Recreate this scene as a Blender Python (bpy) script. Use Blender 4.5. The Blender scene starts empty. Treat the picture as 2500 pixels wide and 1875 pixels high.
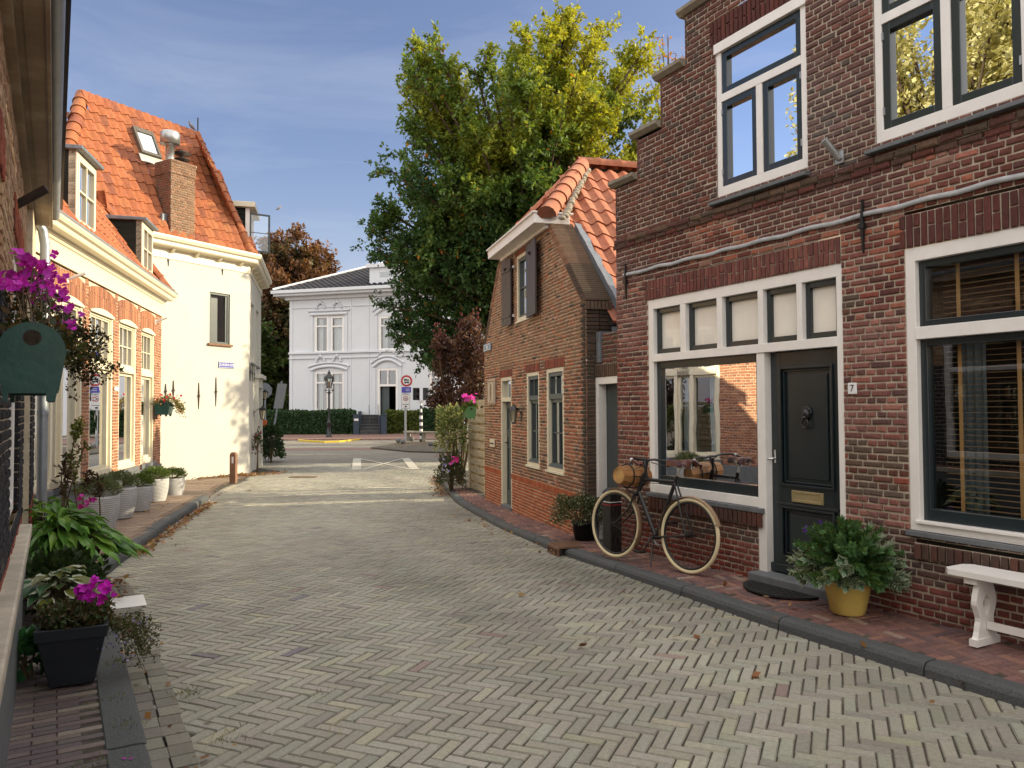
import bpy, math, random
from mathutils import Vector, Matrix, noise
R_=random.Random(7)
S=bpy.context.scene
COL=S.collection
# ------------------------------------------------------------------ camera model
FP=1880.0; PITCH=.0311; ROLL=.005; EYE=Vector((0,0,1.65))
_up=Vector((0,-math.sin(PITCH),math.cos(PITCH))); _fw=Vector((0,math.cos(PITCH),math.sin(PITCH))); _x=Vector((1,0,0))
_R=_x*math.cos(ROLL)-_up*math.sin(ROLL); _U=_up*math.cos(ROLL)+_x*math.sin(ROLL)
def ray(x,y): return _fw+_R*((x-1250)/FP)+_U*((937.5-y)/FP)
def gz(Y):
    t=min(max((Y-6.5)/7.5,0),1); return -.18*t*t*(3-2*t)
def gnd(x,y,dz=0.0):
    d=ray(x,y); z=dz; P=None
    for i in range(40):
        P=EYE+d*((z-EYE.z)/d.z); z=dz+gz(P.y)
    return P
def lerp(a,b,t): return a+(b-a)*t
# ------------------------------------------------------------------ mesh builder
class MB:
    def __init__(s): s.v=[]; s.f=[]; s.m=[]; s.c=[]; s.sm=[]
    def face(s,pts,m=0,c=(1,1,1),smooth=False):
        b=len(s.v); s.v.extend([tuple(p) for p in pts]); s.f.append(tuple(range(b,b+len(pts)))); s.m.append(m); s.c.append(c); s.sm.append(smooth)
    def grid(s,rows,m=0,c=(1,1,1),smooth=True,closed=False):
        b=len(s.v); n=len(rows[0])
        for r in rows: s.v.extend([tuple(p) for p in r])
        for i in range(len(rows)-1):
            for j in range(n if closed else n-1):
                k=(j+1)%n
                s.f.append((b+i*n+j,b+i*n+k,b+(i+1)*n+k,b+(i+1)*n+j)); s.m.append(m); s.c.append(c); s.sm.append(smooth)
    def hexa(s,p,m=0,c=(1,1,1)):   # p: 8 pts bottom ring 0-3, top ring 4-7
        b=len(s.v); s.v.extend([tuple(q) for q in p])
        for f in ((3,2,1,0),(4,5,6,7),(0,1,5,4),(1,2,6,5),(2,3,7,6),(3,0,4,7)):
            s.f.append(tuple(b+i for i in f)); s.m.append(m); s.c.append(c); s.sm.append(False)
    def fbox(s,F,s0,s1,z0,z1,d0,d1,m=0,c=(1,1,1)):
        P=F.P; s.hexa([P(s0,z0,d0),P(s1,z0,d0),P(s1,z0,d1),P(s0,z0,d1),P(s0,z1,d0),P(s1,z1,d0),P(s1,z1,d1),P(s0,z1,d1)],m,c)
    def obox(s,c0,ax,ay,az,m=0,c=(1,1,1)):
        c0=Vector(c0);ax=Vector(ax);ay=Vector(ay);az=Vector(az)
        s.hexa([c0+ax*i+ay*j+az*k for k in(-1,1) for i,j in((-1,-1),(1,-1),(1,1),(-1,1))],m,c)
    def box(s,x0,x1,y0,y1,z0,z1,m=0,c=(1,1,1)):
        s.hexa([(x0,y0,z0),(x1,y0,z0),(x1,y1,z0),(x0,y1,z0),(x0,y0,z1),(x1,y0,z1),(x1,y1,z1),(x0,y1,z1)],m,c)
    def tube(s,pts,rad,seg=8,m=0,c=(1,1,1),cap=True,squash=1):
        pts=[Vector(p) for p in pts]
        if not hasattr(rad,'__len__'): rad=[rad]*len(pts)
        rows=[]; pu=None
        for i,p in enumerate(pts):
            t=(pts[min(i+1,len(pts)-1)]-pts[max(i-1,0)])
            if t.length<1e-9: t=Vector((0,0,1))
            t.normalize()
            if pu is None:
                a=Vector((0,0,1)) if abs(t.z)<.9 else Vector((1,0,0)); u=t.cross(a).normalized()
            else: u=(pu-t*pu.dot(t)).normalized()
            pu=u; w=t.cross(u)
            rows.append([p+(u*math.cos(2*math.pi*k/seg)+w*math.sin(2*math.pi*k/seg)*squash)*rad[i] for k in range(seg)])
        s.grid(rows,m,c,True,True)
        if cap: s.face(rows[0][::-1],m,c); s.face(rows[-1],m,c)
    def lathe(s,prof,ctr,seg=20,m=0,c=(1,1,1),smooth=True,rot=0,sx=1,sy=1):
        ctr=Vector(ctr); rows=[[ctr+Vector((r*math.cos(rot+2*math.pi*k/seg)*sx,r*math.sin(rot+2*math.pi*k/seg)*sy,z)) for k in range(seg)] for r,z in prof]
        s.grid(rows,m,c,smooth,True)
    def sphere(s,c0,r,seg=12,m=0,c=(1,1,1),sc=(1,1,1)):
        c0=Vector(c0); rows=[]
        for i in range(seg//2+1):
            a=math.pi*i/(seg//2)-math.pi/2
            rows.append([c0+Vector((r*sc[0]*math.cos(a)*math.cos(2*math.pi*k/seg),r*sc[1]*math.cos(a)*math.sin(2*math.pi*k/seg),r*sc[2]*math.sin(a))) for k in range(seg)])
        s.grid(rows,m,c,True,True)
    def prism(s,poly,ax,m=0,c=(1,1,1)):   # poly list of Vector, extruded by ax
        ax=Vector(ax); n=len(poly); a=[Vector(p) for p in poly]; b=[p+ax for p in a]
        s.face(a[::-1],m,c); s.face(b,m,c)
        for i in range(n): s.face([a[i],a[(i+1)%n],b[(i+1)%n],b[i]],m,c)
    def leaf(s,p,d,n,L,W,c,m=0):
        p=Vector(p); d=Vector(d).normalized(); w=d.cross(Vector(n))
        if w.length<1e-4: w=d.cross(Vector((.3,.5,.8)))
        w.normalize(); q=p+d*L*.5
        b=len(s.v); s.v.extend([tuple(p),tuple(q+w*W*.5),tuple(p+d*L),tuple(q-w*W*.5)])
        s.f.append((b,b+1,b+2,b+3)); s.m.append(m); s.c.append(c); s.sm.append(False)
    def build(s,name,mats,parent=None,bevel=0,loc=None):
        me=bpy.data.meshes.new(name)
        off=Vector(WL[parent.name]) if parent else (Vector(loc) if loc is not None else Vector((0,0,0)))
        vs=[(v[0]-off.x,v[1]-off.y,v[2]-off.z) for v in s.v]
        me.from_pydata(vs,[],s.f)
        if not isinstance(mats,(list,tuple)): mats=[mats]
        for m in mats: me.materials.append(m)
        me.polygons.foreach_set('material_index',s.m); me.polygons.foreach_set('use_smooth',s.sm)
        if any(c!=(1,1,1) for c in s.c):
            a=me.attributes.new('Col','FLOAT_COLOR','FACE'); fl=[]
            for c in s.c: fl.extend((c[0],c[1],c[2],1))
            a.data.foreach_set('color',fl)
        me.update()
        o=bpy.data.objects.new(name,me); COL.objects.link(o)
        if parent: o.parent=parent; WL[o.name]=off
        else: o.location=off; WL[o.name]=off
        if bevel:
            md=o.modifiers.new('b','BEVEL'); md.width=bevel; md.segments=2; md.limit_method='ANGLE'; md.use_clamp_overlap=True
            bm_fix.append(me)
        return o
WL={}; bm_fix=[]
def thing(name,label,cat,loc,group=None):
    o=bpy.data.objects.new(name,None); COL.objects.link(o); o.location=loc; o.empty_display_size=.2
    o['label']=label; o['category']=cat
    if group: o['group']=group
    WL[o.name]=Vector(loc); return o
def tag(o,label,cat,group=None,kind=None):
    if label: o['label']=label
    if cat: o['category']=cat
    if group: o['group']=group
    if kind: o['kind']=kind
    return o
def struct(o): o['kind']='structure'; return o
def dup(root,loc,label=None,rotz=None,scale=None):
    r=root.copy(); COL.objects.link(r); r.location=loc
    if label: r['label']=label
    if rotz is not None: r.rotation_euler=(0,0,rotz)
    if scale: r.scale=(scale,)*3
    for ch in list(root.children):
        c=ch.copy(); COL.objects.link(c); c.parent=r
        for g in list(ch.children):
            d=g.copy(); COL.objects.link(d); d.parent=c
    return r
class Frame:
    def __init__(s,O,e,flip=False):
        s.O=Vector((O[0],O[1],0)); s.e=Vector((e[0],e[1],0)).normalized()
        s.n=Vector((s.e.y,-s.e.x,0))*(-1 if flip else 1)
    def P(s,a,z,d=0): 
        v=s.O+s.e*a+s.n*d; return Vector((v.x,v.y,z))
    def px(s,x,y,d=0):     # pixel -> (along,z) on the plane offset d
        O=s.O+s.n*d; r=ray(x,y); k=(Vector((O.x,O.y,0))-Vector((EYE.x,EYE.y,0))).dot(s.n)/Vector((r.x,r.y,0)).dot(s.n)
        P=EYE+r*k; return ((Vector((P.x,P.y,0))-O).dot(s.e),P.z)
# ------------------------------------------------------------------ materials
def nmat(name):
    m=bpy.data.materials.new(name); m.use_nodes=True; nt=m.node_tree; nt.nodes.clear()
    out=nt.nodes.new('ShaderNodeOutputMaterial'); return m,nt,out
def mat(name,col,rough=.6,var=.15,scale=6,bump=.1,bscale=40,metal=0,spec=.4,attr=False,dirt=None,coat=0,stretch=None):
    m,nt,out=nmat(name); N=nt.nodes.new; L=nt.links.new
    b=N('ShaderNodeBsdfPrincipled'); L(b.outputs[0],out.inputs[0])
    b.inputs['Roughness'].default_value=rough; b.inputs['Metallic'].default_value=metal
    b.inputs['Specular IOR Level'].default_value=spec; b.inputs['Coat Weight'].default_value=coat
    b.inputs['Coat Roughness'].default_value=.08
    tc=N('ShaderNodeTexCoord'); mp=N('ShaderNodeMapping'); L(tc.outputs['Object'],mp.inputs[0])
    if stretch: mp.inputs['Scale'].default_value=stretch
    n=N('ShaderNodeTexNoise'); n.inputs['Scale'].default_value=scale; n.inputs['Detail'].default_value=7; n.inputs['Roughness'].default_value=.65
    L(mp.outputs[0],n.inputs[0])
    mr=N('ShaderNodeMapRange'); mr.inputs[1].default_value=.28; mr.inputs[2].default_value=.72; mr.inputs[3].default_value=1-var; mr.inputs[4].default_value=1+var
    L(n.outputs[0],mr.inputs[0])
    mx=N('ShaderNodeMix'); mx.data_type='RGBA'; mx.blend_type='MULTIPLY'; mx.inputs[0].default_value=1
    if attr:
        a=N('ShaderNodeAttribute'); a.attribute_name='Col'; L(a.outputs['Color'],mx.inputs[6])
    else: mx.inputs[6].default_value=(*col,1)
    L(mr.outputs[0],mx.inputs[7]); last=mx.outputs[2]
    if dirt:
        n2=N('ShaderNodeTexNoise'); n2.inputs['Scale'].default_value=dirt[1]; n2.inputs['Detail'].default_value=9; n2.inputs['Roughness'].default_value=.7; L(mp.outputs[0],n2.inputs[0])
        r2=N('ShaderNodeMapRange'); r2.inputs[1].default_value=dirt[2]; r2.inputs[2].default_value=dirt[2]+.14; L(n2.outputs[0],r2.inputs[0])
        m2=N('ShaderNodeMix'); m2.data_type='RGBA'; L(r2.outputs[0],m2.inputs[0]); L(last,m2.inputs[6]); m2.inputs[7].default_value=(*dirt[0],1); last=m2.outputs[2]
    L(last,b.inputs['Base Color'])
    if bump:
        n3=N('ShaderNodeTexNoise'); n3.inputs['Scale'].default_value=bscale; n3.inputs['Detail'].default_value=6; L(mp.outputs[0],n3.inputs[0])
        bp=N('ShaderNodeBump'); bp.inputs['Strength'].default_value=bump; bp.inputs['Distance'].default_value=.01; L(n3.outputs[0],bp.inputs['Height']); L(bp.outputs[0],b.inputs['Normal'])
    return m
def leafmat(name,rough=.5,trans=.35):
    m,nt,out=nmat(name); N=nt.nodes.new; L=nt.links.new
    a=N('ShaderNodeAttribute'); a.attribute_name='Col'
    b=N('ShaderNodeBsdfPrincipled'); b.inputs['Roughness'].default_value=rough; b.inputs['Specular IOR Level'].default_value=.3; L(a.outputs[0],b.inputs['Base Color'])
    t=N('ShaderNodeBsdfTranslucent'); g=N('ShaderNodeMix'); g.data_type='RGBA'; g.blend_type='MULTIPLY'; g.inputs[0].default_value=1; L(a.outputs[0],g.inputs[6]); g.inputs[7].default_value=(1.35,1.25,.6,1); L(g.outputs[2],t.inputs[0])
    x=N('ShaderNodeMixShader'); x.inputs[0].default_value=trans; L(b.outputs[0],x.inputs[1]); L(t.outputs[0],x.inputs[2]); L(x.outputs[0],out.inputs[0]); return m
def glassmat(name,ior=1.6,add=.06,tint=(.9,.95,.95)):
    m,nt,out=nmat(name); N=nt.nodes.new; L=nt.links.new
    t=N('ShaderNodeBsdfTransparent'); t.inputs[0].default_value=(*tint,1)
    g=N('ShaderNodeBsdfGlossy'); g.inputs['Roughness'].default_value=.004; g.inputs[0].default_value=(.95,.97,1,1)
    tc=N('ShaderNodeTexCoord'); no=N('ShaderNodeTexNoise'); no.inputs['Scale'].default_value=1.6; L(tc.outputs['Object'],no.inputs[0])
    bp=N('ShaderNodeBump'); bp.inputs['Strength'].default_value=.05; bp.inputs['Distance'].default_value=.02; L(no.outputs[0],bp.inputs['Height']); L(bp.outputs[0],g.inputs['Normal'])
    f=N('ShaderNodeFresnel'); f.inputs[0].default_value=ior; ad=N('ShaderNodeMath'); ad.operation='ADD'; ad.use_clamp=True; ad.inputs[1].default_value=add; L(f.outputs[0],ad.inputs[0])
    x=N('ShaderNodeMixShader'); L(ad.outputs[0],x.inputs[0]); L(t.outputs[0],x.inputs[1]); L(g.outputs[0],x.inputs[2]); L(x.outputs[0],out.inputs[0]); return m
M={}
M['brick']=mat('brick',(1,1,1),.85,.28,38,.6,110,attr=True,spec=.25,dirt=((.07,.058,.048),1.7,.60),stretch=(1,1,.55))
M['brick_clean']=mat('brick_clean',(1,1,1),.85,.22,45,.5,120,attr=True,spec=.25)
M['stone_set']=mat('paving_brick',(1,1,1),.6,.22,55,.35,160,attr=True,spec=.4,dirt=((.055,.047,.036),1.1,.63))
M['mortar']=mat('mortar',(.46,.39,.31),.9,.25,14,.4,90)
M['mortar_dark']=mat('mortar_dark',(.30,.26,.21),.9,.25,14,.4,90)
M['mortar_pale']=mat('mortar_pale',(.56,.47,.35),.9,.2,14,.4,90)
M['sand']=mat('joint_sand',(.055,.048,.038),.95,.3,25,.3,90,dirt=((.20,.18,.145),.7,.56))
M['white']=mat('white_paint',(.80,.77,.74),.4,.06,5,.12,30,spec=.5,dirt=((.60,.55,.47),6,.68))
M['cream']=mat('cream_paint',(.68,.62,.47),.4,.05,5,.06,30,dirt=((.6,.5,.33),5,.72))
M['stucco']=mat('white_stucco',(.52,.51,.455),.8,.05,2.2,.25,25,dirt=((.62,.57,.48),1.7,.70))
M['villa']=mat('villa_stucco',(.64,.66,.69),.75,.035,1.3,.1,8)
M['dark']=mat('dark_green_paint',(.013,.022,.026),.28,.1,6,.05,30,spec=.55,coat=.25)
M['slate_door']=mat('grey_green_paint',(.05,.065,.068),.35,.15,6,.08,30)
M['green']=mat('green_paint',(.008,.056,.046),.35,.25,9,.12,30,dirt=((.02,.05,.04),5,.68))
M['greenlite']=mat('mid_green_paint',(.06,.16,.06),.45,.1,9,.05,30)
M['dormer']=mat('dormer_green_paint',(.03,.06,.045),.5,.15,6,.05,30)
M['tile']=mat('roof_tile',(1,1,1),.7,.3,12,.3,60,attr=True,spec=.35,dirt=((.16,.06,.03),3,.66))
M['tileB']=mat('dark_roof_tile',(.035,.035,.04),.35,.3,3,.2,60,spec=.6)
M['lead']=mat('lead',(.16,.18,.21),.55,.3,8,.25,30,metal=.3)
M['bluestone']=mat('blue_stone',(.13,.14,.15),.7,.2,9,.2,60)
M['kerb']=mat('basalt_kerb',(.075,.08,.083),.8,.5,90,.7,150,dirt=((.16,.15,.13),5,.62))
M['concrete']=mat('pale_kerb',(.28,.25,.2),.85,.2,9,.3,60)
M['black']=mat('black_metal',(.012,.012,.013),.35,.1,8,.03,30,spec=.5)
M['iron']=mat('rusty_iron',(.035,.022,.018),.7,.3,20,.3,60)
M['steel']=mat('galvanised_steel',(.42,.43,.44),.4,.15,15,.08,40,metal=.85)
M['zinc']=mat('zinc_pipe',(.30,.33,.37),.45,.15,8,.08,30,metal=.5)
M['chrome']=mat('chrome',(.7,.7,.7),.15,.03,5,0,metal=1)
M['brass']=mat('aged_brass',(.50,.42,.24),.35,.12,12,.08,30,metal=.7)
M['wood']=mat('oiled_wood',(.36,.17,.06),.5,.3,5,.15,30,stretch=(1,8,1))
M['fender']=mat('wood_fender',(.30,.19,.12),.45,.2,6,.08,30)
M['fence']=mat('weathered_wood',(.42,.36,.26),.85,.25,4,.3,30,stretch=(1,1,9))
M['post']=mat('brown_post_wood',(.20,.11,.07),.8,.3,8,.3,40)
M['soffit']=mat('old_brown_paint',(.30,.225,.15),.6,.35,2.5,.2,20,dirt=((.42,.36,.27),2.5,.56))
M['leather']=mat('brown_leather',(.075,.02,.012),.35,.15,10,.05,40)
M['tyre']=mat('cream_tyre',(.62,.52,.33),.7,.12,6,.1,40)
M['rubber']=mat('black_rubber',(.015,.015,.016),.85,.1,20,.4,90)
M['yellow_pot']=mat('yellow_glaze',(.62,.45,.12),.35,.15,5,.05,30,coat=.2)
M['grey_pot']=mat('ribbed_grey_pot',(.40,.40,.40),.8,.15,8,.3,40,dirt=((.28,.27,.25),5,.64))
M['black_pot']=mat('black_plastic_pot',(.014,.017,.022),.35,.15,7,.1,30)
M['leaf']=leafmat('leaf'); M['leaf_gloss']=leafmat('glossy_leaf',.32,.25)
M['bark']=mat('bark',(.09,.065,.045),.9,.35,6,.6,25)
M['stem']=mat('stem',(.10,.07,.035),.8,.3,12,.2,50)
M['soil']=mat('soil',(.03,.022,.016),.95,.4,30,.6,60)
M['glass']=glassmat('window_glass',1.6,.07); M['glass_low']=glassmat('toplight_glass',1.2,.0,(1,1,1)); M['glass_hi']=glassmat('window_glass_upper',2.0,.32); M['glass_far']=glassmat('far_window_glass',1.6,.12)
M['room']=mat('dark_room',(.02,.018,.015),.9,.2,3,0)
M['blind']=mat('wood_blind',(.26,.15,.07),.5,.2,8,0)
M['tape']=mat('blind_tape',(.38,.20,.07),.7,.1,8,0)
M['curtain']=mat('pale_curtain',(.42,.50,.52),.9,.12,3,0)
M['blindcloth']=mat('cream_blind',(.88,.83,.74),.9,.05,3,0); M['voile']=mat('white_voile',(.72,.71,.69),.9,.06,3,0)
M['blue_sign']=mat('blue_enamel',(.03,.05,.30),.3,.05,5,0); M['signwhite']=mat('sign_white',(.75,.75,.75),.4,.03,5,0); M['red']=mat('sign_red',(.45,.02,.03),.4,.05,5,0)
M['purple_sign']=mat('sign_violet_blue',(.09,.09,.42),.4,.05,5,0)
M['yellow']=mat('yellow_paint',(.60,.42,.04),.6,.1,6,.1,30)
M['roadpaint']=mat('road_paint',(.50,.47,.40),.8,.25,12,.15,50)
M['bluegrey']=mat('blue_grey_paint',(.035,.05,.075),.6,.12,6,.05,30)
M['ground']=mat('ground_soil',(.10,.085,.06),.95,.3,2,.3,20)
M['pink']=mat('pinkish_paving',(.22,.13,.10),.85,.2,3,.2,50)
M['shutter']=mat('shutter_paint',(.045,.035,.035),.45,.3,5,.15,30,stretch=(1,1,.3))
M['lampglass']=mat('lamp_glass',(.55,.50,.38),.15,.1,5,0)
M['amber']=mat('amber_glass',(.45,.16,.03),.15,.1,5,0)
M['grate']=mat('cast_iron_grate',(.14,.075,.045),.7,.3,20,.3,60)
M['feather']=mat('feather',(.25,.23,.24),.8,.2,20,0)
M['art']=mat('pale_stone',(.50,.43,.33),.8,.12,8,.15,30)

def jc(c,v=.09,h=.03):
    k=1+R_.uniform(-v,v); return tuple(max(.003,x*k*(1+R_.uniform(-h,h))) for x in c)
def pick(pal):
    t=R_.random()*sum(w for _,w in pal)
    for c,w in pal:
        t-=w
        if t<=0: return jc(c)
    return jc(pal[-1][0])
# ------------------------------------------------------------------ brickwork
def brick(mb,F,s0,s1,z0,z1,d,c,m=0,rad=.008,jit=.003,prot=.006,endL=0,endR=0,back=None):
    j=lambda a=jit:R_.uniform(-a,a)
    P=F.P; b=d-.006 if back is None else back
    t=d+prot+j(.003)
    o=[(s0+j(),z0+j()),(s1+j(),z0+j()),(s1+j(),z1+j()),(s0+j(),z1+j())]
    i_=[(o[0][0]+rad,o[0][1]+rad),(o[1][0]-rad,o[1][1]+rad),(o[2][0]-rad,o[2][1]-rad),(o[3][0]+rad,o[3][1]-rad)]
    O_=[P(a,z,b) for a,z in o]; Mi=[P(a,z,t-rad*.6) for a,z in o]; I=[P(a,z,t+j(.0015)) for a,z in i_]
    k=len(mb.v); mb.v.extend([tuple(p) for p in O_+Mi+I])
    fs=[(k+8,k+9,k+10,k+11)]
    for q in range(4):
        r=(q+1)%4; fs.append((k+4+q,k+4+r,k+8+r,k+8+q)); fs.append((k+q,k+r,k+4+r,k+4+q))
    for f in fs: mb.f.append(f); mb.m.append(m); mb.c.append(c); mb.sm.append(False)
    for on,si in((endL,s0),(endR,s1)):
        if on: mb.face([P(si,z0,b),P(si,z1,b),P(si,z1,b-.13),P(si,z0,b-.13)],m,c)
def sub_int(iv,cut):
    out=[]
    for a,b in iv:
        if cut[1]<=a or cut[0]>=b: out.append((a,b)); continue
        if cut[0]-a>.015: out.append((a,cut[0]))
        if b-cut[1]>.015: out.append((cut[1],b))
    return out
def brickwall(mb,F,span,z0,z1,ch,L,opens,colf,d=0,bi=0,mi=1,joint=.0145,bond='cross',jit=.003,prot=.006,rad=.008):
    n=int(math.ceil((z1-z0)/ch))
    for k in range(n):
        za=z0+k*ch; zb=min(za+ch,z1); zm=(za+zb)/2
        sp=span(zm)
        if sp is None or zb-za<.012: continue
        iv=[sp]
        for (a,b,c,e) in opens:
            if c<zm<e: iv=sub_int(iv,(a,b))
        for a,b in iv:
            mb.face([F.P(a,za,d-.006),F.P(b,za,d-.006),F.P(b,zb,d-.006),F.P(a,zb,d-.006)],mi)
            header=(k%2==1) if bond=='cross' else False
            off=(k%4)*L*.25 if not header else L*.25
            x=math.floor((a-off)/L)*L+off-L
            while x<b:
                w=L
                if bond=='cross' and header: w=L*.5
                elif bond=='cross' and R_.random()<.06: w=L*.5
                elif bond!='cross' : w=L
                p,q=max(x,a),min(x+w,b)
                if q-p>.03:
                    brick(mb,F,p+joint*.5,q-joint*.5,za+joint*.5,zb-joint*.5,d,colf((p+q)/2,zm),bi,rad,jit,prot,endL=(p==a),endR=(q==b))
                x+=w
def soldier(mb,F,s0,s1,z0,z1,w,colf,d=.004,bi=0,mi=1,joint=.0125,split=True,tilt=0,arch=0,prot=.008,jit=.0025):
    mb.face([F.P(s0,z0,d-.007),F.P(s1,z0,d-.007),F.P(s1,z1,d-.007),F.P(s0,z1,d-.007)],mi)
    n=max(1,round((s1-s0)/w)); w=(s1-s0)/n
    for i in range(n):
        a=s0+i*w; b=a+w; u=((a+b)/2-(s0+s1)/2)/((s1-s0)/2); dz=-arch*u*u
        c=colf((a+b)/2,z0)
        if split and i%2==1:
            zm=(z0+z1)/2+R_.uniform(-.02,.02)
            brick(mb,F,a+joint/2,b-joint/2,z0+dz+joint/2,zm-joint/2,d,c,bi,.006,jit,prot); brick(mb,F,a+joint/2,b-joint/2,zm+joint/2,z1+dz-joint/2,d,colf((a+b)/2,z1),bi,.006,jit,prot)
        else: brick(mb,F,a+joint/2,b-joint/2,z0+dz+joint/2,z1+dz-joint/2,d,c,bi,.006,jit,prot)
def shell(mb,F,s0,s1,z0,z1,d0,d1,m=0):   # side and back walls of a house
    P=F.P
    for q in (((s0,d0),(s0,d1)),((s0,d1),(s1,d1)),((s1,d1),(s1,d0))):
        (a,b),(c,e)=q; mb.face([P(a,z0,b),P(c,z0,e),P(c,z1,e),P(a,z1,b)],m)
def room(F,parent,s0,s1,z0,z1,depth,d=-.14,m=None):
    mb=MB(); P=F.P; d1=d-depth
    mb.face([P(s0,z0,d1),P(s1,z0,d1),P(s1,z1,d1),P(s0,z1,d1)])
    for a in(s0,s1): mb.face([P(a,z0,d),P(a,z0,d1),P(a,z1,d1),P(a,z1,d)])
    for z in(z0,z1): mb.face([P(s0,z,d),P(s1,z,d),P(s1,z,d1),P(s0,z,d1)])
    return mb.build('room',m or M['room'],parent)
def ringframe(mb,F,s0,s1,z0,z1,w,d0,d1,m=0,wb=None,wt=None):
    wb=w if wb is None else wb; wt=w if wt is None else wt
    mb.fbox(F,s0,s0+w,z0,z1,d0,d1,m); mb.fbox(F,s1-w,s1,z0,z1,d0,d1,m)
    mb.fbox(F,s0+w,s1-w,z0,z0+wb,d0,d1,m); mb.fbox(F,s0+w,s1-w,z1-wt,z1,d0,d1,m)
def pane(F,parent,s0,s1,z0,z1,d,m,name='pane'):
    mb=MB(); mb.face([F.P(s0,z0,d),F.P(s1,z0,d),F.P(s1,z1,d),F.P(s0,z1,d)]); return mb.build(name,m,parent)
def casement(F,parent,s0,s1,z0,z1,w,d0,d1,m,glass,gd=None,bars=(0,0),bw=.02,name='casement',wb=None,wt=None):
    mb=MB(); ringframe(mb,F,s0,s1,z0,z1,w,d0,d1,wb=wb,wt=wt)
    a,b,c,e=s0+w,s1-w,z0+(wb or w),z1-(wt or w)
    for i in range(bars[0]):
        x=a+(b-a)*(i+1)/(bars[0]+1); mb.fbox(F,x-bw/2,x+bw/2,c,e,d0+.004,d1-.006)
    for i in range(bars[1]):
        z=c+(e-c)*(i+1)/(bars[1]+1); mb.fbox(F,a,b,z-bw/2,z+bw/2,d0+.008,d1-.009)
    o=mb.build(name,m,parent,.004)
    g=pane(F,o,a,b,c,e,(d0+d1)/2-.006 if gd is None else gd,glass); return o
def curtain(F,parent,s0,s1,z0,z1,d,m,amp=.025,per=.09,name='curtain'):
    mb=MB(); n=max(8,int((s1-s0)/per*8)); top=[];bot=[]
    for i in range(n+1):
        s=s0+(s1-s0)*i/n; a=amp*math.sin((s-s0)/per*2*math.pi+math.sin(s*7)); top.append(F.P(s,z1,d+a*.6)); bot.append(F.P(s,z0,d+a*1.2))
    mb.grid([bot,top]); return mb.build(name,m,parent)
def text(body,F,s,z,d,size,m,parent,name='lettering',rev=False,ext=.001,sx=1):
    cu=bpy.data.curves.new('t','FONT'); cu.body=body; cu.size=size; cu.align_x='CENTER'; cu.align_y='CENTER'; cu.extrude=ext
    to=bpy.data.objects.new('t',cu); COL.objects.link(to)
    dg=bpy.context.evaluated_depsgraph_get(); me=bpy.data.meshes.new_from_object(to.evaluated_get(dg)); bpy.data.objects.remove(to)
    e=F.e*(-1 if rev else 1)*sx; off=Vector(WL[parent.name])
    for v in me.vertices:
        p=F.P(s,z,d)+e*v.co.x+Vector((0,0,1))*v.co.y+F.n*v.co.z; v.co=p-off
    me.name=name; me.materials.clear(); me.materials.append(m)
    o=bpy.data.objects.new(name,me); COL.objects.link(o); o.parent=parent; WL[o.name]=off; return o
# ------------------------------------------------------------------ roof tiles
def tiles(mb,O,a,b,n,inside,amax,bmax,colf,tw=.23,tl=.32,amp=.028,step=.022,amin=0,m=0,seg=6):
    O=Vector(O);a=Vector(a).normalized();b=Vector(b).normalized();n=Vector(n).normalized()
    for r in range(int(bmax/tl)+1):
        for q in range(int(math.floor(amin/tw)),int(amax/tw)+1):
            x0=q*tw;y0=r*tl
            if not inside(x0+tw/2,y0+tl/2): continue
            c=colf(x0,y0); jz=R_.uniform(-.004,.004); jy=R_.uniform(-.01,.01)
            lo=[];hi=[];un=[]
            for i in range(seg+1):
                t=i/seg; h=amp*(math.cos(2*math.pi*(t-.15))+.35*math.cos(4*math.pi*t))
                bow=.012*math.sin(math.pi*t)
                lo.append(O+a*(x0+t*tw)+b*(y0-.02+jy-bow)+n*(h+step+jz)); hi.append(O+a*(x0+t*tw)+b*(y0+tl)+n*(h+jz)); un.append(O+a*(x0+t*tw)+b*(y0-.02+jy-bow)+n*(h-.015))
            mb.grid([lo,hi],m,c,True); mb.grid([un,lo],m,tuple(k*.8 for k in c),False)
def ridgetiles(mb,A,B,r,colf,ln=.36,m=0):
    A=Vector(A);B=Vector(B);L=(B-A).length;n=max(1,int(L/ln));t=(B-A).normalized(); w=t.cross(Vector((0,0,1))).normalized(); u=w.cross(t)
    for i in range(n):
        c=colf(0,0); rows=[]
        for k,(f,rr) in enumerate(((-.03,r*1.12),(.06,r*1.12),(.07,r),(1,r*.96))):
            p=A+t*((i+f)*L/n); rows.append([p+w*math.cos(th)*rr+u*math.sin(th)*rr for th in [math.pi*(j/8)*1.12-.19 for j in range(9)]])
        mb.grid(rows,m,c,True); mb.face(rows[0],m,tuple(x*.6 for x in c))
def orange(s=0,z=0): return pick([((.30,.095,.036),6),((.26,.08,.032),3),((.22,.07,.035),1.3),((.33,.115,.045),2)])
def newtile(s=0,z=0): return pick([((.36,.125,.065),5),((.33,.115,.06),3),((.38,.14,.075),1)])
# ------------------------------------------------------------------ polygon helper
def inpoly(x,y,poly):
    r=False; n=len(poly); j=n-1
    for i in range(n):
        xi,yi=poly[i]; xj,yj=poly[j]
        if (yi>y)!=(yj>y) and x<(xj-xi)*(y-yi)/(yj-yi)+xi: r=not r
        j=i
    return r
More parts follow.
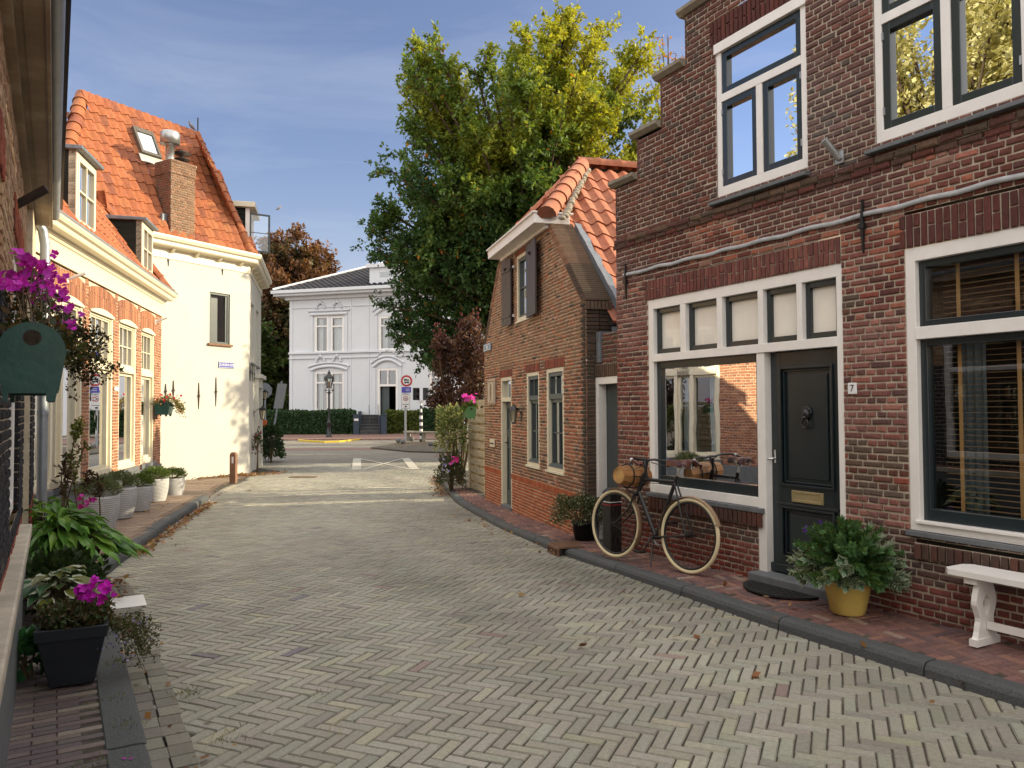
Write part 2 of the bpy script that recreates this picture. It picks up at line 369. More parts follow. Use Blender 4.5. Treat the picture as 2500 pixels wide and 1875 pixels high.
# ================================================================== GROUND
KR=[(4.6,.9),(3.75,2.4),(2.775,4.24),(1.945,5.74),(1.22,7.29),(.605,8.77),(.335,9.64),(-.175,11.34),(-.645,13.3),(-1.02,14.55),(-1.37,16.4),(-1.93,19.7),(-2.03,20.8),(-1.7,21.4),(-.9,22.1),(.6,22.6)]   # road edge, right kerb
KL1=[(-.1,.9),(-1.05,2.55),(-1.66,3.6),(-2.6,5.2),(-3.62,6.98)]     # low kerb near the camera
KL2=[(-3.95,7.35),(-4.2,8.18),(-4.58,9.63),(-5.22,11.75),(-5.72,13.8),(-6.08,15.5)]
SO=[(-.0,1.0),(-.78,2.5),(-1.45,3.6),(-2.42,5.3),(-3.4,7.0),(-3.75,7.5)]
AN=Frame((2.23,6.92),(-.482,.876),True)
CF=Frame((.593,10.71),(-.264,.9645),True)
BF=Frame((-7.82,17.14),(.218,-.976),True)
WF=Frame((-7.4,21.64),(-.501,-.866),True)
WS=Frame((-7.4,21.64),(-.237,.97),False)
LF=Frame((-.198,-.1175),(-.511,.860),False)
def dense(pl,step=.25):
    out=[]
    for i in range(len(pl)-1):
        a=Vector((*pl[i],0));b=Vector((*pl[i+1],0));n=max(1,int((b-a).length/step))
        for k in range(n): out.append(a.lerp(b,k/n))
    out.append(Vector((*pl[-1],0))); return out
def smooth(p,it=6):
    p=[Vector(q) for q in p]
    for _ in range(it):
        p=[p[0]]+[(p[i-1]+p[i]*2+p[i+1])/4 for i in range(1,len(p)-1)]+[p[-1]]
    return p
# ground sheet to the horizon
mb=MB(); ys=[-60,-20,0,4,6.5,8,9.5,11,12.5,14,18,40,100,400,2500]
mb.grid([[(x,y,gz(y)-.06) for x in (-2500,-300,-60,-20,-8,-4,0,4,8,20,60,300,2500)] for y in ys]); struct(mb.build('ground',M['ground']))
# paving: herringbone bricks laid as real stones
def herring(mb,inside,W,n,ang,org,bbox,pal,zf,joint=.0055,prot=.004,rad=.006,tilt=.0012,maxd=1e9,patch=None):
    ca,sa=math.cos(ang),math.sin(ang)
    def wp(x,y): return (org[0]+(x*ca-y*sa)*W, org[1]+(x*sa+y*ca)*W)
    x0,x1,y0,y1=bbox; r=int(max(x1-x0,y1-y0)*1.5/W)+4; cx,cy=(x0+x1)/2,(y0+y1)/2
    # centre in brick units
    dx,dy=(cx-org[0])/W,(cy-org[1])/W; ux,uy=dx*ca+dy*sa,-dx*sa+dy*ca
    cnt=0
    for B_ in range(-r//n-2,r//n+3):
        for A_ in range(-r*2,r*2):
            bx=A_+B_*n; by=A_-B_*n
            bx+=round(ux+0); by+=round(uy+0)
            bx,by=bx,by
            for kind in (0,1):
                if kind==0: a,b,c,d=bx,bx+n,by,by+1
                else: a,b,c,d=bx,bx+1,by+1,by+1+n
                m=wp((a+b)/2,(c+d)/2)
                if not (x0<m[0]<x1 and y0<m[1]<y1): continue
                if not inside(m[0],m[1]): continue
                j=joint/W/2; jt=lambda:R_.uniform(-.03,.03)*.075/W
                jj=[(a+j+jt(),c+j+jt()),(b-j+jt(),c+j+jt()),(b-j+jt(),d-j+jt()),(a+j+jt(),d-j+jt())]
                col=pick(pal)
                if patch: col=patch(m[0],m[1],col)
                tz=[R_.uniform(-tilt,tilt) for _ in range(3)]; zb=zf(*m)+prot+tz[2]
                rr=rad/W; ins=[(1,1),(-1,1),(-1,-1),(1,-1)]
                O_=[];I=[]
                for (q,(ix,iy)) in zip(jj,ins):
                    p=wp(*q); O_.append((p[0],p[1],zf(*p)-.006))
                    p=wp(q[0]+ix*rr,q[1]+iy*rr); I.append((p[0],p[1],zf(*p)+prot+tz[2]+tz[0]*ix+tz[1]*iy))
                k=len(mb.v); mb.v.extend(O_+I)
                for f in ((k+4,k+5,k+6,k+7),(k,k+1,k+5,k+4),(k+1,k+2,k+6,k+5),(k+2,k+3,k+7,k+6),(k+3,k,k+4,k+7)):
                    mb.f.append(f); mb.m.append(0); mb.c.append(col); mb.sm.append(False)
                cnt+=1
    return cnt
KRs=smooth(dense(KR)); KL1s=smooth(dense(KL1)); KL2s=smooth(dense(KL2)); SOs=smooth(dense(SO))
def off(pts,side,w):
    out=[]; n=len(pts)
    for i,p in enumerate(pts):
        t=(pts[min(i+1,n-1)]-pts[max(i-1,0)]).normalized(); out.append(p+Vector((-t.y,t.x,0))*side*w)
    return out
roadpoly=[(p.x,p.y) for p in off(SOs,1,.07)]+[(p.x,p.y) for p in off(KL2s,1,.10)]+[(-6.3,16.6),(-6.75,18.3),(-6.75,19.6),(-7.0,20.4),(-7.2,21.2),(-6.7,22.6),(-7.8,24.0),(-14,26),(-14,30),(6,30),(6,24.5),(.6,22.6)]+[(p.x,p.y) for p in off(KRs,-1,.11)[::-1]]
RW=[((.262,.252,.208),8),((.278,.268,.222),5),((.245,.233,.195),5),((.222,.21,.18),2),((.30,.285,.215),.8),((.15,.135,.15),.08),((.22,.165,.145),.08)]
def roadpatch(x,y,c):
    a=x*.88+y*.47; b=-x*.47+y*.88; k=noise.noise(Vector((x*.45,y*.45,3)))*.26+noise.noise(Vector((x*1.7,y*1.7,8)))*.14+.22*noise.noise(Vector((a*1.3,b*.18,2)))
    return tuple(max(.01,v*(1+k)) for v in c)
mb=MB(); zr=lambda x,y:gz(y)+.012*noise.noise(Vector((x*.7,y*.7,0)))
nb=herring(mb,lambda x,y:inpoly(x,y,roadpoly),.072,3,math.radians(-23),(0,5),(-12,6,1.5,26),RW,zr,patch=roadpatch)
def sheet(mb,poly,zf,m=0,step=.8):
    xs=[p[0] for p in poly]; yy=[p[1] for p in poly]
    x=min(xs)
    while x<max(xs):
        y=min(yy)
        while y<max(yy):
            if inpoly(x+step/2,y+step/2,poly) : mb.face([(x,y,zf(x,y)),(x+step,y,zf(x+step,y)),(x+step,y+step,zf(x+step,y+step)),(x,y+step,zf(x,y+step))],m)
            y+=step
        x+=step
# bedding sand under the stones
yy=[.5+i*.2 for i in range(128)]
mb.grid([[(x,y,zr(x,y)-.003+.0045*noise.noise(Vector((x*.9,y*.9,7)))+.003*noise.noise(Vector((x*3,y*3,1)))) for x in [-12+i*.2 for i in range(94)]] for y in yy],1)
struct(mb.build('road',[M['stone_set'],M['sand']]))
print('road bricks',nb)
# far crossing road: brick paved sheet with procedural courses
def paver(name,c1,c2,mort,sc,rot,attr=None):
    m,nt,out=nmat(name); N=nt.nodes.new; L=nt.links.new
    b=N('ShaderNodeBsdfPrincipled'); b.inputs['Roughness'].default_value=.75; L(b.outputs[0],out.inputs[0])
    tc=N('ShaderNodeTexCoord'); mp=N('ShaderNodeMapping'); mp.inputs['Rotation'].default_value=(0,0,rot); L(tc.outputs['Object'],mp.inputs[0])
    br=N('ShaderNodeTexBrick'); br.inputs['Scale'].default_value=sc; br.inputs['Color1'].default_value=(*c1,1); br.inputs['Color2'].default_value=(*c2,1); br.inputs['Mortar'].default_value=(*mort,1); br.inputs['Mortar Size'].default_value=.03; br.inputs['Brick Width'].default_value=.9; br.inputs['Row Height'].default_value=.3
    L(mp.outputs[0],br.inputs[0]); n=N('ShaderNodeTexNoise'); n.inputs['Scale'].default_value=.6; n.inputs['Detail'].default_value=10; L(tc.outputs['Object'],n.inputs[0])
    mr=N('ShaderNodeMapRange'); mr.inputs[3].default_value=.72; mr.inputs[4].default_value=1.3; L(n.outputs[0],mr.inputs[0])
    mx=N('ShaderNodeMix'); mx.data_type='RGBA'; mx.blend_type='MULTIPLY'; mx.inputs[0].default_value=1; L(br.outputs[0],mx.inputs[6]); L(mr.outputs[0],mx.inputs[7]); L(mx.outputs[2],b.inputs['Base Color'])
    bp=N('ShaderNodeBump'); bp.inputs['Strength'].default_value=.4; bp.inputs['Distance'].default_value=.01; L(br.outputs[1],bp.inputs['Height']); bp.invert=True; L(bp.outputs[0],b.inputs['Normal']); return m
M['farpave']=paver('far_brick_paving',(.25,.225,.17),(.19,.17,.135),(.06,.05,.04),2.8,.5)
M['pinkpave']=paver('pinkish_brick_paving',(.26,.14,.10),(.20,.11,.085),(.08,.06,.05),2.8,.2)
mb=MB(); mb.grid([[(x,y,gz(y)-.004) for x in (-70,-40,-20,-7,5,30,70)] for y in (25.6,30,36,45.2)]); struct(mb.build('crossing_road',M['farpave']))
mb=MB()
for (y0,y1) in ((29.2,30.6),(34.5,36.2)): mb.grid([[(x,y+.03*x,gz(y)+.001) for x in (-70,-20,-3,0,30,70)][(0 if y0>33 else 2):] for y in (y0,y1)])
struct(mb.build('cycle_path',M['pinkpave']))
mb=MB(); mb.box(-70,70,45.2,56.9,gz(50)-.3,gz(50)+.05); struct(mb.build('villa_pavement',M['pinkpave']))
mb=MB()
isl=[gnd(*q,.06) for q in((905,1092),(960,1083),(1000,1078),(1180,1078),(1180,1102),(1120,1104),(1000,1101))]
mb.prism([p-Vector((0,0,.10)) for p in isl],(0,0,.10)); struct(mb.build('traffic_island',M['ground']))
# kerbs
def kerb(name,pts,side,w,h,m,joint=1.0,zb=0):
    mb=MB(); acc=0; seg=[]; n=len(pts); rows=[]
    for i,p in enumerate(pts):
        t=(pts[min(i+1,n-1)]-pts[max(i-1,0)]).normalized(); s=Vector((-t.y,t.x,0))*side; z=gz(p.y)+zb; wob=.004*noise.noise(p*2)
        prof=[(0,-.05),(.004,h*.55),(.018,h*.85),(.045,h*.99),(w-.012,h),(w-.002,h-.012),(w,-.05)]
        rows.append([p+s*a+Vector((0,0,z+b+wob)) for a,b in prof])
    # split in stones
    k0=0; acc=0
    for i in range(1,n):
        acc+=(pts[i]-pts[i-1]).length
        if acc>=joint or i==n-1:
            a,b=rows[k0:i+1][:],None
            r2=[list(r) for r in a]
            if len(r2)>1:
                d0=(r2[1][0]-r2[0][0]).normalized()*.006; d1=(r2[-1][0]-r2[-2][0]).normalized()*.006
                dz=Vector((0,0,R_.uniform(-.004,.004)))
                r2=[[q+dz for q in r] for r in r2]
                r2[0]=[q+d0 for q in r2[0]]; r2[-1]=[q-d1 for q in r2[-1]]
                mb.grid(r2,0,(1,1,1),False); mb.face(r2[0]); mb.face(r2[-1])
            k0=i; acc=0
    return struct(mb.build(name,m))
kerb('kerb_right',KRs,-1,.15,.085,M['kerb'])
kerb('kerb_left_low',KL1s,1,.19,.028,M['kerb'],1.0)
kerb('kerb_left_raised',KL2s,1,.16,.12,M['kerb'],1.0)
fl=smooth(dense([(-6.02,15.35),(-6.2,16.2),(-6.5,17.4),(-6.62,18.6)])); kerb('kerb_flush_strip',fl,1,.12,.02,M['concrete'],.5)
# gutter stones left
mb=MB()
for row in range(2):
    p=SOs; acc=0
    for i in range(1,len(p)):
        t=(p[i]-p[i-1]); ln=t.length; t.normalize(); s=Vector((-t.y,t.x,0)); k=0
        m_=max(1,round(ln/.12))
        for q in range(m_):
            c0=p[i-1]+t*(ln*(q+.5)/m_)+s*(.055+row*.115+R_.uniform(-.006,.006)); c0.z=gz(c0.y)+.010+R_.uniform(-.002,.002)
            mb.obox(c0,t*(ln/m_*.5-.005),s*.055,Vector((R_.uniform(-.001,.001),0,.006)),0,pick([((.17,.16,.13),3),((.13,.12,.10),3),((.20,.18,.15),1)]))
struct(mb.build('gutter_stones',M['stone_set'],bevel=.003))
# right sidewalk
inner=[(p.x,p.y) for p in off(KRs,-1,.15)]
def wallp(F,s): p=F.P(s,0,.0); return (p.x,p.y)
swR=inner[:-6]+[wallp(CF,6.2),wallp(CF,4.1),wallp(CF,-1.2),wallp(AN,2.13),wallp(AN,-7)]
def zsR(x,y):
    d=min((Vector((x,y,0))-q).length for q in KRs[::2]); return gz(y)+.078+min(.035,max(0,d-.15)*.05)
mb=MB()
RP=[((.19,.10,.085),5),((.155,.085,.078),4),((.24,.125,.095),2),((.12,.075,.075),2),((.28,.20,.16),.8)]
nb=herring(mb,lambda x,y:inpoly(x,y,swR),.058,3,math.radians(-28.8+45-90),(2,6),(-2.5,6.5,.5,17),RP,zsR,rad=.006)
pp=dense(KR)[:]; a=off(KRs,-1,.12); b=off(KRs,-1,1.6)
mb.grid([[Vector((q.x,q.y,zsR(q.x,q.y)-.0045)) for q in r] for r in (a,off(KRs,-1,.5),off(KRs,-1,.9),b)],1)
struct(mb.build('sidewalk_right',[M['stone_set'],M['sand']]))
print('sidewalk bricks',nb)
# left sidewalk
def zsL(x,y): return gz(y)+.02+.095*min(1,max(0,(y-6.6)/1.0))
mb=MB(); inn=off(KL1s,1,.19); 
LP=[((.125,.095,.09),4),((.10,.08,.082),4),((.15,.115,.10),2),((.20,.17,.14),.8)]
def runbond(mb,A,e,n,L,W,rows,cols,inside,pal,zf,j=.008):
    A=Vector((*A,0));e=Vector((*e,0)).normalized();n=Vector((*n,0)).normalized()
    for r in range(rows):
        for c in range(cols):
            c0=A+e*((c+.5*(r%2)+.5)*L)+n*((r+.5)*W)
            if not inside(c0.x,c0.y): continue
            c0.z=zf(c0.x,c0.y)-.004+R_.uniform(-.002,.002); k=R_.uniform(-.01,.01)
            mb.obox(c0,(e+n*k)*(L/2-j/2),(n-e*k)*(W/2-j/2),(R_.uniform(-.002,.002)*.02,0,.008),0,pick(pal))
swL1=[(p.x,p.y) for p in inn]+[wallp(LF,8.1),wallp(LF,-.5)]
runbond(mb,(LF.O.x+.1,LF.O.y-.5),(LF.n.x,LF.n.y),(LF.e.x,LF.e.y),.215,.058,170,6,lambda x,y:inpoly(x,y,swL1),LP,zsL)
inn2=off(KL2s,1,.16)
swL2=[(p.x,p.y) for p in inn2]+[(-6.3,16.4),(-7.0,18.0),(-7.2,21.2)]+[(-8.6,19.8),wallp(BF,.0),wallp(BF,8.2),wallp(LF,8.0)]
runbond(mb,(-9.5,6.0),(.976,.218),(-.218,.976),.215,.062,260,40,lambda x,y:inpoly(x,y,swL2),[((.24,.17,.125),4),((.20,.14,.105),4),((.28,.21,.15),2)],lambda x,y:zsL(x,y) if y<15.4 else lerp(zsL(x,y),gz(y)+.012,min(1,(y-15.4)/.6)))
mb.grid([[Vector((x,y,zsL(x,y)-.006 if y<15.4 else gz(y)+.004)) for x,y in r] for r in ([(q.x,q.y) for q in off(KL2s,1,.12)]+[(-6.7,18.6),(-7.2,21.2)],[(q.x,q.y) for q in off(KL2s,1,3.4)]+[(-9,18.6),(-9.2,20.4)])],1)
mb.grid([[Vector((q.x,q.y,zsL(q.x,q.y)-.006)) for q in r] for r in (off(KL1s,1,.17),off(KL1s,1,.8))],1)
struct(mb.build('sidewalk_left',[M['stone_set'],M['sand']]))
# painted markings at the junction
mb=MB()
def stripe(q0,q1,w0,w1=None):
    a=gnd(*q0,.013);b=gnd(*q1,.013); t=(b-a).normalized(); s=Vector((-t.y,t.x,0)); w1=w1 or w0
    mb.face([a+s*w0/2,a-s*w0/2,b-s*w1/2,b+s*w1/2])
stripe((872,1119),(870,1146.5),.28); stripe((990,1118.5),(1013,1145.5),.28)
stripe((878,1119.5),(1004,1146),.10); stripe((984,1119),(885,1146),.10)
stripe((833,1188),(1059,1194),.10)
struct(mb.build('road_marking',M['roadpaint']))
mb=MB()
a=[gnd(x,y,.06) for x,y in((728,1074),(760,1076.5),(792,1078),(830,1077),(858,1074),(882,1071))]
for i in range(5):
    t=(a[i+1]-a[i]); mb.obox((a[i]+a[i+1])/2-Vector((0,0,.05)),t*.49,Vector((0,.12,0)),(0,0,.08),0)
struct(mb.build('yellow_kerb',M['yellow'],bevel=.02))
mb=MB(); a=gnd(709,1164,.012); b=gnd(773,1164,.012); t=b-a
for i in range(22): mb.obox(a+t*((i+.5)/22),t*.015,Vector((0,.12,0)),(0,0,.006))
mb.obox((a+b)/2-Vector((0,0,.008)),t*.52,(0,.16,0),(0,0,.006)); struct(mb.build('channel_grate',M['grate']))
# ================================================================== HOUSE A (right, stepped gable)
A=AN; zA=gz(7)+.10
Ab=A.P(-.3,zA-.05,0)
HA=thing('stepped_gable_house','dark red brick house with stepped gable, white window frames and dark front door','house',Ab)
STEP=[(2.13,4.17),(1.73,4.62),(1.32,5.12),(.93,5.63),(.52,6.15),(.1,6.6),(-1.4,6.6)]
def spanA(z):
    s1=2.13
    for s,h in STEP[:5]:
        if z<h: s1=s; break
    else: s1=.1
    return (-4.2,s1)
OA=[(-.87,1.57,.74,2.80),(-3.75,-1.42,.74,2.81),(-.56,.505,3.66,5.15),(-2.32,-1.20,3.66,5.15),(-.87,.045,-.3,.8)]
def colA(s,z):
    lo=[((.20,.062,.045),6),((.16,.052,.04),4),((.26,.085,.055),2),((.10,.04,.035),2)]
    hi=[((.125,.048,.037),6),((.10,.042,.034),4),((.16,.058,.042),2),((.085,.055,.045),2)]
    n=noise.noise(Vector((s*1.1,z*1.3,5))); m2=noise.noise(Vector((s*.6+9,z*.9,1)))+.5*noise.noise(Vector((s*2.3,z*2.9,4)))
    if z<.72: pal=[((.09,.042,.032),5),((.12,.045,.033),4),((.075,.045,.038),3)] if z>.42+.12*n else [((.17,.038,.026),4),((.13,.034,.026),3)]
    elif z<2.55 and s<-.87 and n>.12: pal=[((.10,.062,.045),4),((.12,.045,.032),3),((.22,.055,.034),2)]
    elif z<2.9: pal=lo
    elif z<3.5: pal=[((.30,.10,.06),3),((.26,.12,.085),2),((.15,.05,.038),4)] if n>-.05 else [((.13,.042,.032),5),((.10,.04,.034),3)]
    else: pal=hi
    c=pick(pal); k=1+.45*m2; g=max(0,min(.55,.15+m2*.5)); a=sum(c)/3
    k*=1.14; return tuple((v*(1-g)+a*1.05*g)*k for v in c)
mb=MB()
brickwall(mb,A,spanA,-.35,3.50,.0545,.172,OA+[(-.87,1.57,2.80,3.02),(-3.75,-1.42,2.81,3.06),(-.02,1.57,.56,.70),(-3.75,-1.46,.56,.66)],colA)
brickwall(mb,A,spanA,3.56,6.6,.0545,.172,OA+[(-.62,.57,5.15,5.40),(-2.38,-1.14,5.15,5.40)],colA,jit=.0035)
shell(mb,A,-4.2,2.125,-.35,4.1,-.02,-7,1)
shell(mb,A,-4.2,.9,4.1,5.5,-.3,-7,1); mb.fbox(A,-9.5,-4.25,-.3,4.6,-7,-.35,1)  # plain unseen neighbour block, added to keep the near road in shade
# wall thickness of the stepped gable seen edge on
pv=[(2.13,-.35)]+[q for i in range(len(STEP)-1) for q in ((STEP[i][0],STEP[i][1]),(STEP[i+1][0],STEP[i][1]))]
for i in range(0,len(pv)-1):
    a,b=pv[i],pv[i+1]
    if a[0]==b[0]:
        k=int((b[1]-a[1])/.0545)
        for r in range(k):
            z0=a[1]+r*.0545; e0=.004
            P=A.P; cc=colA(a[0],z0)
            mb.hexa([P(a[0]-.02,z0+.005,-.3),P(a[0]+e0,z0+.005,-.3),P(a[0]+e0,z0+.005,0),P(a[0]-.02,z0+.005,0),P(a[0]-.02,z0+.049,-.3),P(a[0]+e0,z0+.049,-.3),P(a[0]+e0,z0+.049,0),P(a[0]-.02,z0+.049,0)],0,cc)
        mb.face([A.P(a[0],a[1],0),A.P(b[0],b[1],0),A.P(b[0],b[1],-.3),A.P(a[0],a[1],-.3)],1)
    else: mb.face([A.P(a[0],a[1],0),A.P(b[0],b[1],0),A.P(b[0],b[1],-.3),A.P(a[0],a[1],-.3)],1)
wA=mb.build('wall',[M['brick'],M['mortar']],HA)
# brick lintels
def arch(name,s0,s1,z0,z1,w,pal,par,F=A,**k):
    mb=MB(); soldier(mb,F,s0,s1,z0,z1,w,lambda s,z:pick(pal),**k); return mb.build(name,[M['brick'],M['mortar']],par)
SA=[((.17,.062,.052),5),((.13,.05,.044),3),((.21,.08,.062),2)]
arch('brick_lintel',-.87,1.62,2.80,3.02,.052,SA,HA); arch('brick_lintel',-3.75,-1.38,2.81,3.06,.056,[((.11,.036,.03),4),((.09,.034,.03),3)],HA)
arch('brick_lintel',-.62,.57,5.15,5.40,.055,[((.085,.03,.025),4),((.11,.034,.027),2)],HA,prot=.013); arch('brick_lintel',-2.38,-1.14,5.15,5.40,.055,[((.085,.03,.025),4)],HA)
arch('rowlock_course',-.02,1.57,.57,.70,.06,[((.075,.04,.032),4),((.10,.042,.032),3)],HA,d=.018,split=False,prot=.014)
arch('rowlock_course',-3.75,-1.46,.54,.66,.06,[((.075,.045,.036),4),((.10,.045,.035),3)],HA,d=.018,split=False,prot=.014)
mb=MB()
for s in [x*.172 for x in range(-25,13)]:
    s2=min(s+.172,2.13)
    if s2-s>.03: brick(mb,A,s+.004,s2-.004,3.505,3.555,.03,pick([((.085,.06,.042),4),((.12,.075,.05),2),((.10,.045,.035),3)]),0,.012,.005,.012); brick(mb,A,s+.05,s2+.04,3.452,3.50,.012,pick([((.10,.055,.04),4),((.12,.045,.035),3)]),0,.010,.004,.010)
mb.face([A.P(-4.2,3.5,.02),A.P(2.13,3.5,.02),A.P(2.13,3.56,.02),A.P(-4.2,3.56,.02)],1)
mb.build('string_course',[M['brick'],M['mortar_dark']],HA)
mb=MB(); n=60
rows=[[A.P(lerp(-4.2,1.98,i/n),3.118+.006*math.sin(i*1.3)+.008*noise.noise(Vector((i*.4,0,0)))+dz,dd) for i in range(n+1)] for dz,dd in ((.0,.010),(.0,.03),(.034,.026),(.040,.012))]
mb.grid(rows); mb.build('lead_flashing',mat('pale_lead',(.36,.37,.38),.6,.25,9,.25,30,dirt=((.16,.14,.11),6,.62)),HA)
# stone caps
for i,(s,z) in enumerate(STEP[:6]):
    s0=STEP[i+1][0]; mb=MB(); P=A.P
    pr=[(-.34,z),(.03,z),(.075,z+.035),(.075,z+.07),(-.34,z+.075)]
    e=.055
    mb.prism([P(s0+.0,zz,d) for d,zz in pr],A.e*(s-s0+e))
    mb.build('coping_stone',mat('coping_stone',(.24,.21,.16),.85,.3,8,.3,50,dirt=((.10,.085,.06),4,.6)) if i==0 else bpy.data.materials['coping_stone'],HA,.006)
# roof behind
mb=MB(); P=A.P
for sg in ((2.0,4.0,-.1,5.9),(-2.2,4.0,-.1,5.9)): mb.face([P(sg[0],sg[1],-.25),P(sg[2],sg[3],-.25),P(sg[2],sg[3],-7),P(sg[0],sg[1],-7)])
mb.build('roof',mat('plain_roof',(.30,.10,.05),.8,.2,6,.2),HA)
# --- shop window with five top lights and the door
wf=MB(); P=A.P
D0,D1=-.075,-.005
wf.fbox(A,1.49,1.57,.745,2.80,D0,D1); wf.fbox(A,-.87,1.49,2.70,2.80,D0,D1); wf.fbox(A,-.87,-.815,.17,2.70,D0,D1)
wf.fbox(A,-.815,1.49,2.135,2.215,D0,D1+.012); wf.fbox(A,-.045,.045,.17,2.135,D0-.05,D1); wf.fbox(A,.045,1.49,.745,.83,D0,D1)
TL=[1.49]; 
for px_ in (440,770,1140,1490): 
    x=1540+px_/3.687; sL,_=A.px(x,800); sR,_=A.px(x+13,800); wf.fbox(A,sR,sL,2.215,2.70,D0,D1); TL+= [sL,sR]
TL.append(-.815)
winA=wf.build('shop_window_frame',M['white'],HA,.003)
for i in range(0,10,2):
    s1,s0=TL[i],TL[i+1]
    c=casement(A,winA,s0,s1,2.215,2.70,.045,-.115,-.055,M['dark'],M['glass_low'],name='top_light',wb=.055,wt=.05)
    pane(A,c,s0+.02,s1-.02,2.24,2.66,-.093,M['blindcloth'],'roller_blind')
c=casement(A,winA,.045,1.49,.83,2.135,.05,-.115,-.05,M['dark'],M['glass'],name='window_sash',wb=.10,wt=.075)
bl=MB()
for i in range(29):
    z=.96+i*.038; bl.fbox(A,.12,1.42,z,z+.003,-.195,-.155)
for s in (.33,.78,1.23): bl.fbox(A,s-.012,s+.012,.94,2.06,-.150,-.147,1)
bl.build('venetian_blind',[M['blind'],M['tape']],HA)
room(A,HA,-.03,1.57,.7,2.8,2.6)
# things on the inner sill, dimly seen
iv=MB()
for i in range(5): iv.lathe([(.0,.0),(.06,.0),(.075,.13),(.07,.13),(0,.12)],P(.25+i*.27,.83,-.35),12)
iv.build('sill_pots',M['grey_pot'],HA)
mb=MB(); mb.fbox(A,-.03,1.60,.70,.742,-.09,.035); mb.build('window_sill',M['bluestone'],HA,.004)
# door
dr=MB(); ds0,ds1,dz0,dz1=-.813,-.047,.20,2.133
def dfr(mb,s0,s1,z0,z1,w,d0,d1): ringframe(mb,A,s0,s1,z0,z1,w,d0,d1)
dr.fbox(A,ds0,ds1,dz0,dz1,-.135,-.115)
for a,b,c,e in ((ds0,ds0+.11,dz0,dz1),(ds1-.11,ds1,dz0,dz1),(ds0+.11,ds1-.11,1.99,dz1),(ds0+.11,ds1-.11,.77,.965),(ds0+.11,ds1-.11,dz0,.34)): dr.fbox(A,a,b,c,e,-.115,-.085)
for (a,b,c,e) in ((ds0+.10,ds1-.10,.955,2.0),(ds0+.10,ds1-.10,.33,.78)):
    ringframe(dr,A,a,b,c,e,.022,-.088,-.068); ringframe(dr,A,a+.03,b-.03,c+.03,e-.03,.014,-.112,-.090)
    dr.fbox(A,a+.075,b-.075,c+.075,e-.075,-.115,-.100)
dr.fbox(A,ds0+.06,ds1-.06,.785,.81,-.085,-.062); dr.fbox(A,ds0,ds1,dz0,dz0+.07,-.085,-.05)
door=dr.build('door',M['dark'],HA,.004)
kn=MB(); kz,ks=1.585,-.43
kn.sphere(P(ks,kz,-.088),.043,14,sc=(1,1,1.25)); kn.sphere(P(ks,kz-.03,-.062),.024,10,sc=(1,1,.8))
for sg in(-1,1): kn.sphere(P(ks+.028*sg,kz+.04,-.085),.015,8); kn.sphere(P(ks+.014*sg,kz+.012,-.055),.008,8)
for i in range(9):
    a=math.pi*(i/8); kn.sphere(P(ks+.043*math.cos(a),kz+.012+.045*math.sin(a),-.092),.015,7)
pts=[P(ks+.032*math.sin(t),kz-.082+.040*math.cos(t),-.068) for t in [2*math.pi*i/20 for i in range(21)]]; kn.tube(pts,.0085,8,cap=False)
kn.build('lion_knocker',M['black'],door)
lb=MB(); ringframe(lb,A,-.60,-.27,.825,.925,.022,-.086,-.072); lb.fbox(A,-.58,-.29,.845,.905,-.085,-.079); lb.build('letter_slot',M['brass'],door,.003)
hd=MB(); hd.fbox(A,-.098,-.078,1.15,1.265,-.085,-.079); hd.tube([P(-.088,1.19,-.08),P(-.088,1.19,-.035),P(-.03,1.185,-.03)],.008,8); hd.build('door_handle',M['chrome'],door)
mb=MB(); mb.fbox(A,-1.05,.06,-.2,.185,-.1,.13); mb.build('door_step',M['bluestone'],HA,.012)
# right hand window
wf=MB(); ringframe(wf,A,-3.75,-1.42,.745,2.81,.075,D0,D1,wb=.075,wt=.10); wf.fbox(A,-3.675,-1.495,2.135,2.225,D0,D1+.01); wf.fbox(A,-3.72,-1.47,.80,.822,D1,.02)
w2=wf.build('window_frame',M['white'],HA,.003)
casement(A,w2,-3.675,-1.495,2.225,2.71,.05,-.12,-.05,M['dark'],M['glass'],name='top_light')
casement(A,w2,-3.675,-1.495,.822,2.135,.05,-.12,-.05,M['dark'],M['glass'],name='window_sash',wb=.085,wt=.05)
bl=MB()
for i in range(45):
    z=.92+i*.040
    if not 2.12<z<2.25: bl.fbox(A,-3.6,-1.60,z,z+.003,-.205,-.165)
for s in (-1.72,-2.12,-2.6,-3.1): bl.fbox(A,s-.014,s+.014,.9,2.10,-.16,-.157,1); bl.fbox(A,s-.014,s+.014,2.25,2.68,-.16,-.157,1)
bl.build('venetian_blind',[M['blind'],M['tape']],HA)
curtain(A,HA,-1.80,-1.60,.86,2.14,-.34,mat('blue_grey_curtain',(.20,.27,.31),.9,.1,3,0),.02,.06)
room(A,HA,-3.8,-1.40,.7,2.85,2.6)
mb=MB(); mb.fbox(A,-3.78,-1.40,.705,.742,-.09,.03); mb.build('window_sill',M['bluestone'],HA,.004)
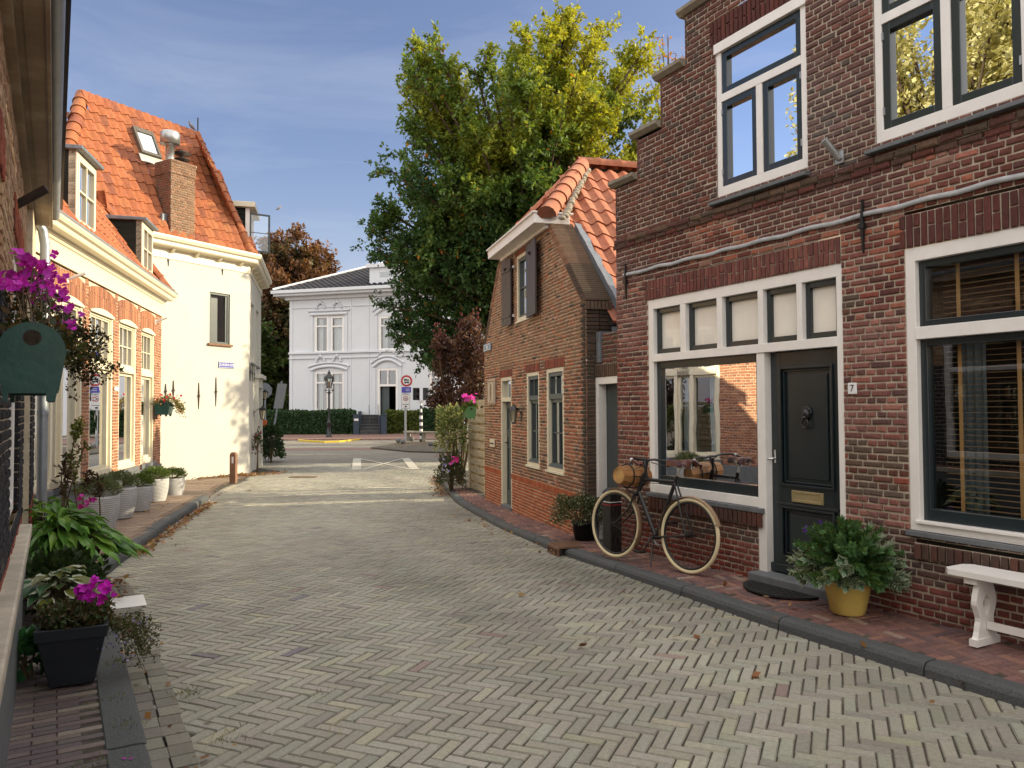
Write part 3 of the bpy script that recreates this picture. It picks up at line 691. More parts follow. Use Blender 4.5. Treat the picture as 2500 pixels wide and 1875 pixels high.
# upper windows
def upper(s0,s1,nm):
    f=MB(); f.fbox(A,s0-.01,s1+.01,5.06,5.155,-.08,.015); f.fbox(A,s1-.06,s1,3.66,5.06,-.08,-.01); f.fbox(A,s0,s0+.06,3.66,5.06,-.08,-.01)
    f.fbox(A,s0+.06,s1-.06,3.66,3.755,-.08,-.008); f.fbox(A,s0+.06,s1-.06,4.575,4.65,-.08,-.006); m=(s0+s1)/2; f.fbox(A,m-.035,m+.035,3.755,4.575,-.08,-.008)
    o=f.build('window_frame',M['white'],HA,.003)
    casement(A,o,s0+.06,s1-.06,4.65,5.06,.062,-.085,-.022,M['dark'],M['glass_hi'],name='top_light')
    for a,b in ((s0+.06,m-.035),(m+.035,s1-.06)): casement(A,o,a,b,3.755,4.575,.062,-.085,-.02,M['dark'],M['glass_hi'],name='casement')
    h=MB()
    for z in (3.87,4.45): h.fbox(A,s1-.075,s1-.06,z,z+.06,-.02,-.008); h.fbox(A,s0+.06,s0+.075,z,z+.06,-.02,-.008)
    h.build('hinges',M['steel'],o)
    room(A,HA,s0,s1,3.6,5.2,1.8)
    curtain(A,HA,s0+.06,s1-.06,3.7,5.05,-.17,M['voile'],.015,.08)
    q=MB(); q.hexa([P(s0-.03,3.585,-.1),P(s1+.05,3.585,-.1),P(s1+.05,3.585,.075),P(s0-.03,3.585,.075),P(s0-.03,3.66,-.1),P(s1+.05,3.66,-.1),P(s1+.05,3.615,.075),P(s0-.03,3.615,.075)]); q.build('window_sill',M['bluestone'],HA,.004)
upper(-.56,.505,0); upper(-2.32,-1.20,1)
# anchors, number, flagpole holder
def anchor(F,s,z0,z1,d,par,m=None,w=.014):
    a=MB(); a.hexa([F.P(s-.004,z0,d),F.P(s+.004,z0,d),F.P(s+.004,z0,d+.015),F.P(s-.004,z0,d+.015),F.P(s-w,(z0+z1)/2,d),F.P(s+w,(z0+z1)/2,d),F.P(s+w,(z0+z1)/2,d+.028),F.P(s-w,(z0+z1)/2,d+.028)])
    a.hexa([F.P(s-w,(z0+z1)/2,d),F.P(s+w,(z0+z1)/2,d),F.P(s+w,(z0+z1)/2,d+.028),F.P(s-w,(z0+z1)/2,d+.028),F.P(s-.006,z1,d),F.P(s+.006,z1,d),F.P(s+.006,z1,d+.018),F.P(s-.006,z1,d+.018)])
    a.fbox(F,s-w*1.8,s+w*1.8,(z0+z1)/2-.02,(z0+z1)/2+.02,d,d+.035); return a.build('wall_anchor',m or M['black'],par)
anchor(A,-1.09,2.84,3.26,.012,HA); anchor(A,1.93,2.86,3.26,.012,HA)
nb_=MB(); nb_.fbox(A,-1.005,-.925,1.745,1.835,.008,.02); hn=nb_.build('house_number',M['signwhite'],HA,.005)
text('7',A,-.965,1.79,.0205,.075,M['black'],hn,'digit',rev=True)
fh=MB(); fh.fbox(A,-.93,-.85,3.60,3.70,.012,.024); fh.tube([P(-.89,3.64,.02),P(-.86,3.78,.16)],.028,12); fh.build('flagpole_holder',M['steel'],HA)
# ================================================================== COTTAGE
HC=thing('brick_cottage','small old brick cottage with orange hipped roof, grey shutters and two tall cream-framed windows','house',CF.P(1.5,gz(12),0))
F=CF; P=F.P
FX=lambda x,y,d=0:F.px(x,y,d)
sN=FX(1431,1000)[0]; sF_=FX(1183.5,1100)[0]
rk=[(sN,FX(1426,734)[1]),(FX(1342,549)[0],FX(1342,549)[1])]; lk=[(sF_,FX(1183,844)[1]),(FX(1219,640)[0],FX(1219,640)[1])]
zTop=(rk[1][1]+lk[1][1])/2
def spanC(z):
    if z>zTop: return None
    a=sN if z<rk[0][1] else lerp(rk[0][0],rk[1][0],((z-rk[0][1])/(zTop-rk[0][1]))**1.0); b=sF_ if z<lk[0][1] else lerp(lk[0][0],lk[1][0],(z-lk[0][1])/(zTop-lk[0][1]))
    return (a,b)
def rect(x0,x1,yt,yb): # pixel box -> s0,s1,z0,z1
    a=FX(x0,yt); b=FX(x1,yb); c=FX(x0,yb); return (b[0],a[0],c[1],a[1])
W1=rect(1285.5,1317,911.5,1133); W2=rect(1334,1377,902,1145); WU=rect(1261,1300,628,786); DC=rect(1222.5,1250,923,1239)
WU=(WU[0],WU[1],WU[2],WU[3]); DC=(DC[0],DC[1],-.4,DC[3])
OC=[W1,W2,WU,DC]
def colC(s,z):
    n=noise.noise(Vector((s*.8,z*.9,2)))
    if z<.52+.05*n: return pick([((.36,.10,.045),5),((.30,.085,.04),3),((.40,.13,.06),2)])
    if R_.random()<.07: return pick([((.09,.065,.055),3),((.42,.24,.17),2)])
    if z<1.0: return pick([((.20,.095,.06),4),((.16,.085,.06),3),((.30,.12,.07),2)])
    if z<2.4 and n>-.15: return pick([((.36,.14,.08),6),((.20,.09,.06),3),((.17,.11,.08),2.5),((.36,.13,.07),1)])
    return pick([((.29,.17,.105),5),((.23,.135,.088),4),((.33,.17,.10),2.5),((.34,.13,.07),2)])
mb=MB(); brickwall(mb,F,spanC,-.40,.46,.048,.175,[DC],colC,joint=.015); 
soldier(mb,F,sN,DC[0],.46,.56,.052,colC,split=False); soldier(mb,F,DC[1],sF_,.46,.56,.052,colC,split=False)
def top_sol(w,ex=.06,h=.14): soldier(mb,F,w[0]-ex,w[1]+ex,w[3],w[3]+h,.052,lambda s,z:pick([((.26,.08,.05),3),((.18,.07,.05),2)]),split=False)
brickwall(mb,F,spanC,.56,zTop,.048,.175,OC+[(w[0]-.06,w[1]+.06,w[3],w[3]+.14) for w in OC],colC,joint=.015)
for w in OC: top_sol(w)
# dark quoin return + rear mass
shell(mb,F,sN+.01,sF_-.01,-.4,2.55,-.02,-6.5,1)
zc0=-.4
for r in range(int((rk[0][1]+.4)/.048)):
    z0=zc0+r*.048
    for q in range(2):
        d1=-.02-q*.17; c=pick([((.055,.04,.032),4),((.08,.05,.038),2)]); mb.hexa([P(sN-.006,z0+.005,d1-.16),P(sN+.02,z0+.005,d1-.16),P(sN+.02,z0+.005,d1),P(sN-.006,z0+.005,d1),P(sN-.006,z0+.043,d1-.16),P(sN+.02,z0+.043,d1-.16),P(sN+.02,z0+.043,d1),P(sN-.006,z0+.043,d1)],0,c)
        if q==0:
            c=pick([((.05,.04,.034),4),((.075,.05,.04),2)]); brick(mb,F,sN+.004,sN+(.15 if r%2 else .085),z0+.005,z0+.043,.004,c,0,.005,.002,.008)
mb.build('wall',[M['brick_clean'],M['mortar_pale']],HC)
# raked brick coping both sides
def coping(a,b,name,sg):
    mb=MB(); n=int((Vector((b[0]-a[0],b[1]-a[1])).length)/.047)
    for i in range(n):
        t=(i+.5)/n; s=lerp(a[0],b[0],t); z=lerp(a[1],b[1],t)
        # bricks perpendicular to rake, stepping
        c=pick([((.09,.06,.045),4),((.07,.05,.038),3),((.12,.08,.06),2)]) if t<.45 else pick([((.24,.13,.08),4),((.19,.10,.065),3),((.30,.17,.11),2)])
        mb.obox(P(s+sg*.03,z,-.16),F.e*.075,F.n*.17,Vector((0,0,.0145)),0,c); mb.obox(P(s+sg*.03,z+.023,-.165),F.e*.066,F.n*.162,Vector((0,0,.010)),0,(.15,.115,.085))
    for i in range(7): mb.obox(P(a[0]+sg*.02-sg*i*.0,a[1]-.06,-.03-i*.05),F.e*.05,F.n*.02,Vector((0,0,.05)),0,pick([((.12,.08,.06),3)]))
    return mb.build('raked_coping',[M['brick_clean'],M['mortar_pale']],HC)
coping(rk[0],rk[1],'c',1); coping(lk[0],lk[1],'c',-1)
# roof
sm=(rk[1][0]+lk[1][0])/2; apex=P(sm,5.62,-1.05); zR=apex.z; half=(sF_-sN)/2
eN=P(sN-.12,rk[0][1]-.3,-.30); zE=rk[0][1]-.28
def slopeplane(side):   # side -1 near (towards camera)
    top=P(sm,zR,-.3); s_e=sN-.15 if side<0 else sF_+.15
    b=(Vector(P(sm,zR,0))-Vector(P(s_e,zE,0))); return s_e,b.normalized(),b.length
for side in (-1,1):
    s_e,b,L=slopeplane(side); O=P(s_e,zE,-.28); a=-F.n; n=a.cross(b)*(1 if side>0 else -1)
    if n.z<0: n=-n
    tt=(zTop+.1-zE)/(zR-zE)
    ins=lambda x,y,tt=tt,L=L: (y/L<tt or x+.28> .28+1.05*((y/L-tt)/(1-tt))-.34) and y<L
    mb=MB(); tiles(mb,O,a,b,n,ins,6.2,L,newtile,.24,.34)
    mb.face([O-n*.05+b*0,O+a*6.3-n*.05,O+a*6.3+b*L-n*.05,O+a*.8+b*L-n*.05,O+b*L*tt-n*.05],1)
    mb.build('roof',[M['tile'],M['room']],HC)
# front hip
mb=MB(); O=P(rk[1][0]-.05,zTop+.12,.05); ap=P(sm,zR,-1.05); mid=P(sm,zTop+.12,.05); b=(ap-mid); L=b.length; b.normalize(); a=F.e; n=a.cross(b); n=n if n.z>0 else -n; wd=lk[1][0]-rk[1][0]+.1
tiles(mb,O,a,b,n,lambda x,y:abs(x-wd/2)<wd/2*(1-y/L)+.02,wd,L,newtile,.22,.32); mb.build('hip_slope',[M['tile']],HC)
mb=MB(); ridgetiles(mb,P(rk[1][0]-.12,zTop+.10,.08),ap+Vector((0,0,.02)),.13,newtile,.33); ridgetiles(mb,P(lk[1][0]+.1,zTop+.10,.08),ap+Vector((0,0,.02)),.12,newtile,.33); ridgetiles(mb,P(sm,zR+.03,-5.8),P(sm,zR+.03,-.95),.12,newtile,.36); mb.build('ridge_tiles',M['tile'],HC)
mb=MB(); q0=P(rk[1][0]-.235,zTop+.05,-.12); q1=P(sm-.13,zR-.09,-1.08)
for i in range(34): 
    c=q0.lerp(q1,(i+.5)/34); mb.sphere(c+Vector((R_.uniform(-.02,.02),0,.02*R_.random()-.015)),.045+.02*R_.random(),8,0,(1,1,1),(1,.9,.6))
mb.build('hip_mortar',M['concrete'],HC)
# box gutter
g0=FX(1304,543,.25)[0]; g1=FX(1191.5,638,.25)[0]; zg=FX(1304,543,.25)[1]
mb=MB(); mb.fbox(F,g0,g1,zg,zg+.14,.22,.25); mb.fbox(F,g0,g0+.03,zg,zg+.14,-.28,.22); mb.fbox(F,g1-.03,g1,zg,zg+.14,-.1,.22); mb.fbox(F,g0+.03,g1-.03,zg+.0,zg+.02,-.1,.22); mb.fbox(F,g0-.02,g1+.02,zg+.14,zg+.165,-.33,.28)
mb.fbox(F,g0+.08,g1-.1,zg-.05,zg-.001,.012,.06)
mb.build('box_gutter',M['white'],HC,.004)
# windows
def cotwin(w,transom,name,bars=1):
    s0,s1,z0,z1=w; f=MB(); ringframe(f,F,s0,s1,z0,z1,.055,-.10,-.004,wb=.05); o=f.build('window_frame',M['cream'],HC,.003)
    if transom:
        zt=lerp(z0,z1,.70)
        casement(F,o,s0+.055,s1-.055,zt,z1-.055,.055,-.09,-.02,M['slate_door'],M['glass'],bars=(1,0),name='top_light',wb=.075)
        casement(F,o,s0+.055,s1-.055,z0+.05,zt,.05,-.11,-.055,M['slate_door'],M['glass'],bars=(1,1),name='window_sash')
        sl=MB(); sl.hexa([P(s0+.05,z0+.05,-.06),P(s1-.05,z0+.05,-.06),P(s1-.05,z0+.05,.0),P(s0+.05,z0+.05,.0),P(s0+.05,z0+.10,-.06),P(s1-.05,z0+.10,-.06),P(s1-.05,z0+.06,.0),P(s0+.05,z0+.06,.0)]); sl.build('weather_board',M['slate_door'],o)
    else: casement(F,o,s0+.055,s1-.055,z0+.05,z1-.055,.045,-.09,-.03,M['slate_door'],M['glass'],bars=(1,1),name='window_sash')
    room(F,HC,s0,s1,z0,z1,1.2); curtain(F,HC,s0+.05,s1-.05,z0+.05,z0+(z1-z0)*.62,-.22,M['voile'],.02,.07)
    sb=MB(); sb.fbox(F,s0-.03,s1+.03,z0-.035,z0-.002,-.02,.025); sb.build('window_sill',M['cream'],HC,.004)
cotwin(W1,True,'a'); cotwin(W2,True,'b'); cotwin(WU,False,'c')
# shutters: open, at an angle
def shutter(sh,ang,w,z0,z1,ex):
    mb=MB(); d=Vector(F.e)*math.cos(ang)*ex+Vector(F.n)*math.sin(ang); O=P(sh,0,.05); nn=Vector((-d.y,d.x,0))
    for i in range(4):
        c=O+d*(w*(i+.5)/4); mb.obox(Vector((c.x,c.y,(z0+z1)/2)),d*(w/8-.002),nn*.014,Vector((0,0,(z1-z0)/2)))
    for z in (z0+.15,z1-.2): c=O+d*w*.5+nn*.018; mb.obox(Vector((c.x,c.y,z)),d*w*.46,nn*.008,(0,0,.02))
    o=mb.build('shutter',M['shutter'],HC,.003)
    h=MB(); c=O+d*w*.5; h.lathe([(.0,-.03),(.012,-.03),(.03,.0),(.02,.025),(0,.03)],(c.x-F.n.x*-.02,c.y,(z0+z1)/2+.35*(z1-z0)),8); h.build('heart_cutout',M['room'],o)
    for z in (z0+.15,z1-.15): hh=MB(); hh.fbox(F,sh-.02,sh+.02,z-.02,z+.02,.0,.03); hh.build('hinge',M['signwhite'],o)
zu0,zu1=WU[2]-.03,WU[3]+.02
shutter(WU[0]+.13,math.radians(5),.66,zu0,zu1,-1); shutter(WU[1]+.16,math.radians(7),.42,zu0,zu1,1)
# cottage door
s0,s1,_,z1=DC; z0=gz(13)+.12
f=MB(); f.fbox(F,s0,s0+.06,z0,z1,-.1,-.004); f.fbox(F,s1-.06,s1,z0,z1,-.1,-.004); f.fbox(F,s0+.06,s1-.06,z1-.06,z1,-.1,-.004); f.fbox(F,s0+.06,s1-.06,z1-.42,z1-.35,-.1,-.004); fo=f.build('door_frame',M['cream'],HC,.003)
pane(F,fo,s0+.06,s1-.06,z1-.35,z1-.06,-.07,M['glass']); room(F,HC,s0,s1,z1-.4,z1,.6)
d_=MB(); d_.fbox(F,s0+.06,s1-.06,z0+.03,z1-.42,-.13,-.09); 
for a,b in ((.12,.62),(.70,1.0)): ringframe(d_,F,s0+.14,s1-.14,lerp(z0,z1-.42,a)+.03,lerp(z0,z1-.42,b)-.08,.03,-.09,-.072)
dd=d_.build('door',M['slate_door'],HC,.003)
h=MB(); h.fbox(F,s1-.16,s1-.13,z0+.95,z0+1.2,-.09,-.08); h.tube([P(s1-.145,z0+1.1,-.08),P(s1-.145,z0+1.1,-.03),P(s1-.27,z0+1.1,-.03)],.01,6); h.build('door_handle',M['black'],dd)
mb=MB(); mb.fbox(F,s0+.02,s1-.02,z0-.1,z0+.03,-.12,.02); mb.build('door_sill',M['bluestone'],HC,.006)
# cottage wall lantern
def lantern(F,s,z,par,sc=1,d=.14,m=M['black']):
    mb=MB(); P=F.P; c=P(s,z,d); h=.12*sc
    mb.lathe([(.035*sc,-h),(.075*sc,h*.8),(.085*sc,h*.85)],c,4,rot=.4); 
    o=MB(); 
    for k in range(4):
        a=.4+k*math.pi/2; o.tube([c+Vector((.04*sc*math.cos(a),.04*sc*math.sin(a),-h)),c+Vector((.085*sc*math.cos(a),.085*sc*math.sin(a),h*.85))],.006*sc,5)
    o.lathe([(.045*sc,-h-.02),(.045*sc,-h),(.0,-h)],c,4,rot=.4); o.lathe([(.105*sc,h*.85),(.06*sc,h*1.35),(.02*sc,h*1.6),(.025*sc,h*1.75),(0,h*1.85)],c,4,rot=.4,smooth=False)
    o.tube([c+Vector((0,0,h*1.2)),P(s,z+h*1.2,d*.5),P(s,z+h*.2,.015)],.009*sc,6); o.fbox(F,s-.03*sc,s+.03*sc,z-h*.6,z+h*.8,.012,.022)
    ob=o.build('wall_lantern',m,par); g=mb.build('lamp_glass',M['lampglass'],ob); return ob
sl_,zl_=FX(1260,1015,.1); lantern(F,sl_,zl_,HC,.85)
a=rect(1194,1211.5,928,988); mb=MB(); mb.fbox(F,*a,.01,.035); o=mb.build('stone_tablet',M['art'],HC,.004)
mb=MB(); ringframe(mb,F,a[0]+.02,a[1]-.02,a[2]+.02,a[3]-.02,.015,.035,.043); mc=(a[0]+a[1])/2; hh=a[3]-a[2]
for sg in(-1,1): mb.tube([P(mc+sg*.02,a[3]-.08,.04),P(mc+sg*.035,a[2]+hh*.5,.042),P(mc+sg*.02,a[2]+hh*.35,.04),P(mc+sg*.05,a[2]+.06,.04)],.007,6)
mb.build('carved_relief',mat('relief_stone',(.30,.24,.17),.8),o)
a=rect(1199,1210,1071,1090); mb=MB(); mb.fbox(F,*a,.01,.03); o=mb.build('letter_slot',M['cream'],HC,.004); mb=MB(); mb.fbox(F,a[0]+.03,a[1]-.03,lerp(a[2],a[3],.35),lerp(a[2],a[3],.55),.03,.034); mb.build('slot',M['black'],o)
a=rect(1184,1201,842,860); mb=MB(); mb.fbox(F,*a,.01,.03); o=mb.build('street_name_sign',mat('faded_sign',(.20,.27,.36),.5),HC,.003); mb=MB(); ringframe(mb,F,a[0]+.02,a[1]-.02,a[2]+.015,a[3]-.015,.01,.03,.033); mc=(a[0]+a[1])/2
for i in range(3): x=mc+.05-i*.05; mb.fbox(F,x-.012,x+.012,a[2]+.04,a[3]-.04,.03,.033)
mb.build('sign_border',M['signwhite'],o)
# flue pipe and lead on near slope
p0=P(sN-.02,0,-1.0)
mb=MB(); q=gnd(1496,703,0)
px0=AN.P(2.22,0,-.35); mb.tube([Vector((px0.x,px0.y,2.9)),Vector((px0.x,px0.y,3.66))],.045,12); mb.lathe([(.06,0),(.075,.01),(.02,.05),(0,.055)],(px0.x,px0.y,3.66),12); mb.build('flue_pipe',M['lead'],HC)
mb=MB()
n=14
a=P(rk[1][0]-.10,zTop-.02,-.34); b_=P(rk[0][0]-.18,rk[0][1]-.05,-.34)
mb.grid([[a.lerp(b_,i/n)+Vector(F.n)*(-.10*k+.02*math.sin(i*1.7)*k)+Vector((0,0,.05-.02*k+.008*math.sin(i*2.1))) for i in range(n+1)] for k in (0,1)]); mb.grid([[a.lerp(b_,i/n)+Vector((0,0,dz+.008*math.sin(i*2.1)))+Vector(F.n)*0.004 for i in range(n+1)] for dz in(-.1,.05)])
mb.build('lead_flashing',M['lead'],HC)
mb=MB(); s_=rk[0][0]; mb.fbox(F,s_-.16,s_-.05,2.20,2.58,-.32,-.12); mb.grid([[P(s_-.12-.06*k,2.65-.3*j,-.30-.28*k) for k in range(3)] for j in (0,1)]); mb.build('lead_valley_box',M['lead'],HC,.006)
mb=MB(); mb.fbox(F,s_-.30,s_-.18,2.28,2.36,-1.5,-.28); mb.build('gutter',M['white'],HC,.004)
c=P(s_-.24,2.28,-.45); mb=MB(); mb.tube([c,c+Vector((0,0,-.12)),c+Vector((.05,-.05,-.22)),c+Vector((.16,-.14,-.32))],.035,10); mb.build('drain_pipe',M['zinc'],HC)
# passage wall and gate between cottage and house A
G0=P(sN-.015,0,-.14); G1=AN.P(2.125,0,-.14); GF=Frame((G1.x,G1.y),((G0-G1).x,(G0-G1).y),True); GL=(G0-G1).length
if GF.n.dot(CF.n)<0: GF=Frame((G1.x,G1.y),((G0-G1).x,(G0-G1).y),False)
HG=thing('passage_gate','tall white framed grey plank gate in the narrow brick passage between the two brick houses','gate',GF.P(GL/2,gz(9),0))
g_s=GF.px(1457,1000)[0]; zg1=GF.px(1470,921)[1]
mb=MB(); brickwall(mb,GF,lambda z:(-.0,GL+.02),-.3,2.55,.052,.17,[(-.05,g_s,-.5,zg1)],lambda s,z:pick([((.10,.06,.045),3),((.16,.06,.045),3)])); soldier(mb,GF,.0,g_s+.1,zg1,zg1+.16,.05,lambda s,z:pick([((.12,.075,.05),3),((.09,.06,.045),3)]),split=False,d=.02); mb.build('wall',[M['brick_clean'],M['mortar_dark']],HG)
mb=MB(); mb.fbox(GF,g_s-.07,g_s,-.25,zg1,-.10,.015); mb.fbox(GF,.0,g_s-.07,zg1-.085,zg1,-.10,.015); mb.build('gate_frame',M['white'],HG,.004)
mb=MB()
for i in range(5): w=(g_s-.07)/5; mb.fbox(GF,i*w+.002,(i+1)*w-.002,-.2,zg1-.085,-.13,-.10)
mb.build('plank_door',M['slate_door'],HG,.004)
# ================================================================== HOUSE B (left, cream cornice, tall windows)
F=BF; P=F.P
HB=thing('brick_townhouse','low orange brick townhouse with heavy cream cornice, tall cream windows and two green dormers','house',P(4,gz(14)+.05,0))
BE=8.6; 
def FXB(x,y,d=0): return BF.px(x,y,d)
def rB(x0,x1,yt,yb,d=0):
    s_far=FXB(x1,1000,d)[0]; s_near=FXB(x0,1000,d)[0]; zt=FXB(x1,yt,d)[1]; return (s_far,s_near,yb,zt)
zs=.56; zt=3.34
BW=[rB(343.7,376,812,zs),rB(289,332,790,zs),rB(217,275.7,760,zs),rB(126,201,740,zs),]
BW=[(a,b,zs,zt) for a,b,_,_ in BW]; print('BW',BW); BW.append((6.15,7.25,zs,zt))
colB=lambda s,z: pick([((.34,.15,.085),5),((.28,.125,.075),3),((.40,.19,.11),2),((.22,.10,.07),1)])
mb=MB(); brickwall(mb,F,lambda z:(0,BE),-.2,4.0,.0545,.2,BW+[(a-.08,b+.08,zt-.09,zt+.36) for a,b,_,_ in BW],colB,joint=.012,jit=.002)
for a,b,_,_ in BW: soldier(mb,F,a-.08,b+.08,zt+.0,zt+.36,.062,colB,split=True,arch=.09,d=.004,joint=.013); mb.face([P(a-.08,zt-.1,-.02),P(b+.08,zt-.1,-.02),P(b+.08,zt,-.02),P(a-.08,zt,-.02)],1)
shell(mb,F,.01,BE,-.2,4.2,-.02,-7,1)
for r in range(78):
    z0=-.2+r*.0545
    for q in range(3): mb.fbox(F,-.008,.01,z0+.006,z0+.049,-.2*q-.2,-.2*q-.01,0,colB(0,0))
mb.build('wall',[M['brick_clean'],M['mortar_pale']],HB)
mb=MB(); mb.fbox(F,0,BE,-.2,zs-.10,-.0,.035); mb.build('plinth',M['bluestone'],HB,.01)
for i,(a,b,c,e) in enumerate(BW):
    f=MB(); ringframe(f,F,a,b,c,e+.0,.085,-.12,-.012,wb=.09,wt=.10); zm=lerp(c,e,.655); f.fbox(F,a+.085,b-.085,zm-.045,zm+.045,-.12,.0)
    ringframe(f,F,a+.085,b-.085,zm+.045,e-.10,.04,-.10,-.03); 
    o=f.build('window_frame',M['cream'],HB,.005)
    m_=MB(); n=9; mid=(a+b)/2
    m_.prism([P(a,e-.1,-.03)]+[P(lerp(a,b,k/n),e+.0+.0*k-.075*((k/n-.5)*2)**2+.0,-.03) for k in range(n+1)]+[P(b,e-.1,-.03)],F.n*.05); m_.build('arched_head',M['cream'],o)
    casement(F,o,a+.125,b-.125,zm+.085,e-.14,.03,-.11,-.05,M['cream'],M['glass'],bars=(2,1),bw=.022,name='top_sash')
    casement(F,o,a+.085,b-.085,c+.09,zm-.045,.055,-.13,-.06,M['cream'],M['glass'],name='window_sash')
    room(F,HB,a,b,c,e,2.0)
    curtain(F,HB,a+.10,a+.36,c+.1,e-.1,-.28,M['curtain'] if i==3 else M['voile'],.025,.07); curtain(F,HB,b-.38,b-.10,c+.1,e-.1,-.28,M['curtain'] if i!=2 else M['voile'],.025,.07)
    sb=MB(); sb.fbox(F,a-.06,b+.06,c-.09,c-.005,-.1,.055); sb.build('window_sill',M['bluestone'],HB,.006)
mb=MB()
CP=[(0,3.80),(.055,3.80),(.055,3.86),(.03,3.88),(.03,4.22),(.07,4.24),(.09,4.29),(.13,4.31),(.15,4.36),(.34,4.37),(.36,4.40),(.36,4.47),(.43,4.50),(.47,4.56),(.47,4.62),(.30,4.64),(0,4.64)]
a0=-.04; CP=[(d*.6,3.72+(z-3.80)*.667) for d,z in CP]
rows=[[P(a0-max(0,d-.03),z,d) for d,z in CP],[P(BE,z,d) for d,z in CP]]; mb.grid(rows,0,(1,1,1),False); 
rows2=[[P(a0-max(0,d-.03),z,d) for d,z in CP],[P(a0-max(0,d-.03),z,-.5) for d,z in CP]]; mb.grid(rows2,0,(1,1,1),False)
mb.build('cornice',M['cream'],HB)
mb=MB(); mb.grid([[P(a0-.27,4.262,.290),P(a0-.27,4.295,.290),P(a0-.25,4.30,.27)],[P(BE,4.262,.290),P(BE,4.295,.290),P(BE,4.30,.27)]],0,(1,1,1),False); mb.build('zinc_gutter_edge',M['zinc'],HB)
# roof: slope over the street and hip at the far end
pt=math.radians(56); ez=4.24
hip=lambda y: y*math.cos(pt)*1.0
mb=MB(); O=P(-.1,ez,.12); a=F.e; b=(-F.n*math.cos(pt)+Vector((0,0,math.sin(pt)))); n=F.n*math.sin(pt)+Vector((0,0,math.cos(pt)))
tiles(mb,O,a,b,n,lambda x,y:x>y*math.cos(pt)*.75-.0,8.5,2.5,orange,.24,.33)
mb.build('roof',[M['tile'],M['room']],HB)
mb=MB(); O2=P(-.15,ez,.05); b2=(F.e*math.cos(pt)*.9+Vector((0,0,math.sin(pt)))).normalized(); n2=(-F.e*math.sin(pt)+Vector((0,0,math.cos(pt))*1)); tiles(mb,O2,-F.n,b2,n2,lambda x,y:x>y*.5,6,2.5,orange,.24,.33); mb.build('end_slope',[M['tile']],HB)
mb=MB(); ridgetiles(mb,P(-.12,ez+.02,.12),P(-.12,ez+.02,.12)+(b+F.e*math.cos(pt)*.75)*2.9,.14,orange,.36); mb.build('hip_tiles',M['tile'],HB)
# dormers
def dormer(xf0,xf1,ytop,ybot,dset,name):
    s_f=FXB(xf1,700,dset)[0]; s_n=FXB(xf0,700,dset)[0]; z0=FXB(xf0,ybot,dset)[1]; z1=FXB(xf0,ytop,dset)[1]
    f=MB(); ringframe(f,F,s_f,s_n,z0,z1,.07,dset-.12,dset,wb=.09,wt=.09); o=f.build('dormer_front',M['cream'],HB,.004)
    casement(F,o,s_f+.07,s_n-.07,z0+.09,z1-.09,.05,dset-.07,dset+.01,M['cream'],M['glass'],bars=(1,1),bw=.03,name='dormer_sash')
    room(F,HB,s_f,s_n,z0,z1,1.0,d=dset-.12)
    curtain(F,HB,s_f+.1,s_n-.1,z0+.1,z1-.1,dset-.3,M['voile'],.02,.08)
    back=dset-(z1-z0)/math.tan(pt)-.2
    for s in (s_f+.02,s_n-.02):
        cheek=MB(); cheek.prism([P(s,z0-.15,dset-.02),P(s,z1,dset-.02),P(s,z1,back),P(s,z0-.15,dset-.3)],F.e*.02); cheek.build('dormer_cheek',M['dormer'],HB)
    t=MB(); t.hexa([P(s_f-.08,z1,back-.3),P(s_n+.08,z1,back-.3),P(s_n+.08,z1,dset+.10),P(s_f-.08,z1,dset+.10),P(s_f-.08,z1+.09,back-.3),P(s_n+.08,z1+.09,back-.3),P(s_n+.08,z1+.06,dset+.10),P(s_f-.08,z1+.06,dset+.10)]); t.build('dormer_roof',M['lead'],HB,.01)
dormer(346,372.5,537,664,-.10,'a'); dormer(184,232,362,551,-.10,'b')
for x,y in ((163,682),(378,786)):
    s,z=FXB(x,y); mb=MB(); mb.tube([P(s,z,0),P(s,z+.10,.25)],.024,8); mb.fbox(F,s-.03,s+.03,z-.05,z+.05,.0,.02); mb.build('flagpole_holder',M['signwhite'],HB)
for x,y in ((282,947),(290,947)): pass
s,z=FXB(282,949); mb=MB(); mb.fbox(F,s-.13,s+.13,z-.035,z+.035,.012,.025); mb.build('name_plate',M['signwhite'],HB,.003)
# rain pipe where the two left houses meet
def zpipe():
    c=LF.P(9.25,0,.13); mb=MB()
    mb.tube([(c.x,c.y,-.05),(c.x,c.y,3.35),(c.x-.01,c.y-.03,3.5),(c.x-.06,c.y-.10,3.62),(c.x-.06,c.y-.12,3.9)],.048,14)
    for z in (.35,1.6,2.9): mb.tube([(c.x,c.y,z),(c.x,c.y,z+.05)],.055,14)
    o=mb.build('drain_pipe',M['zinc'],None,loc=(c.x,c.y,0)); tag(o,'grey rain pipe running down between the black brick facade and the cream-corniced townhouse','drain pipe')
zpipe()
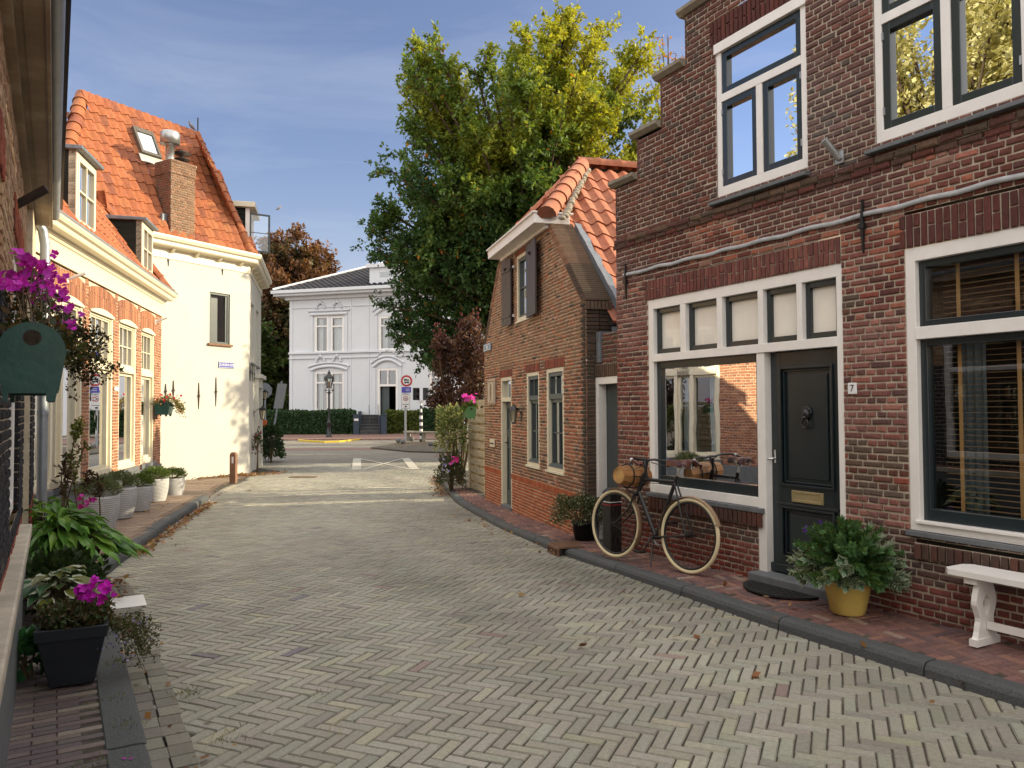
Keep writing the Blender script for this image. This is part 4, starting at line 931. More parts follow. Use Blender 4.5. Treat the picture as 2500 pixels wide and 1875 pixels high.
# ================================================================== WHITE HOUSE
F=WF; P=F.P; EZ=5.72
HW=thing('white_corner_house','white plastered corner house with steep orange tiled roof, brick chimney and moulded cornice','house',P(1,gz(20),0))
def rW(x0,x1,yt,yb,G=WF,d=0):
    a=G.px(x0,yt,d);b=G.px(x1,yb,d);c=G.px(x1,yt,d); return (min(a[0],b[0]),max(a[0],b[0]),b[1],c[1])
WWIN=rW(512,561,718,844); WWIN=(WWIN[0],WWIN[1],3.42,4.80)
def plainwall(mb,F,s0,s1,z0,z1,ops,d=0,m=0,rev=.15):
    xs=sorted({s0,s1}|{o[0] for o in ops}|{o[1] for o in ops}); zz=sorted({z0,z1}|{o[2] for o in ops}|{o[3] for o in ops})
    for i in range(len(xs)-1):
        for j in range(len(zz)-1):
            cx=(xs[i]+xs[i+1])/2;cz=(zz[j]+zz[j+1])/2
            if any(o[0]<cx<o[1] and o[2]<cz<o[3] for o in ops): continue
            mb.face([F.P(xs[i],zz[j],d),F.P(xs[i+1],zz[j],d),F.P(xs[i+1],zz[j+1],d),F.P(xs[i],zz[j+1],d)],m)
    for o in ops:
        for q in (((o[0],o[2]),(o[1],o[2])),((o[1],o[2]),(o[1],o[3])),((o[1],o[3]),(o[0],o[3])),((o[0],o[3]),(o[0],o[2]))):
            mb.face([F.P(q[0][0],q[0][1],d),F.P(q[1][0],q[1][1],d),F.P(q[1][0],q[1][1],d-rev),F.P(q[0][0],q[0][1],d-rev)],m)
WSW=[(.55,1.45,3.0,4.75),(2.3,3.2,3.0,4.75)]; WSD=[(1.9,3.4,-.2,2.35)]
mb=MB(); plainwall(mb,F,0,7,-.3,EZ+.2,[WWIN]); plainwall(mb,WS,0,4.2,-.3,EZ+.2,WSW+WSD)
for q in (P(7,0,0),): pass
far=WS.P(4.2,0,0); mb.face([far+Vector((0,0,-.3)),far+Vector((-6,1.5,-.3)),far+Vector((-6,1.5,EZ)),far+Vector((0,0,EZ))])
mb.build('wall',M['stucco'],HW)
def simplewin(F,par,w,fm,bars=(1,0),d=-.05,gl=None,wd=.06,cur=True):
    s0,s1,z0,z1=w; f=MB(); ringframe(f,F,s0,s1,z0,z1,wd,d-.06,d)
    o=f.build('window_frame',fm,par,.004)
    m=MB(); 
    for i in range(bars[0]): x=lerp(s0,s1,(i+1)/(bars[0]+1)); m.fbox(F,x-.025,x+.025,z0+wd,z1-wd,d-.05,d-.008)
    for i in range(bars[1]): z=lerp(z0,z1,(i+1)/(bars[1]+1)); m.fbox(F,s0+wd,s1-wd,z-.02,z+.02,d-.05,d-.010)
    if m.v: m.build('glazing_bar',fm,o)
    pane(F,o,s0+wd,s1-wd,z0+wd,z1-wd,d-.04,gl or M['glass']); room(F,par,s0,s1,z0,z1,1.2,d=d-.08)
    return o
simplewin(F,HW,WWIN,M['slate_door'],(0,0),-.03,gl=M['glass_low'])
f=MB(); a,b,c,e=WWIN; f.fbox(F,a+.06,a+.12,c+.06,e-.06,-.09,-.05); f.fbox(F,lerp(a,b,.42),b-.06,c+.06,e-.06,-.20,-.17); f.build('inner_sash',M['slate_door'],HW)
mb=MB(); mb.fbox(F,a-.06,b+.06,c-.06,c,-.02,.06); mb.build('window_sill',M['post'],HW,.005)
for w in WSW: simplewin(WS,HW,w,M['white'],(0,1),-.10); mb=MB(); mb.fbox(WS,w[0]-.05,w[1]+.05,w[2]-.06,w[2],-.02,.06); mb.build('window_sill',M['bluestone'],HW,.005)
# door surround at the side
mb=MB(); ringframe(mb,WS,1.82,3.48,-.2,2.6,.16,.0,.12,wb=.01,wt=.28); mb.fbox(WS,1.75,3.55,2.6,2.72,.0,.22); mb.build('door_surround',M['stucco'],HW,.01)
mb=MB(); mb.fbox(WS,1.9,3.4,-.2,2.35,-.14,-.08); mb.build('door',M['slate_door'],HW)
# cornice with brackets
WC=[(0,EZ-.34),(.03,EZ-.34),(.03,EZ-.28),(.015,EZ-.26),(.015,EZ-.06),(.30,EZ-.02),(.34,EZ+.02),(.34,EZ+.10),(.42,EZ+.14),(.46,EZ+.22),(.46,EZ+.28),(0,EZ+.30)]; WC=[(d*.72,EZ+.30+(z-EZ-.30)*.85) for d,z in WC]
def corner_sweep(mb,prof,extA,extB):
    # mitre at the corner of WF (s=0) and WS (s=0)
    bis=(WF.n+WS.n); bis=bis/(bis.dot(WF.n))
    C0=WF.O
    rows=[[WF.P(extA,z,d) for d,z in prof],[Vector((C0.x,C0.y,z))+bis*d for d,z in prof],[WS.P(extB,z,d) for d,z in prof],[WS.P(extB,z,-.5)+WS.e*(d) for d,z in prof]]
    mb.grid(rows,0,(1,1,1),False)
mb=MB(); corner_sweep(mb,WC,7,4.5)
for G,n_ in ((WF,9),(WS,6)):
    for i in range(n_):
        s=.35+i*.72; mb.hexa([G.P(s-.04,EZ-.10,.02),G.P(s+.04,EZ-.10,.02),G.P(s+.04,EZ-.08,.06),G.P(s-.04,EZ-.08,.06),G.P(s-.04,EZ+.03,.02),G.P(s+.04,EZ+.03,.02),G.P(s+.04,EZ+.03,.20),G.P(s-.04,EZ+.03,.20)])
mb.build('cornice',M['cream'],HW)
for x,y0,y1 in ((411,620,650),(543,647,672)): s,z1_=F.px(x,y0); _,z0_=F.px(x,y1); anchor(F,s,z0_,z1_,.0,HW,M['black'],.008)
for x,y0,y1 in ((404,937,974),(423,929,977),(485,934,999),(527,921,992)): s,z1_=F.px(x,y0); _,z0_=F.px(x,y1); anchor(F,s,z0_,z1_,.0,HW,M['iron'],.016)
for s in (.12,.5,1.0,1.55): anchor(WS,s,2.45,2.95,.0,HW,M['black'],.012)
s0,s1,z0,z1=rW(533,571,885,900); mb=MB(); mb.fbox(F,s0,s1,z0,z1,.0,.02); sg=mb.build('street_name_sign',M['blue_sign'],HW,.004)
mb=MB(); ringframe(mb,F,s0+.01,s1-.01,z0+.01,z1-.01,.008,.02,.022); mb.build('sign_border',M['signwhite'],sg)
text('ZUIDERKADE',F,(s0+s1)/2,(z0+z1)/2,.021,.098,M['signwhite'],sg,rev=True,sx=.82)
lantern(WS,1.5,1.50,HW,1.15,.26); lantern(WS,3.95,2.1,HW,1.0,.16)
# roof
tp=1.9; C0=WF.O; ni=-WF.n; pitch=math.atan(tp)
Rr=P(.23,9.72,-2.02); Rl=P(3.64,9.72,-2.02); er=Vector((C0.x,C0.y,EZ+.28))
bdir=(ni*math.cos(pitch)+Vector((0,0,math.sin(pitch)))); ndir=(WF.n*math.sin(pitch)+Vector((0,0,math.cos(pitch)))); RL=(9.72-EZ-.28)/math.sin(pitch)
mb=MB(); O=P(0,EZ+.28,-.02)+WF.n*.12
# left boundary: hip from Rl down to corner at s 5.6
tiles(mb,O,WF.e,bdir,ndir,lambda x,y:(-.18+.40*(y/RL))<x<lerp(5.5,3.66,min(1,y/RL)) and y<RL+.05,6,RL,orange,.235,.33,amin=-.5)
mb.build('roof',[M['tile'],M['room']],HW)
mb=MB(); El=P(5.6,EZ+.28,0); bl_=(Rl-P(5.3,EZ+.28,-2.0)).normalized(); nl=(WF.e*math.sin(1.1)+Vector((0,0,math.cos(1.1)))); tiles(mb,P(5.55,EZ+.28,0),ni,bl_,nl,lambda x,y:x>y*.48,4.5,3.3,lambda s,z:pick([((.2,.08,.05),3),((.14,.07,.05),2)]),.235,.33); mb.build('end_slope',[M['tile']],HW)
mb=MB(); Bk=WS.P(4.2,EZ+.28,0); br=(Rr-(Bk+er)/2+Vector((0,0,0))).normalized(); nr=WS.e.cross(br); nr=nr if nr.z>0 else -nr
tiles(mb,er+WS.n*.0,WS.e,br,nr,lambda x,y:x>y*.14+.05 ,4.2,(Rr-(Bk+er)/2).length*.80,orange,.235,.33); mb.build('side_slope',[M['tile']],HW)
mb=MB(); ridgetiles(mb,Rl+Vector((0,0,.02)),Rr+Vector((0,0,.02)),.10,orange,.34); ridgetiles(mb,er+WF.n*.1+Vector((0,0,.0)),Rr,.13,orange,.34); ridgetiles(mb,P(5.55,EZ+.30,.1),Rl,.17,orange,.34); mb.build('ridge_tiles',M['tile'],HW)
mb=MB(); 
for i in range(26):
    c=er.lerp(Rr,(i+.5)/26)-WF.e*(-.16)+WF.n*.02; mb.sphere(c+Vector((R_.uniform(-.02,.02),0,0)),.05,6,0,(1,1,1),(1,1,1.3))
mb.build('lead_valley',M['lead'],HW)
# chimney
ch=(2.52,1.83,-.55,.0); mb=MB(); CB=lambda s,z:pick([((.22,.12,.07),4),((.18,.10,.06),3),((.27,.15,.09),2)])
s1_,s0_=F.px(417,480,0)[0],F.px(476,480,0)[0]; zc=F.px(445,396,0)[1]
zb_=EZ+.22
brickwall(mb,F,lambda z:(s0_,s1_),zb_,zc-.35,.062,.2,[],CB,joint=.014); brickwall(mb,F,lambda z:(s0_-.015,s1_+.015),zc-.35,zc-.06,.062,.2,[],CB,joint=.014,d=.02); brickwall(mb,F,lambda z:(s0_-.03,s1_+.03),zc-.06,zc,.062,.2,[],CB,joint=.014,d=.035)
FCh=Frame((P(s1_,0,0).x,P(s1_,0,0).y),(-F.n.x,-F.n.y),False); FCh=FCh if FCh.n.dot(F.e)>0 else Frame((P(s1_,0,0).x,P(s1_,0,0).y),(-F.n.x,-F.n.y),True)
CD=lambda s,z:pick([((.19,.075,.045),4),((.15,.07,.045),3)])
brickwall(mb,FCh,lambda z:(0,.62),zb_,zc-.35,.062,.2,[],CD,joint=.014); brickwall(mb,FCh,lambda z:(-.02,.64),zc-.35,zc,.062,.2,[],CD,joint=.014,d=.02)
mb.fbox(F,s0_,s1_-.01,zb_,zc-.01,-.62,-.01,1)
chm=mb.build('chimney',[M['brick_clean'],M['mortar_dark']],HW)
mb=MB(); c=P(lerp(s0_,s1_,.80),0,-.25); mb.lathe([(.11,zc),(.11,zc+.42),(.13,zc+.42),(.13,zc+.46),(.09,zc+.46)],(c.x,c.y,0),14); mb.lathe([(.10,zc+.46),(.24,zc+.46),(.24,zc+.74),(.20,zc+.78),(.0,zc+.80)],(c.x,c.y,0),18); mb.build('flue_cowl',M['steel'],chm)
mb=MB(); c=P(lerp(s0_,s1_,.30),0,-.25); mb.lathe([(.09,zc),(.09,zc+.12),(.20,zc+.14),(.20,zc+.16),(.08,zc+.20),(.05,zc+.26),(.24,zc+.30),(.15,zc+.36),(0,zc+.37)],(c.x,c.y,0),16); mb.build('flue_cap',M['iron'],chm)
mb=MB(); mb.fbox(F,s1_-.0,s1_+.16,zb_,zb_+.7,-.5,-.12); mb.build('lead_flashing',M['lead'],HW,.02)
# skylight on the slope
def onroof(x,y):
    d=ray(x,y); Oq=O; k=(Oq-EYE).dot(ndir)/d.dot(ndir); Pq=EYE+d*k; r=Pq-Oq; return (r.dot(WF.e),r.dot(bdir))
qa=onroof(308,311.5); qb=onroof(364,326.6); qc=onroof(393,393); qd=onroof(350.6,381)
u0,u1=(qb[0]+qc[0])/2,(qa[0]+qd[0])/2; v0,v1=(qc[1]+qd[1])/2,(qa[1]+qb[1])/2
RP_=lambda u,v,h:O+WF.e*u+bdir*v+ndir*h
def rbox(mb,u0,u1,v0,v1,h0,h1): mb.hexa([RP_(u0,v0,h0),RP_(u1,v0,h0),RP_(u1,v1,h0),RP_(u0,v1,h0),RP_(u0,v0,h1),RP_(u1,v0,h1),RP_(u1,v1,h1),RP_(u0,v1,h1)])
mb=MB()
for a in ((u0,u0+.07,v0,v1),(u1-.07,u1,v0,v1),(u0+.07,u1-.07,v0,v0+.08),(u0+.07,u1-.07,v1-.14,v1)): rbox(mb,*a,.0,.13)
sk_=mb.build('skylight',mat('skylight_frame',(.09,.08,.065),.5),HW,.008)
mb=MB(); mb.face([RP_(u0+.07,v0+.08,.10),RP_(u1-.07,v0+.08,.10),RP_(u1-.07,v1-.14,.10),RP_(u0+.07,v1-.14,.10)]); mb.build('pane',M['glass_low'],sk_)
mb=MB(); rbox(mb,u0+.07,u1-.07,v0+.08,v1-.14,.02,.05); mb.build('skylight_blind',M['lead'],sk_)
mb=MB(); rbox(mb,u0-.05,u1+.05,v0-.25,v0+.0,.03,.06); mb.build('lead_apron',mat('pale_lead2',(.42,.42,.40),.6),sk_,.01)
# side dormer
DF=WS; dm=MB(); s_a,s_b=1.6,3.1; z0,z1=6.35,7.75
PD=lambda s,z,d:WS.P(s,z,d)
ringframe(dm,WS,s_a,s_b,z0,z1,.08,-.27,-.15); o=dm.build('dormer_front',M['white'],HW,.005)
mb=MB(); mb.prism([PD(s_a+.02,z0-.3,-.2),PD(s_a+.02,z1,-.2),PD(s_a+.02,z1,-2.2),PD(s_a+.02,z0-.3,-1.2)],WS.e*.03); mb.prism([PD(s_b-.05,z0-.3,-.2),PD(s_b-.05,z1,-.2),PD(s_b-.05,z1,-2.2),PD(s_b-.05,z0-.3,-1.2)],WS.e*.03); mb.build('dormer_cheek',M['dormer'],HW)
mb=MB(); mb.fbox(WS,s_a-.15,s_b+.15,z1,z1+.16,-2.2,.02); mb.build('dormer_roof',M['cream'],HW,.01)
room(WS,HW,s_a+.02,s_b-.02,z0,z1,.9,d=-.2)
cf=Frame((PD(s_a+.1,0,-.16).x,PD(s_a+.1,0,-.16).y),(WS.n*.94+WS.e*.34)[:2],False)
casement(cf,HW,0,.62,z0+.1,z1-.12,.05,-.02,.02,M['slate_door'],M['glass'],name='open_casement',bars=(0,1))
an=MB(); c=Rr+Vector((0,0,0)); an.tube([c+Vector((.02,.05,0)),c+Vector((.02,.05,.55))],.018,6); an.build('lightning_rod',M['iron'],HW)
# pigeon on the ridge
def bird(loc,d,label,sc=1,name='pigeon'):
    d=Vector(d).normalized(); mb=MB(); L_=Vector(loc); u=Vector((0,0,1))
    mb.tube([L_+d*x*sc+u*z*sc for x,z in ((-.17,.02),(-.10,.06),(-.04,.10),(.03,.14),(.07,.19),(.085,.235),(.10,.25),(.125,.24))],[.008*sc,.03*sc,.055*sc,.055*sc,.032*sc,.026*sc,.026*sc,.006*sc],10)
    for sg in(-1,1): s=d.cross(u)*sg*.02*sc; mb.tube([L_+s+u*.07*sc,L_+s-u*.0*sc],.006*sc,5)
    o=mb.build(name,M['feather'],None,loc=loc); tag(o,label,'bird'); return o
bird(Rr.lerp(Rl,.05)+Vector((0,0,.12)),WF.e,'grey pigeon perched on the orange roof ridge beside the thin rod',.9)
# ================================================================== HOUSE L (near left)
F=LF; P=F.P
HL=thing('left_facade_house','old house at the left edge with black glazed bricks, stone ledge and brown eaves','house',P(4,.05,0))
LW=[(3.0,4.35,1.0,2.75),(5.6,7.0,.9,2.75)]
LB=lambda s,z: pick([((.018,.018,.022),5),((.025,.024,.03),3)]) if z>.74 and z<2.25 else (pick([((.20,.05,.03),3)]) if z<=.74 else pick([((.42,.27,.16),4),((.35,.21,.12),3),((.48,.33,.20),2)]))
mb=MB(); brickwall(mb,F,lambda z:(-1.5,9.2),.7,3.6,.06,.21,LW+[(a-.1,b+.1,2.75,2.98) for a,b,_,_ in LW],LB,joint=.012)
for a,b,_,_ in LW: soldier(mb,F,a-.1,b+.1,2.75,2.98,.06,lambda s,z:pick([((.30,.08,.04),3),((.22,.06,.035),2)]),d=.006)
shell(mb,F,-1.5,9.2,-.2,3.6,-.02,-5,1); 
brickwall(mb,F,lambda z:(7.9,9.2),-.2,2.9,.06,.21,[],lambda s,z:pick([((.018,.018,.022),5),((.025,.024,.03),3)]) if z>.85 else pick([((.20,.05,.03),3)]),joint=.012,d=.055)
bf=Frame((P(9.2,0,.055).x,P(9.2,0,.055).y),(-F.n.x,-F.n.y),True)
LJ=Frame((P(7.9,0,.06).x,P(7.9,0,.06).y),(-F.n.x,-F.n.y),False)
mb.fbox(F,7.9,9.19,-.2,3.55,-.02,.048,1)
mb.build('wall',[M['brick'],M['mortar_pale']],HL)
mb=MB(); mb.fbox(F,-1.5,7.35,-.1,.66,.0,.06); mb.build('plinth',M['bluestone'],HL,.01)
mb=MB()
for i in range(6): mb.fbox(F,-1.5+i*1.48,-1.5+(i+1)*1.48-.006,.66,.735,-.1,.088)
mb.build('stone_ledge',mat('worn_ledge',(.46,.41,.33),.6,.3,5,.2,30,dirt=((.55,.45,.30),4,.62)),HL,.012)
for a,b,c,e in LW:
    f=MB(); ringframe(f,F,a,b,c,e,.08,-.12,-.03); f.fbox(F,a+.08,b-.08,2.15,2.22,-.12,-.03); o=f.build('window_frame',M['white'],HL,.005); pane(F,o,a+.08,b-.08,c+.08,e-.08,-.09,M['glass']); room(F,HL,a,b,c,e,2)
    curtain(F,HL,a+.1,a+.5,c+.1,e-.1,-.3,M['voile'])
# eaves: soffit, fascia, gutter
zg=3.50
mb=MB(); mb.fbox(F,-1.5,9.0,zg,zg+.03,-.05,.17); mb.fbox(F,-1.5,9.0,zg-.008,zg-.001,.085,.095); mb.fbox(F,-1.5,9.0,zg-.09,zg,.0,.05); mb.build('soffit',M['soffit'],HL)
mb=MB(); mb.fbox(F,-1.5,9.0,zg-.015,zg+.20,.172,.195); mb.fbox(F,-1.5,9.0,zg+.14,zg+.20,.195,.205); mb.build('fascia_board',M['soffit'],HL,.004)
mb=MB(); pr=[(.195+.045+.045*math.cos(t),zg+.125+.06*math.sin(t)) for t in [math.pi+math.pi*i/8 for i in range(9)]]
mb.grid([[P(s,z,d-.03) for d,z in pr] for s in (-1.5,9.0)]); mb.build('gutter',M['zinc'],HL)
mb=MB(); mb.face([P(-1.5,zg+.2,.28),P(9.1,zg+.2,.28),P(9.1,zg+1.3,-3),P(-1.5,zg+1.3,-3)]); mb.build('roof',M['tileB'],HL)
s,z=F.px(88,478,.02); s=6.3; mb=MB(); mb.tube([P(5.9,2.98,0),P(5.85,3.10,.17)],.028,10); mb.build('flagpole_holder',M['iron'],HL)
# ================================================================== VILLA
u0=(707-1250)/FP; V0=gnd(707,1062); k=1.075; VF=Frame((V0.x*k,V0.y*k),(.963,-.27),False)
if VF.n.y>0: VF=Frame((V0.x*k,V0.y*k),(.963,-.27),True)
F=VF; P=F.P; zG=gz(60)
HV=thing('white_villa','large white stucco villa with dark hipped roof, moulded window surrounds and raised front door','villa',P(8,zG,0))
def rV(x0,x1,yt,yb,sc=2.552,ox=600,oy=550):   # crop coords -> s0,s1,z0,z1
    X0,X1,Y0,Y1=x0/sc+ox,x1/sc+ox,yt/sc+oy,yb/sc+oy; a=F.px(X0,Y0);b=F.px(X1,Y1); c=F.px((X0+X1)/2,Y0); e=F.px((X0+X1)/2,Y1); return (a[0],b[0],e[1],c[1])
VW=[rV(430,515,565,795),rV(528,612,565,795),rV(430,515,912,1160),rV(528,612,912,1160),rV(830,950,565,780),rV(1145,1250,870,1150)]
VD=rV(820,948,890,1205)
zCor=F.px(707+3,726)[1]; z2=rV(275,300,797,835)
mb=MB(); plainwall(mb,F,0,28,zG,zCor,VW+[VD],rev=.2)
mb.face([P(0,zG,0),P(0,zG,-14),P(0,zCor,-14),P(0,zCor,0)])
mb.build('wall',M['villa'],HV)
mb=MB()
for z,h,d in ((z2[2],.12,.10),(z2[3]-.1,.14,.16),(zCor-.9,.08,.07)): mb.fbox(F,-.05,28,z,z+h,0,d)
for x in (655,768): s=F.px(600+x/2.552,900)[0]; mb.fbox(F,s-.04,s+.04,zG,zCor,.0,.05)
mb.fbox(F,-.02,.25,zG,zCor,.0,.05); mb.build('string_moulding',M['villa'],HV,.01)
mb=MB(); mb.fbox(F,-1.0,28.5,zCor,zCor+.18,-1,.75); mb.fbox(F,-1.1,28.5,zCor+.18,zCor+.42,-1,.95); mb.fbox(F,-.3,28.2,zCor-.25,zCor,-.5,.25); mb.fbox(F,-1.1,-.4,zCor+.0,zCor+.42,-14,-1); mb.build('cornice',M['villa'],HV,.02)
for i,w in enumerate(VW):
    f=MB(); s0,s1,z0,z1=w; ringframe(f,F,s0-.0,s1+.0,z0,z1,.16,-.16,-.02); f.fbox(F,s0+.16,s1-.16,lerp(z0,z1,.70),lerp(z0,z1,.74),-.16,-.01); o=f.build('window_frame',M['white'],HV,.01); pane(F,o,s0+.16,s1-.16,z0+.16,z1-.16,-.12,M['glass_far']); room(F,HV,s0,s1,z0,z1,1.5,d=-.22,m=mat('villa_room',(.12,.12,.12),.9) if i==0 else bpy.data.materials['villa_room'])
    curtain(F,HV,s0+.16,s0+(.5 if i!=1 else s1-s0-.2),z0+.16,z1-.16,-.4,M['voile'],.06,.3)
    if i in (2,3): curtain(F,HV,s1-.6,s1-.2,z0+.16,z1-.16,-.45,mat('pink_curtain',(.38,.22,.18),.9) if i==2 else bpy.data.materials['pink_curtain'],.05,.3)
def surround(a,b,z0,z1,archh):
    f=MB()
    for s in (a-.30,b+.12): f.fbox(F,s,s+.18,z0-.1,z1+.05,0,.09)
    n=10
    pts=[P(lerp(a-.30,b+.30,i/n),z1+.12+archh*(1-(2*i/n-1)**2),.06) for i in range(n+1)]; f.tube(pts,.12,6)
    pts=[P(lerp(a-.5,b+.5,i/n),z1+.38+archh*(1-(2*i/n-1)**2),.08) for i in range(n+1)]; f.tube(pts,.07,6)
    f.build('window_surround',M['villa'],HV)
    o=MB()
    for cx in ([(a+b)/2] if archh>.45 else [lerp(a,b,.22),lerp(a,b,.78)]):
        for i in range(9):
            t=math.pi*i/8; o.sphere(P(cx+.55*math.cos(t)*(1.4 if archh>.45 else .6),z1+.72+archh*.6+.28*math.sin(t)-.12*abs(math.cos(t)),.1),.085,8)
        o.sphere(P(cx,z1+1.0+archh*.6,.12),.13,8); 
    o.build('scroll_ornament',M['villa'],HV)
surround(VW[0][0],VW[1][1],VW[0][2],VW[0][3],.0); surround(VW[2][0],VW[3][1],VW[2][2],VW[2][3],.28); surround(VW[4][0],VW[4][1],VW[4][2],VW[4][3],.5); surround(VD[0],VD[1],VD[2],VD[3],.5)
f=MB(); s0,s1,z0,z1=VD; ringframe(f,F,s0,s1,z0,z1,.18,-.18,-.02,wb=.02); zt_=lerp(z0,z1,.66); f.fbox(F,s0+.18,s1-.18,zt_-.08,zt_+.08,-.18,-.02); m_=(s0+s1)/2; f.fbox(F,m_-.05,m_+.05,zt_+.08,z1-.18,-.16,-.03); o=f.build('door_frame',M['white'],HV,.01)
pane(F,o,s0+.18,s1-.18,zt_+.08,z1-.18,-.12,M['glass_far']); room(F,HV,s0,s1,z0,z1,2.5,d=-.2)
mb=MB(); mb.fbox(F,s0+.18,m_+.0,z0,zt_-.08,-.34,-.28); mb.build('door',M['slate_door'],HV)
# hipped roof with ribs of tiles
mb=MB(); e0=zCor+.42; rr=9.2; hh=4.4
A_=P(-1.0,e0,.8); B2=P(28,e0,.8); C_=P(rr-1,e0+hh,-rr); D_=P(28,e0+hh,-rr); E_=P(-1,e0,-15)
b=(C_-P(rr-1,e0,.8)); L_=b.length; b.normalize(); n=F.e.cross(b); n=n if n.z>0 else -n
tiles(mb,A_,F.e,b,n,lambda x,y:x>y/L_*rr and y<L_,16,L_,lambda s,z:jc((.022,.022,.026)),.45,.5,amp=.06,step=.04)
mb.face([A_-n*.1,B2-n*.1,D_-n*.1,C_-n*.1],1); mb.face([A_,C_,E_],1)
mb.build('roof',[mat('black_glazed_tile',(1,1,1),.65,.2,5,.1,attr=True,spec=.3),M['tileB']],HV)
mb=MB(); mb.tube([A_+Vector((0,0,.1)),C_+Vector((0,0,.1))],.10,8); mb.build('hip_capping',M['villa'],HV)
w=rV(700,790,215,250); mb=MB(); mb.box(0,0,0,0,0,0) if 0 else None; mb.fbox(F,w[0]+2,w[1]+4,e0+hh-.6,w[3]+2.0,-rr-1,-rr+1); mb.fbox(F,w[0]+1.8,w[1]+4.2,w[3]+1.8,w[3]+2.05,-rr-1.2,-rr+1.2); mb.build('chimney',M['villa'],HV,.03)
a=rV(778,840,285,400); mb=MB(); mb.fbox(F,a[0],a[1]+2.5,e0,a[3]+.2,-3,.2); mb.fbox(F,a[0]-.2,a[1]+2.7,a[3]+.2,a[3]+.5,-3,.4); dv=mb.build('dormer',M['villa'],HV,.02); pane(F,dv,a[1]+.0,a[1]+1.6,e0+.7,a[3]-.1,.21,M['glass_far'])
# steps and gate piers
def gV(x,y,dz=0): return gnd(600+x/2.552,550+y/2.552,dz)
pv=gnd(600+688/2.552,550+1308/2.552); pw=gnd(600+860/2.552,550+1306/2.552)
PF=Frame((pv.x,pv.y),((pw-pv).x,(pw-pv).y)); PF=PF if PF.n.y<0 else Frame((pv.x,pv.y),((pw-pv).x,(pw-pv).y),True); PW=(pw-pv).length
ST=thing('front_steps','dark stone steps between two blue grey gate piers leading up to the villa door','steps',PF.P(PW/2,zG,0))
mb=MB()
for i in range(6): mb.fbox(PF,.25,PW-.25,zG,zG+.05+.22*(i+1),-5,-.36*i+.2)
mb.build('step_block',mat('dark_step',(.05,.05,.055),.6,.2,6,.1),ST,.02)
mb=MB()
for i in range(6): mb.fbox(PF,.24,PW-.24,zG+.05+.22*(i+1),zG+.08+.22*(i+1),-.36*i-.1,-.36*i+.24)
mb.build('step_edge',M['steps_edge'] if 'steps_edge' in M else mat('step_edge',(.12,.12,.12),.7),ST)
for s,h in ((0,1.40),(PW,1.36)):
    mb=MB(); mb.fbox(PF,s-.2,s+.2,zG,zG+h,-.3,.2); mb.fbox(PF,s-.23,s+.23,zG+h,zG+h+.06,-.33,.23); mb.build('gate_pier',M['bluegrey'],ST,.02)
for s,h in ((.25,1.45),(PW-.25,1.15)): mb=MB(); mb.fbox(PF,s-.12,s+.12,zG,zG+h+.2,-4.5,-.5); mb.build('side_wall',M['bluegrey'],ST,.02)
mb=MB(); mb.fbox(PF,-.15,.15,zG+1.0,zG+1.15,.2,.22); mb.build('name_plate',M['signwhite'],ST)
for s in (.9,PW-.35): mb=MB(); mb.tube([PF.P(s,zG+.05,.2),PF.P(s,zG+1.0,.2),PF.P(s,zG+2.1,-2.0)],.02,6); mb.build('handrail',M['black'],ST)
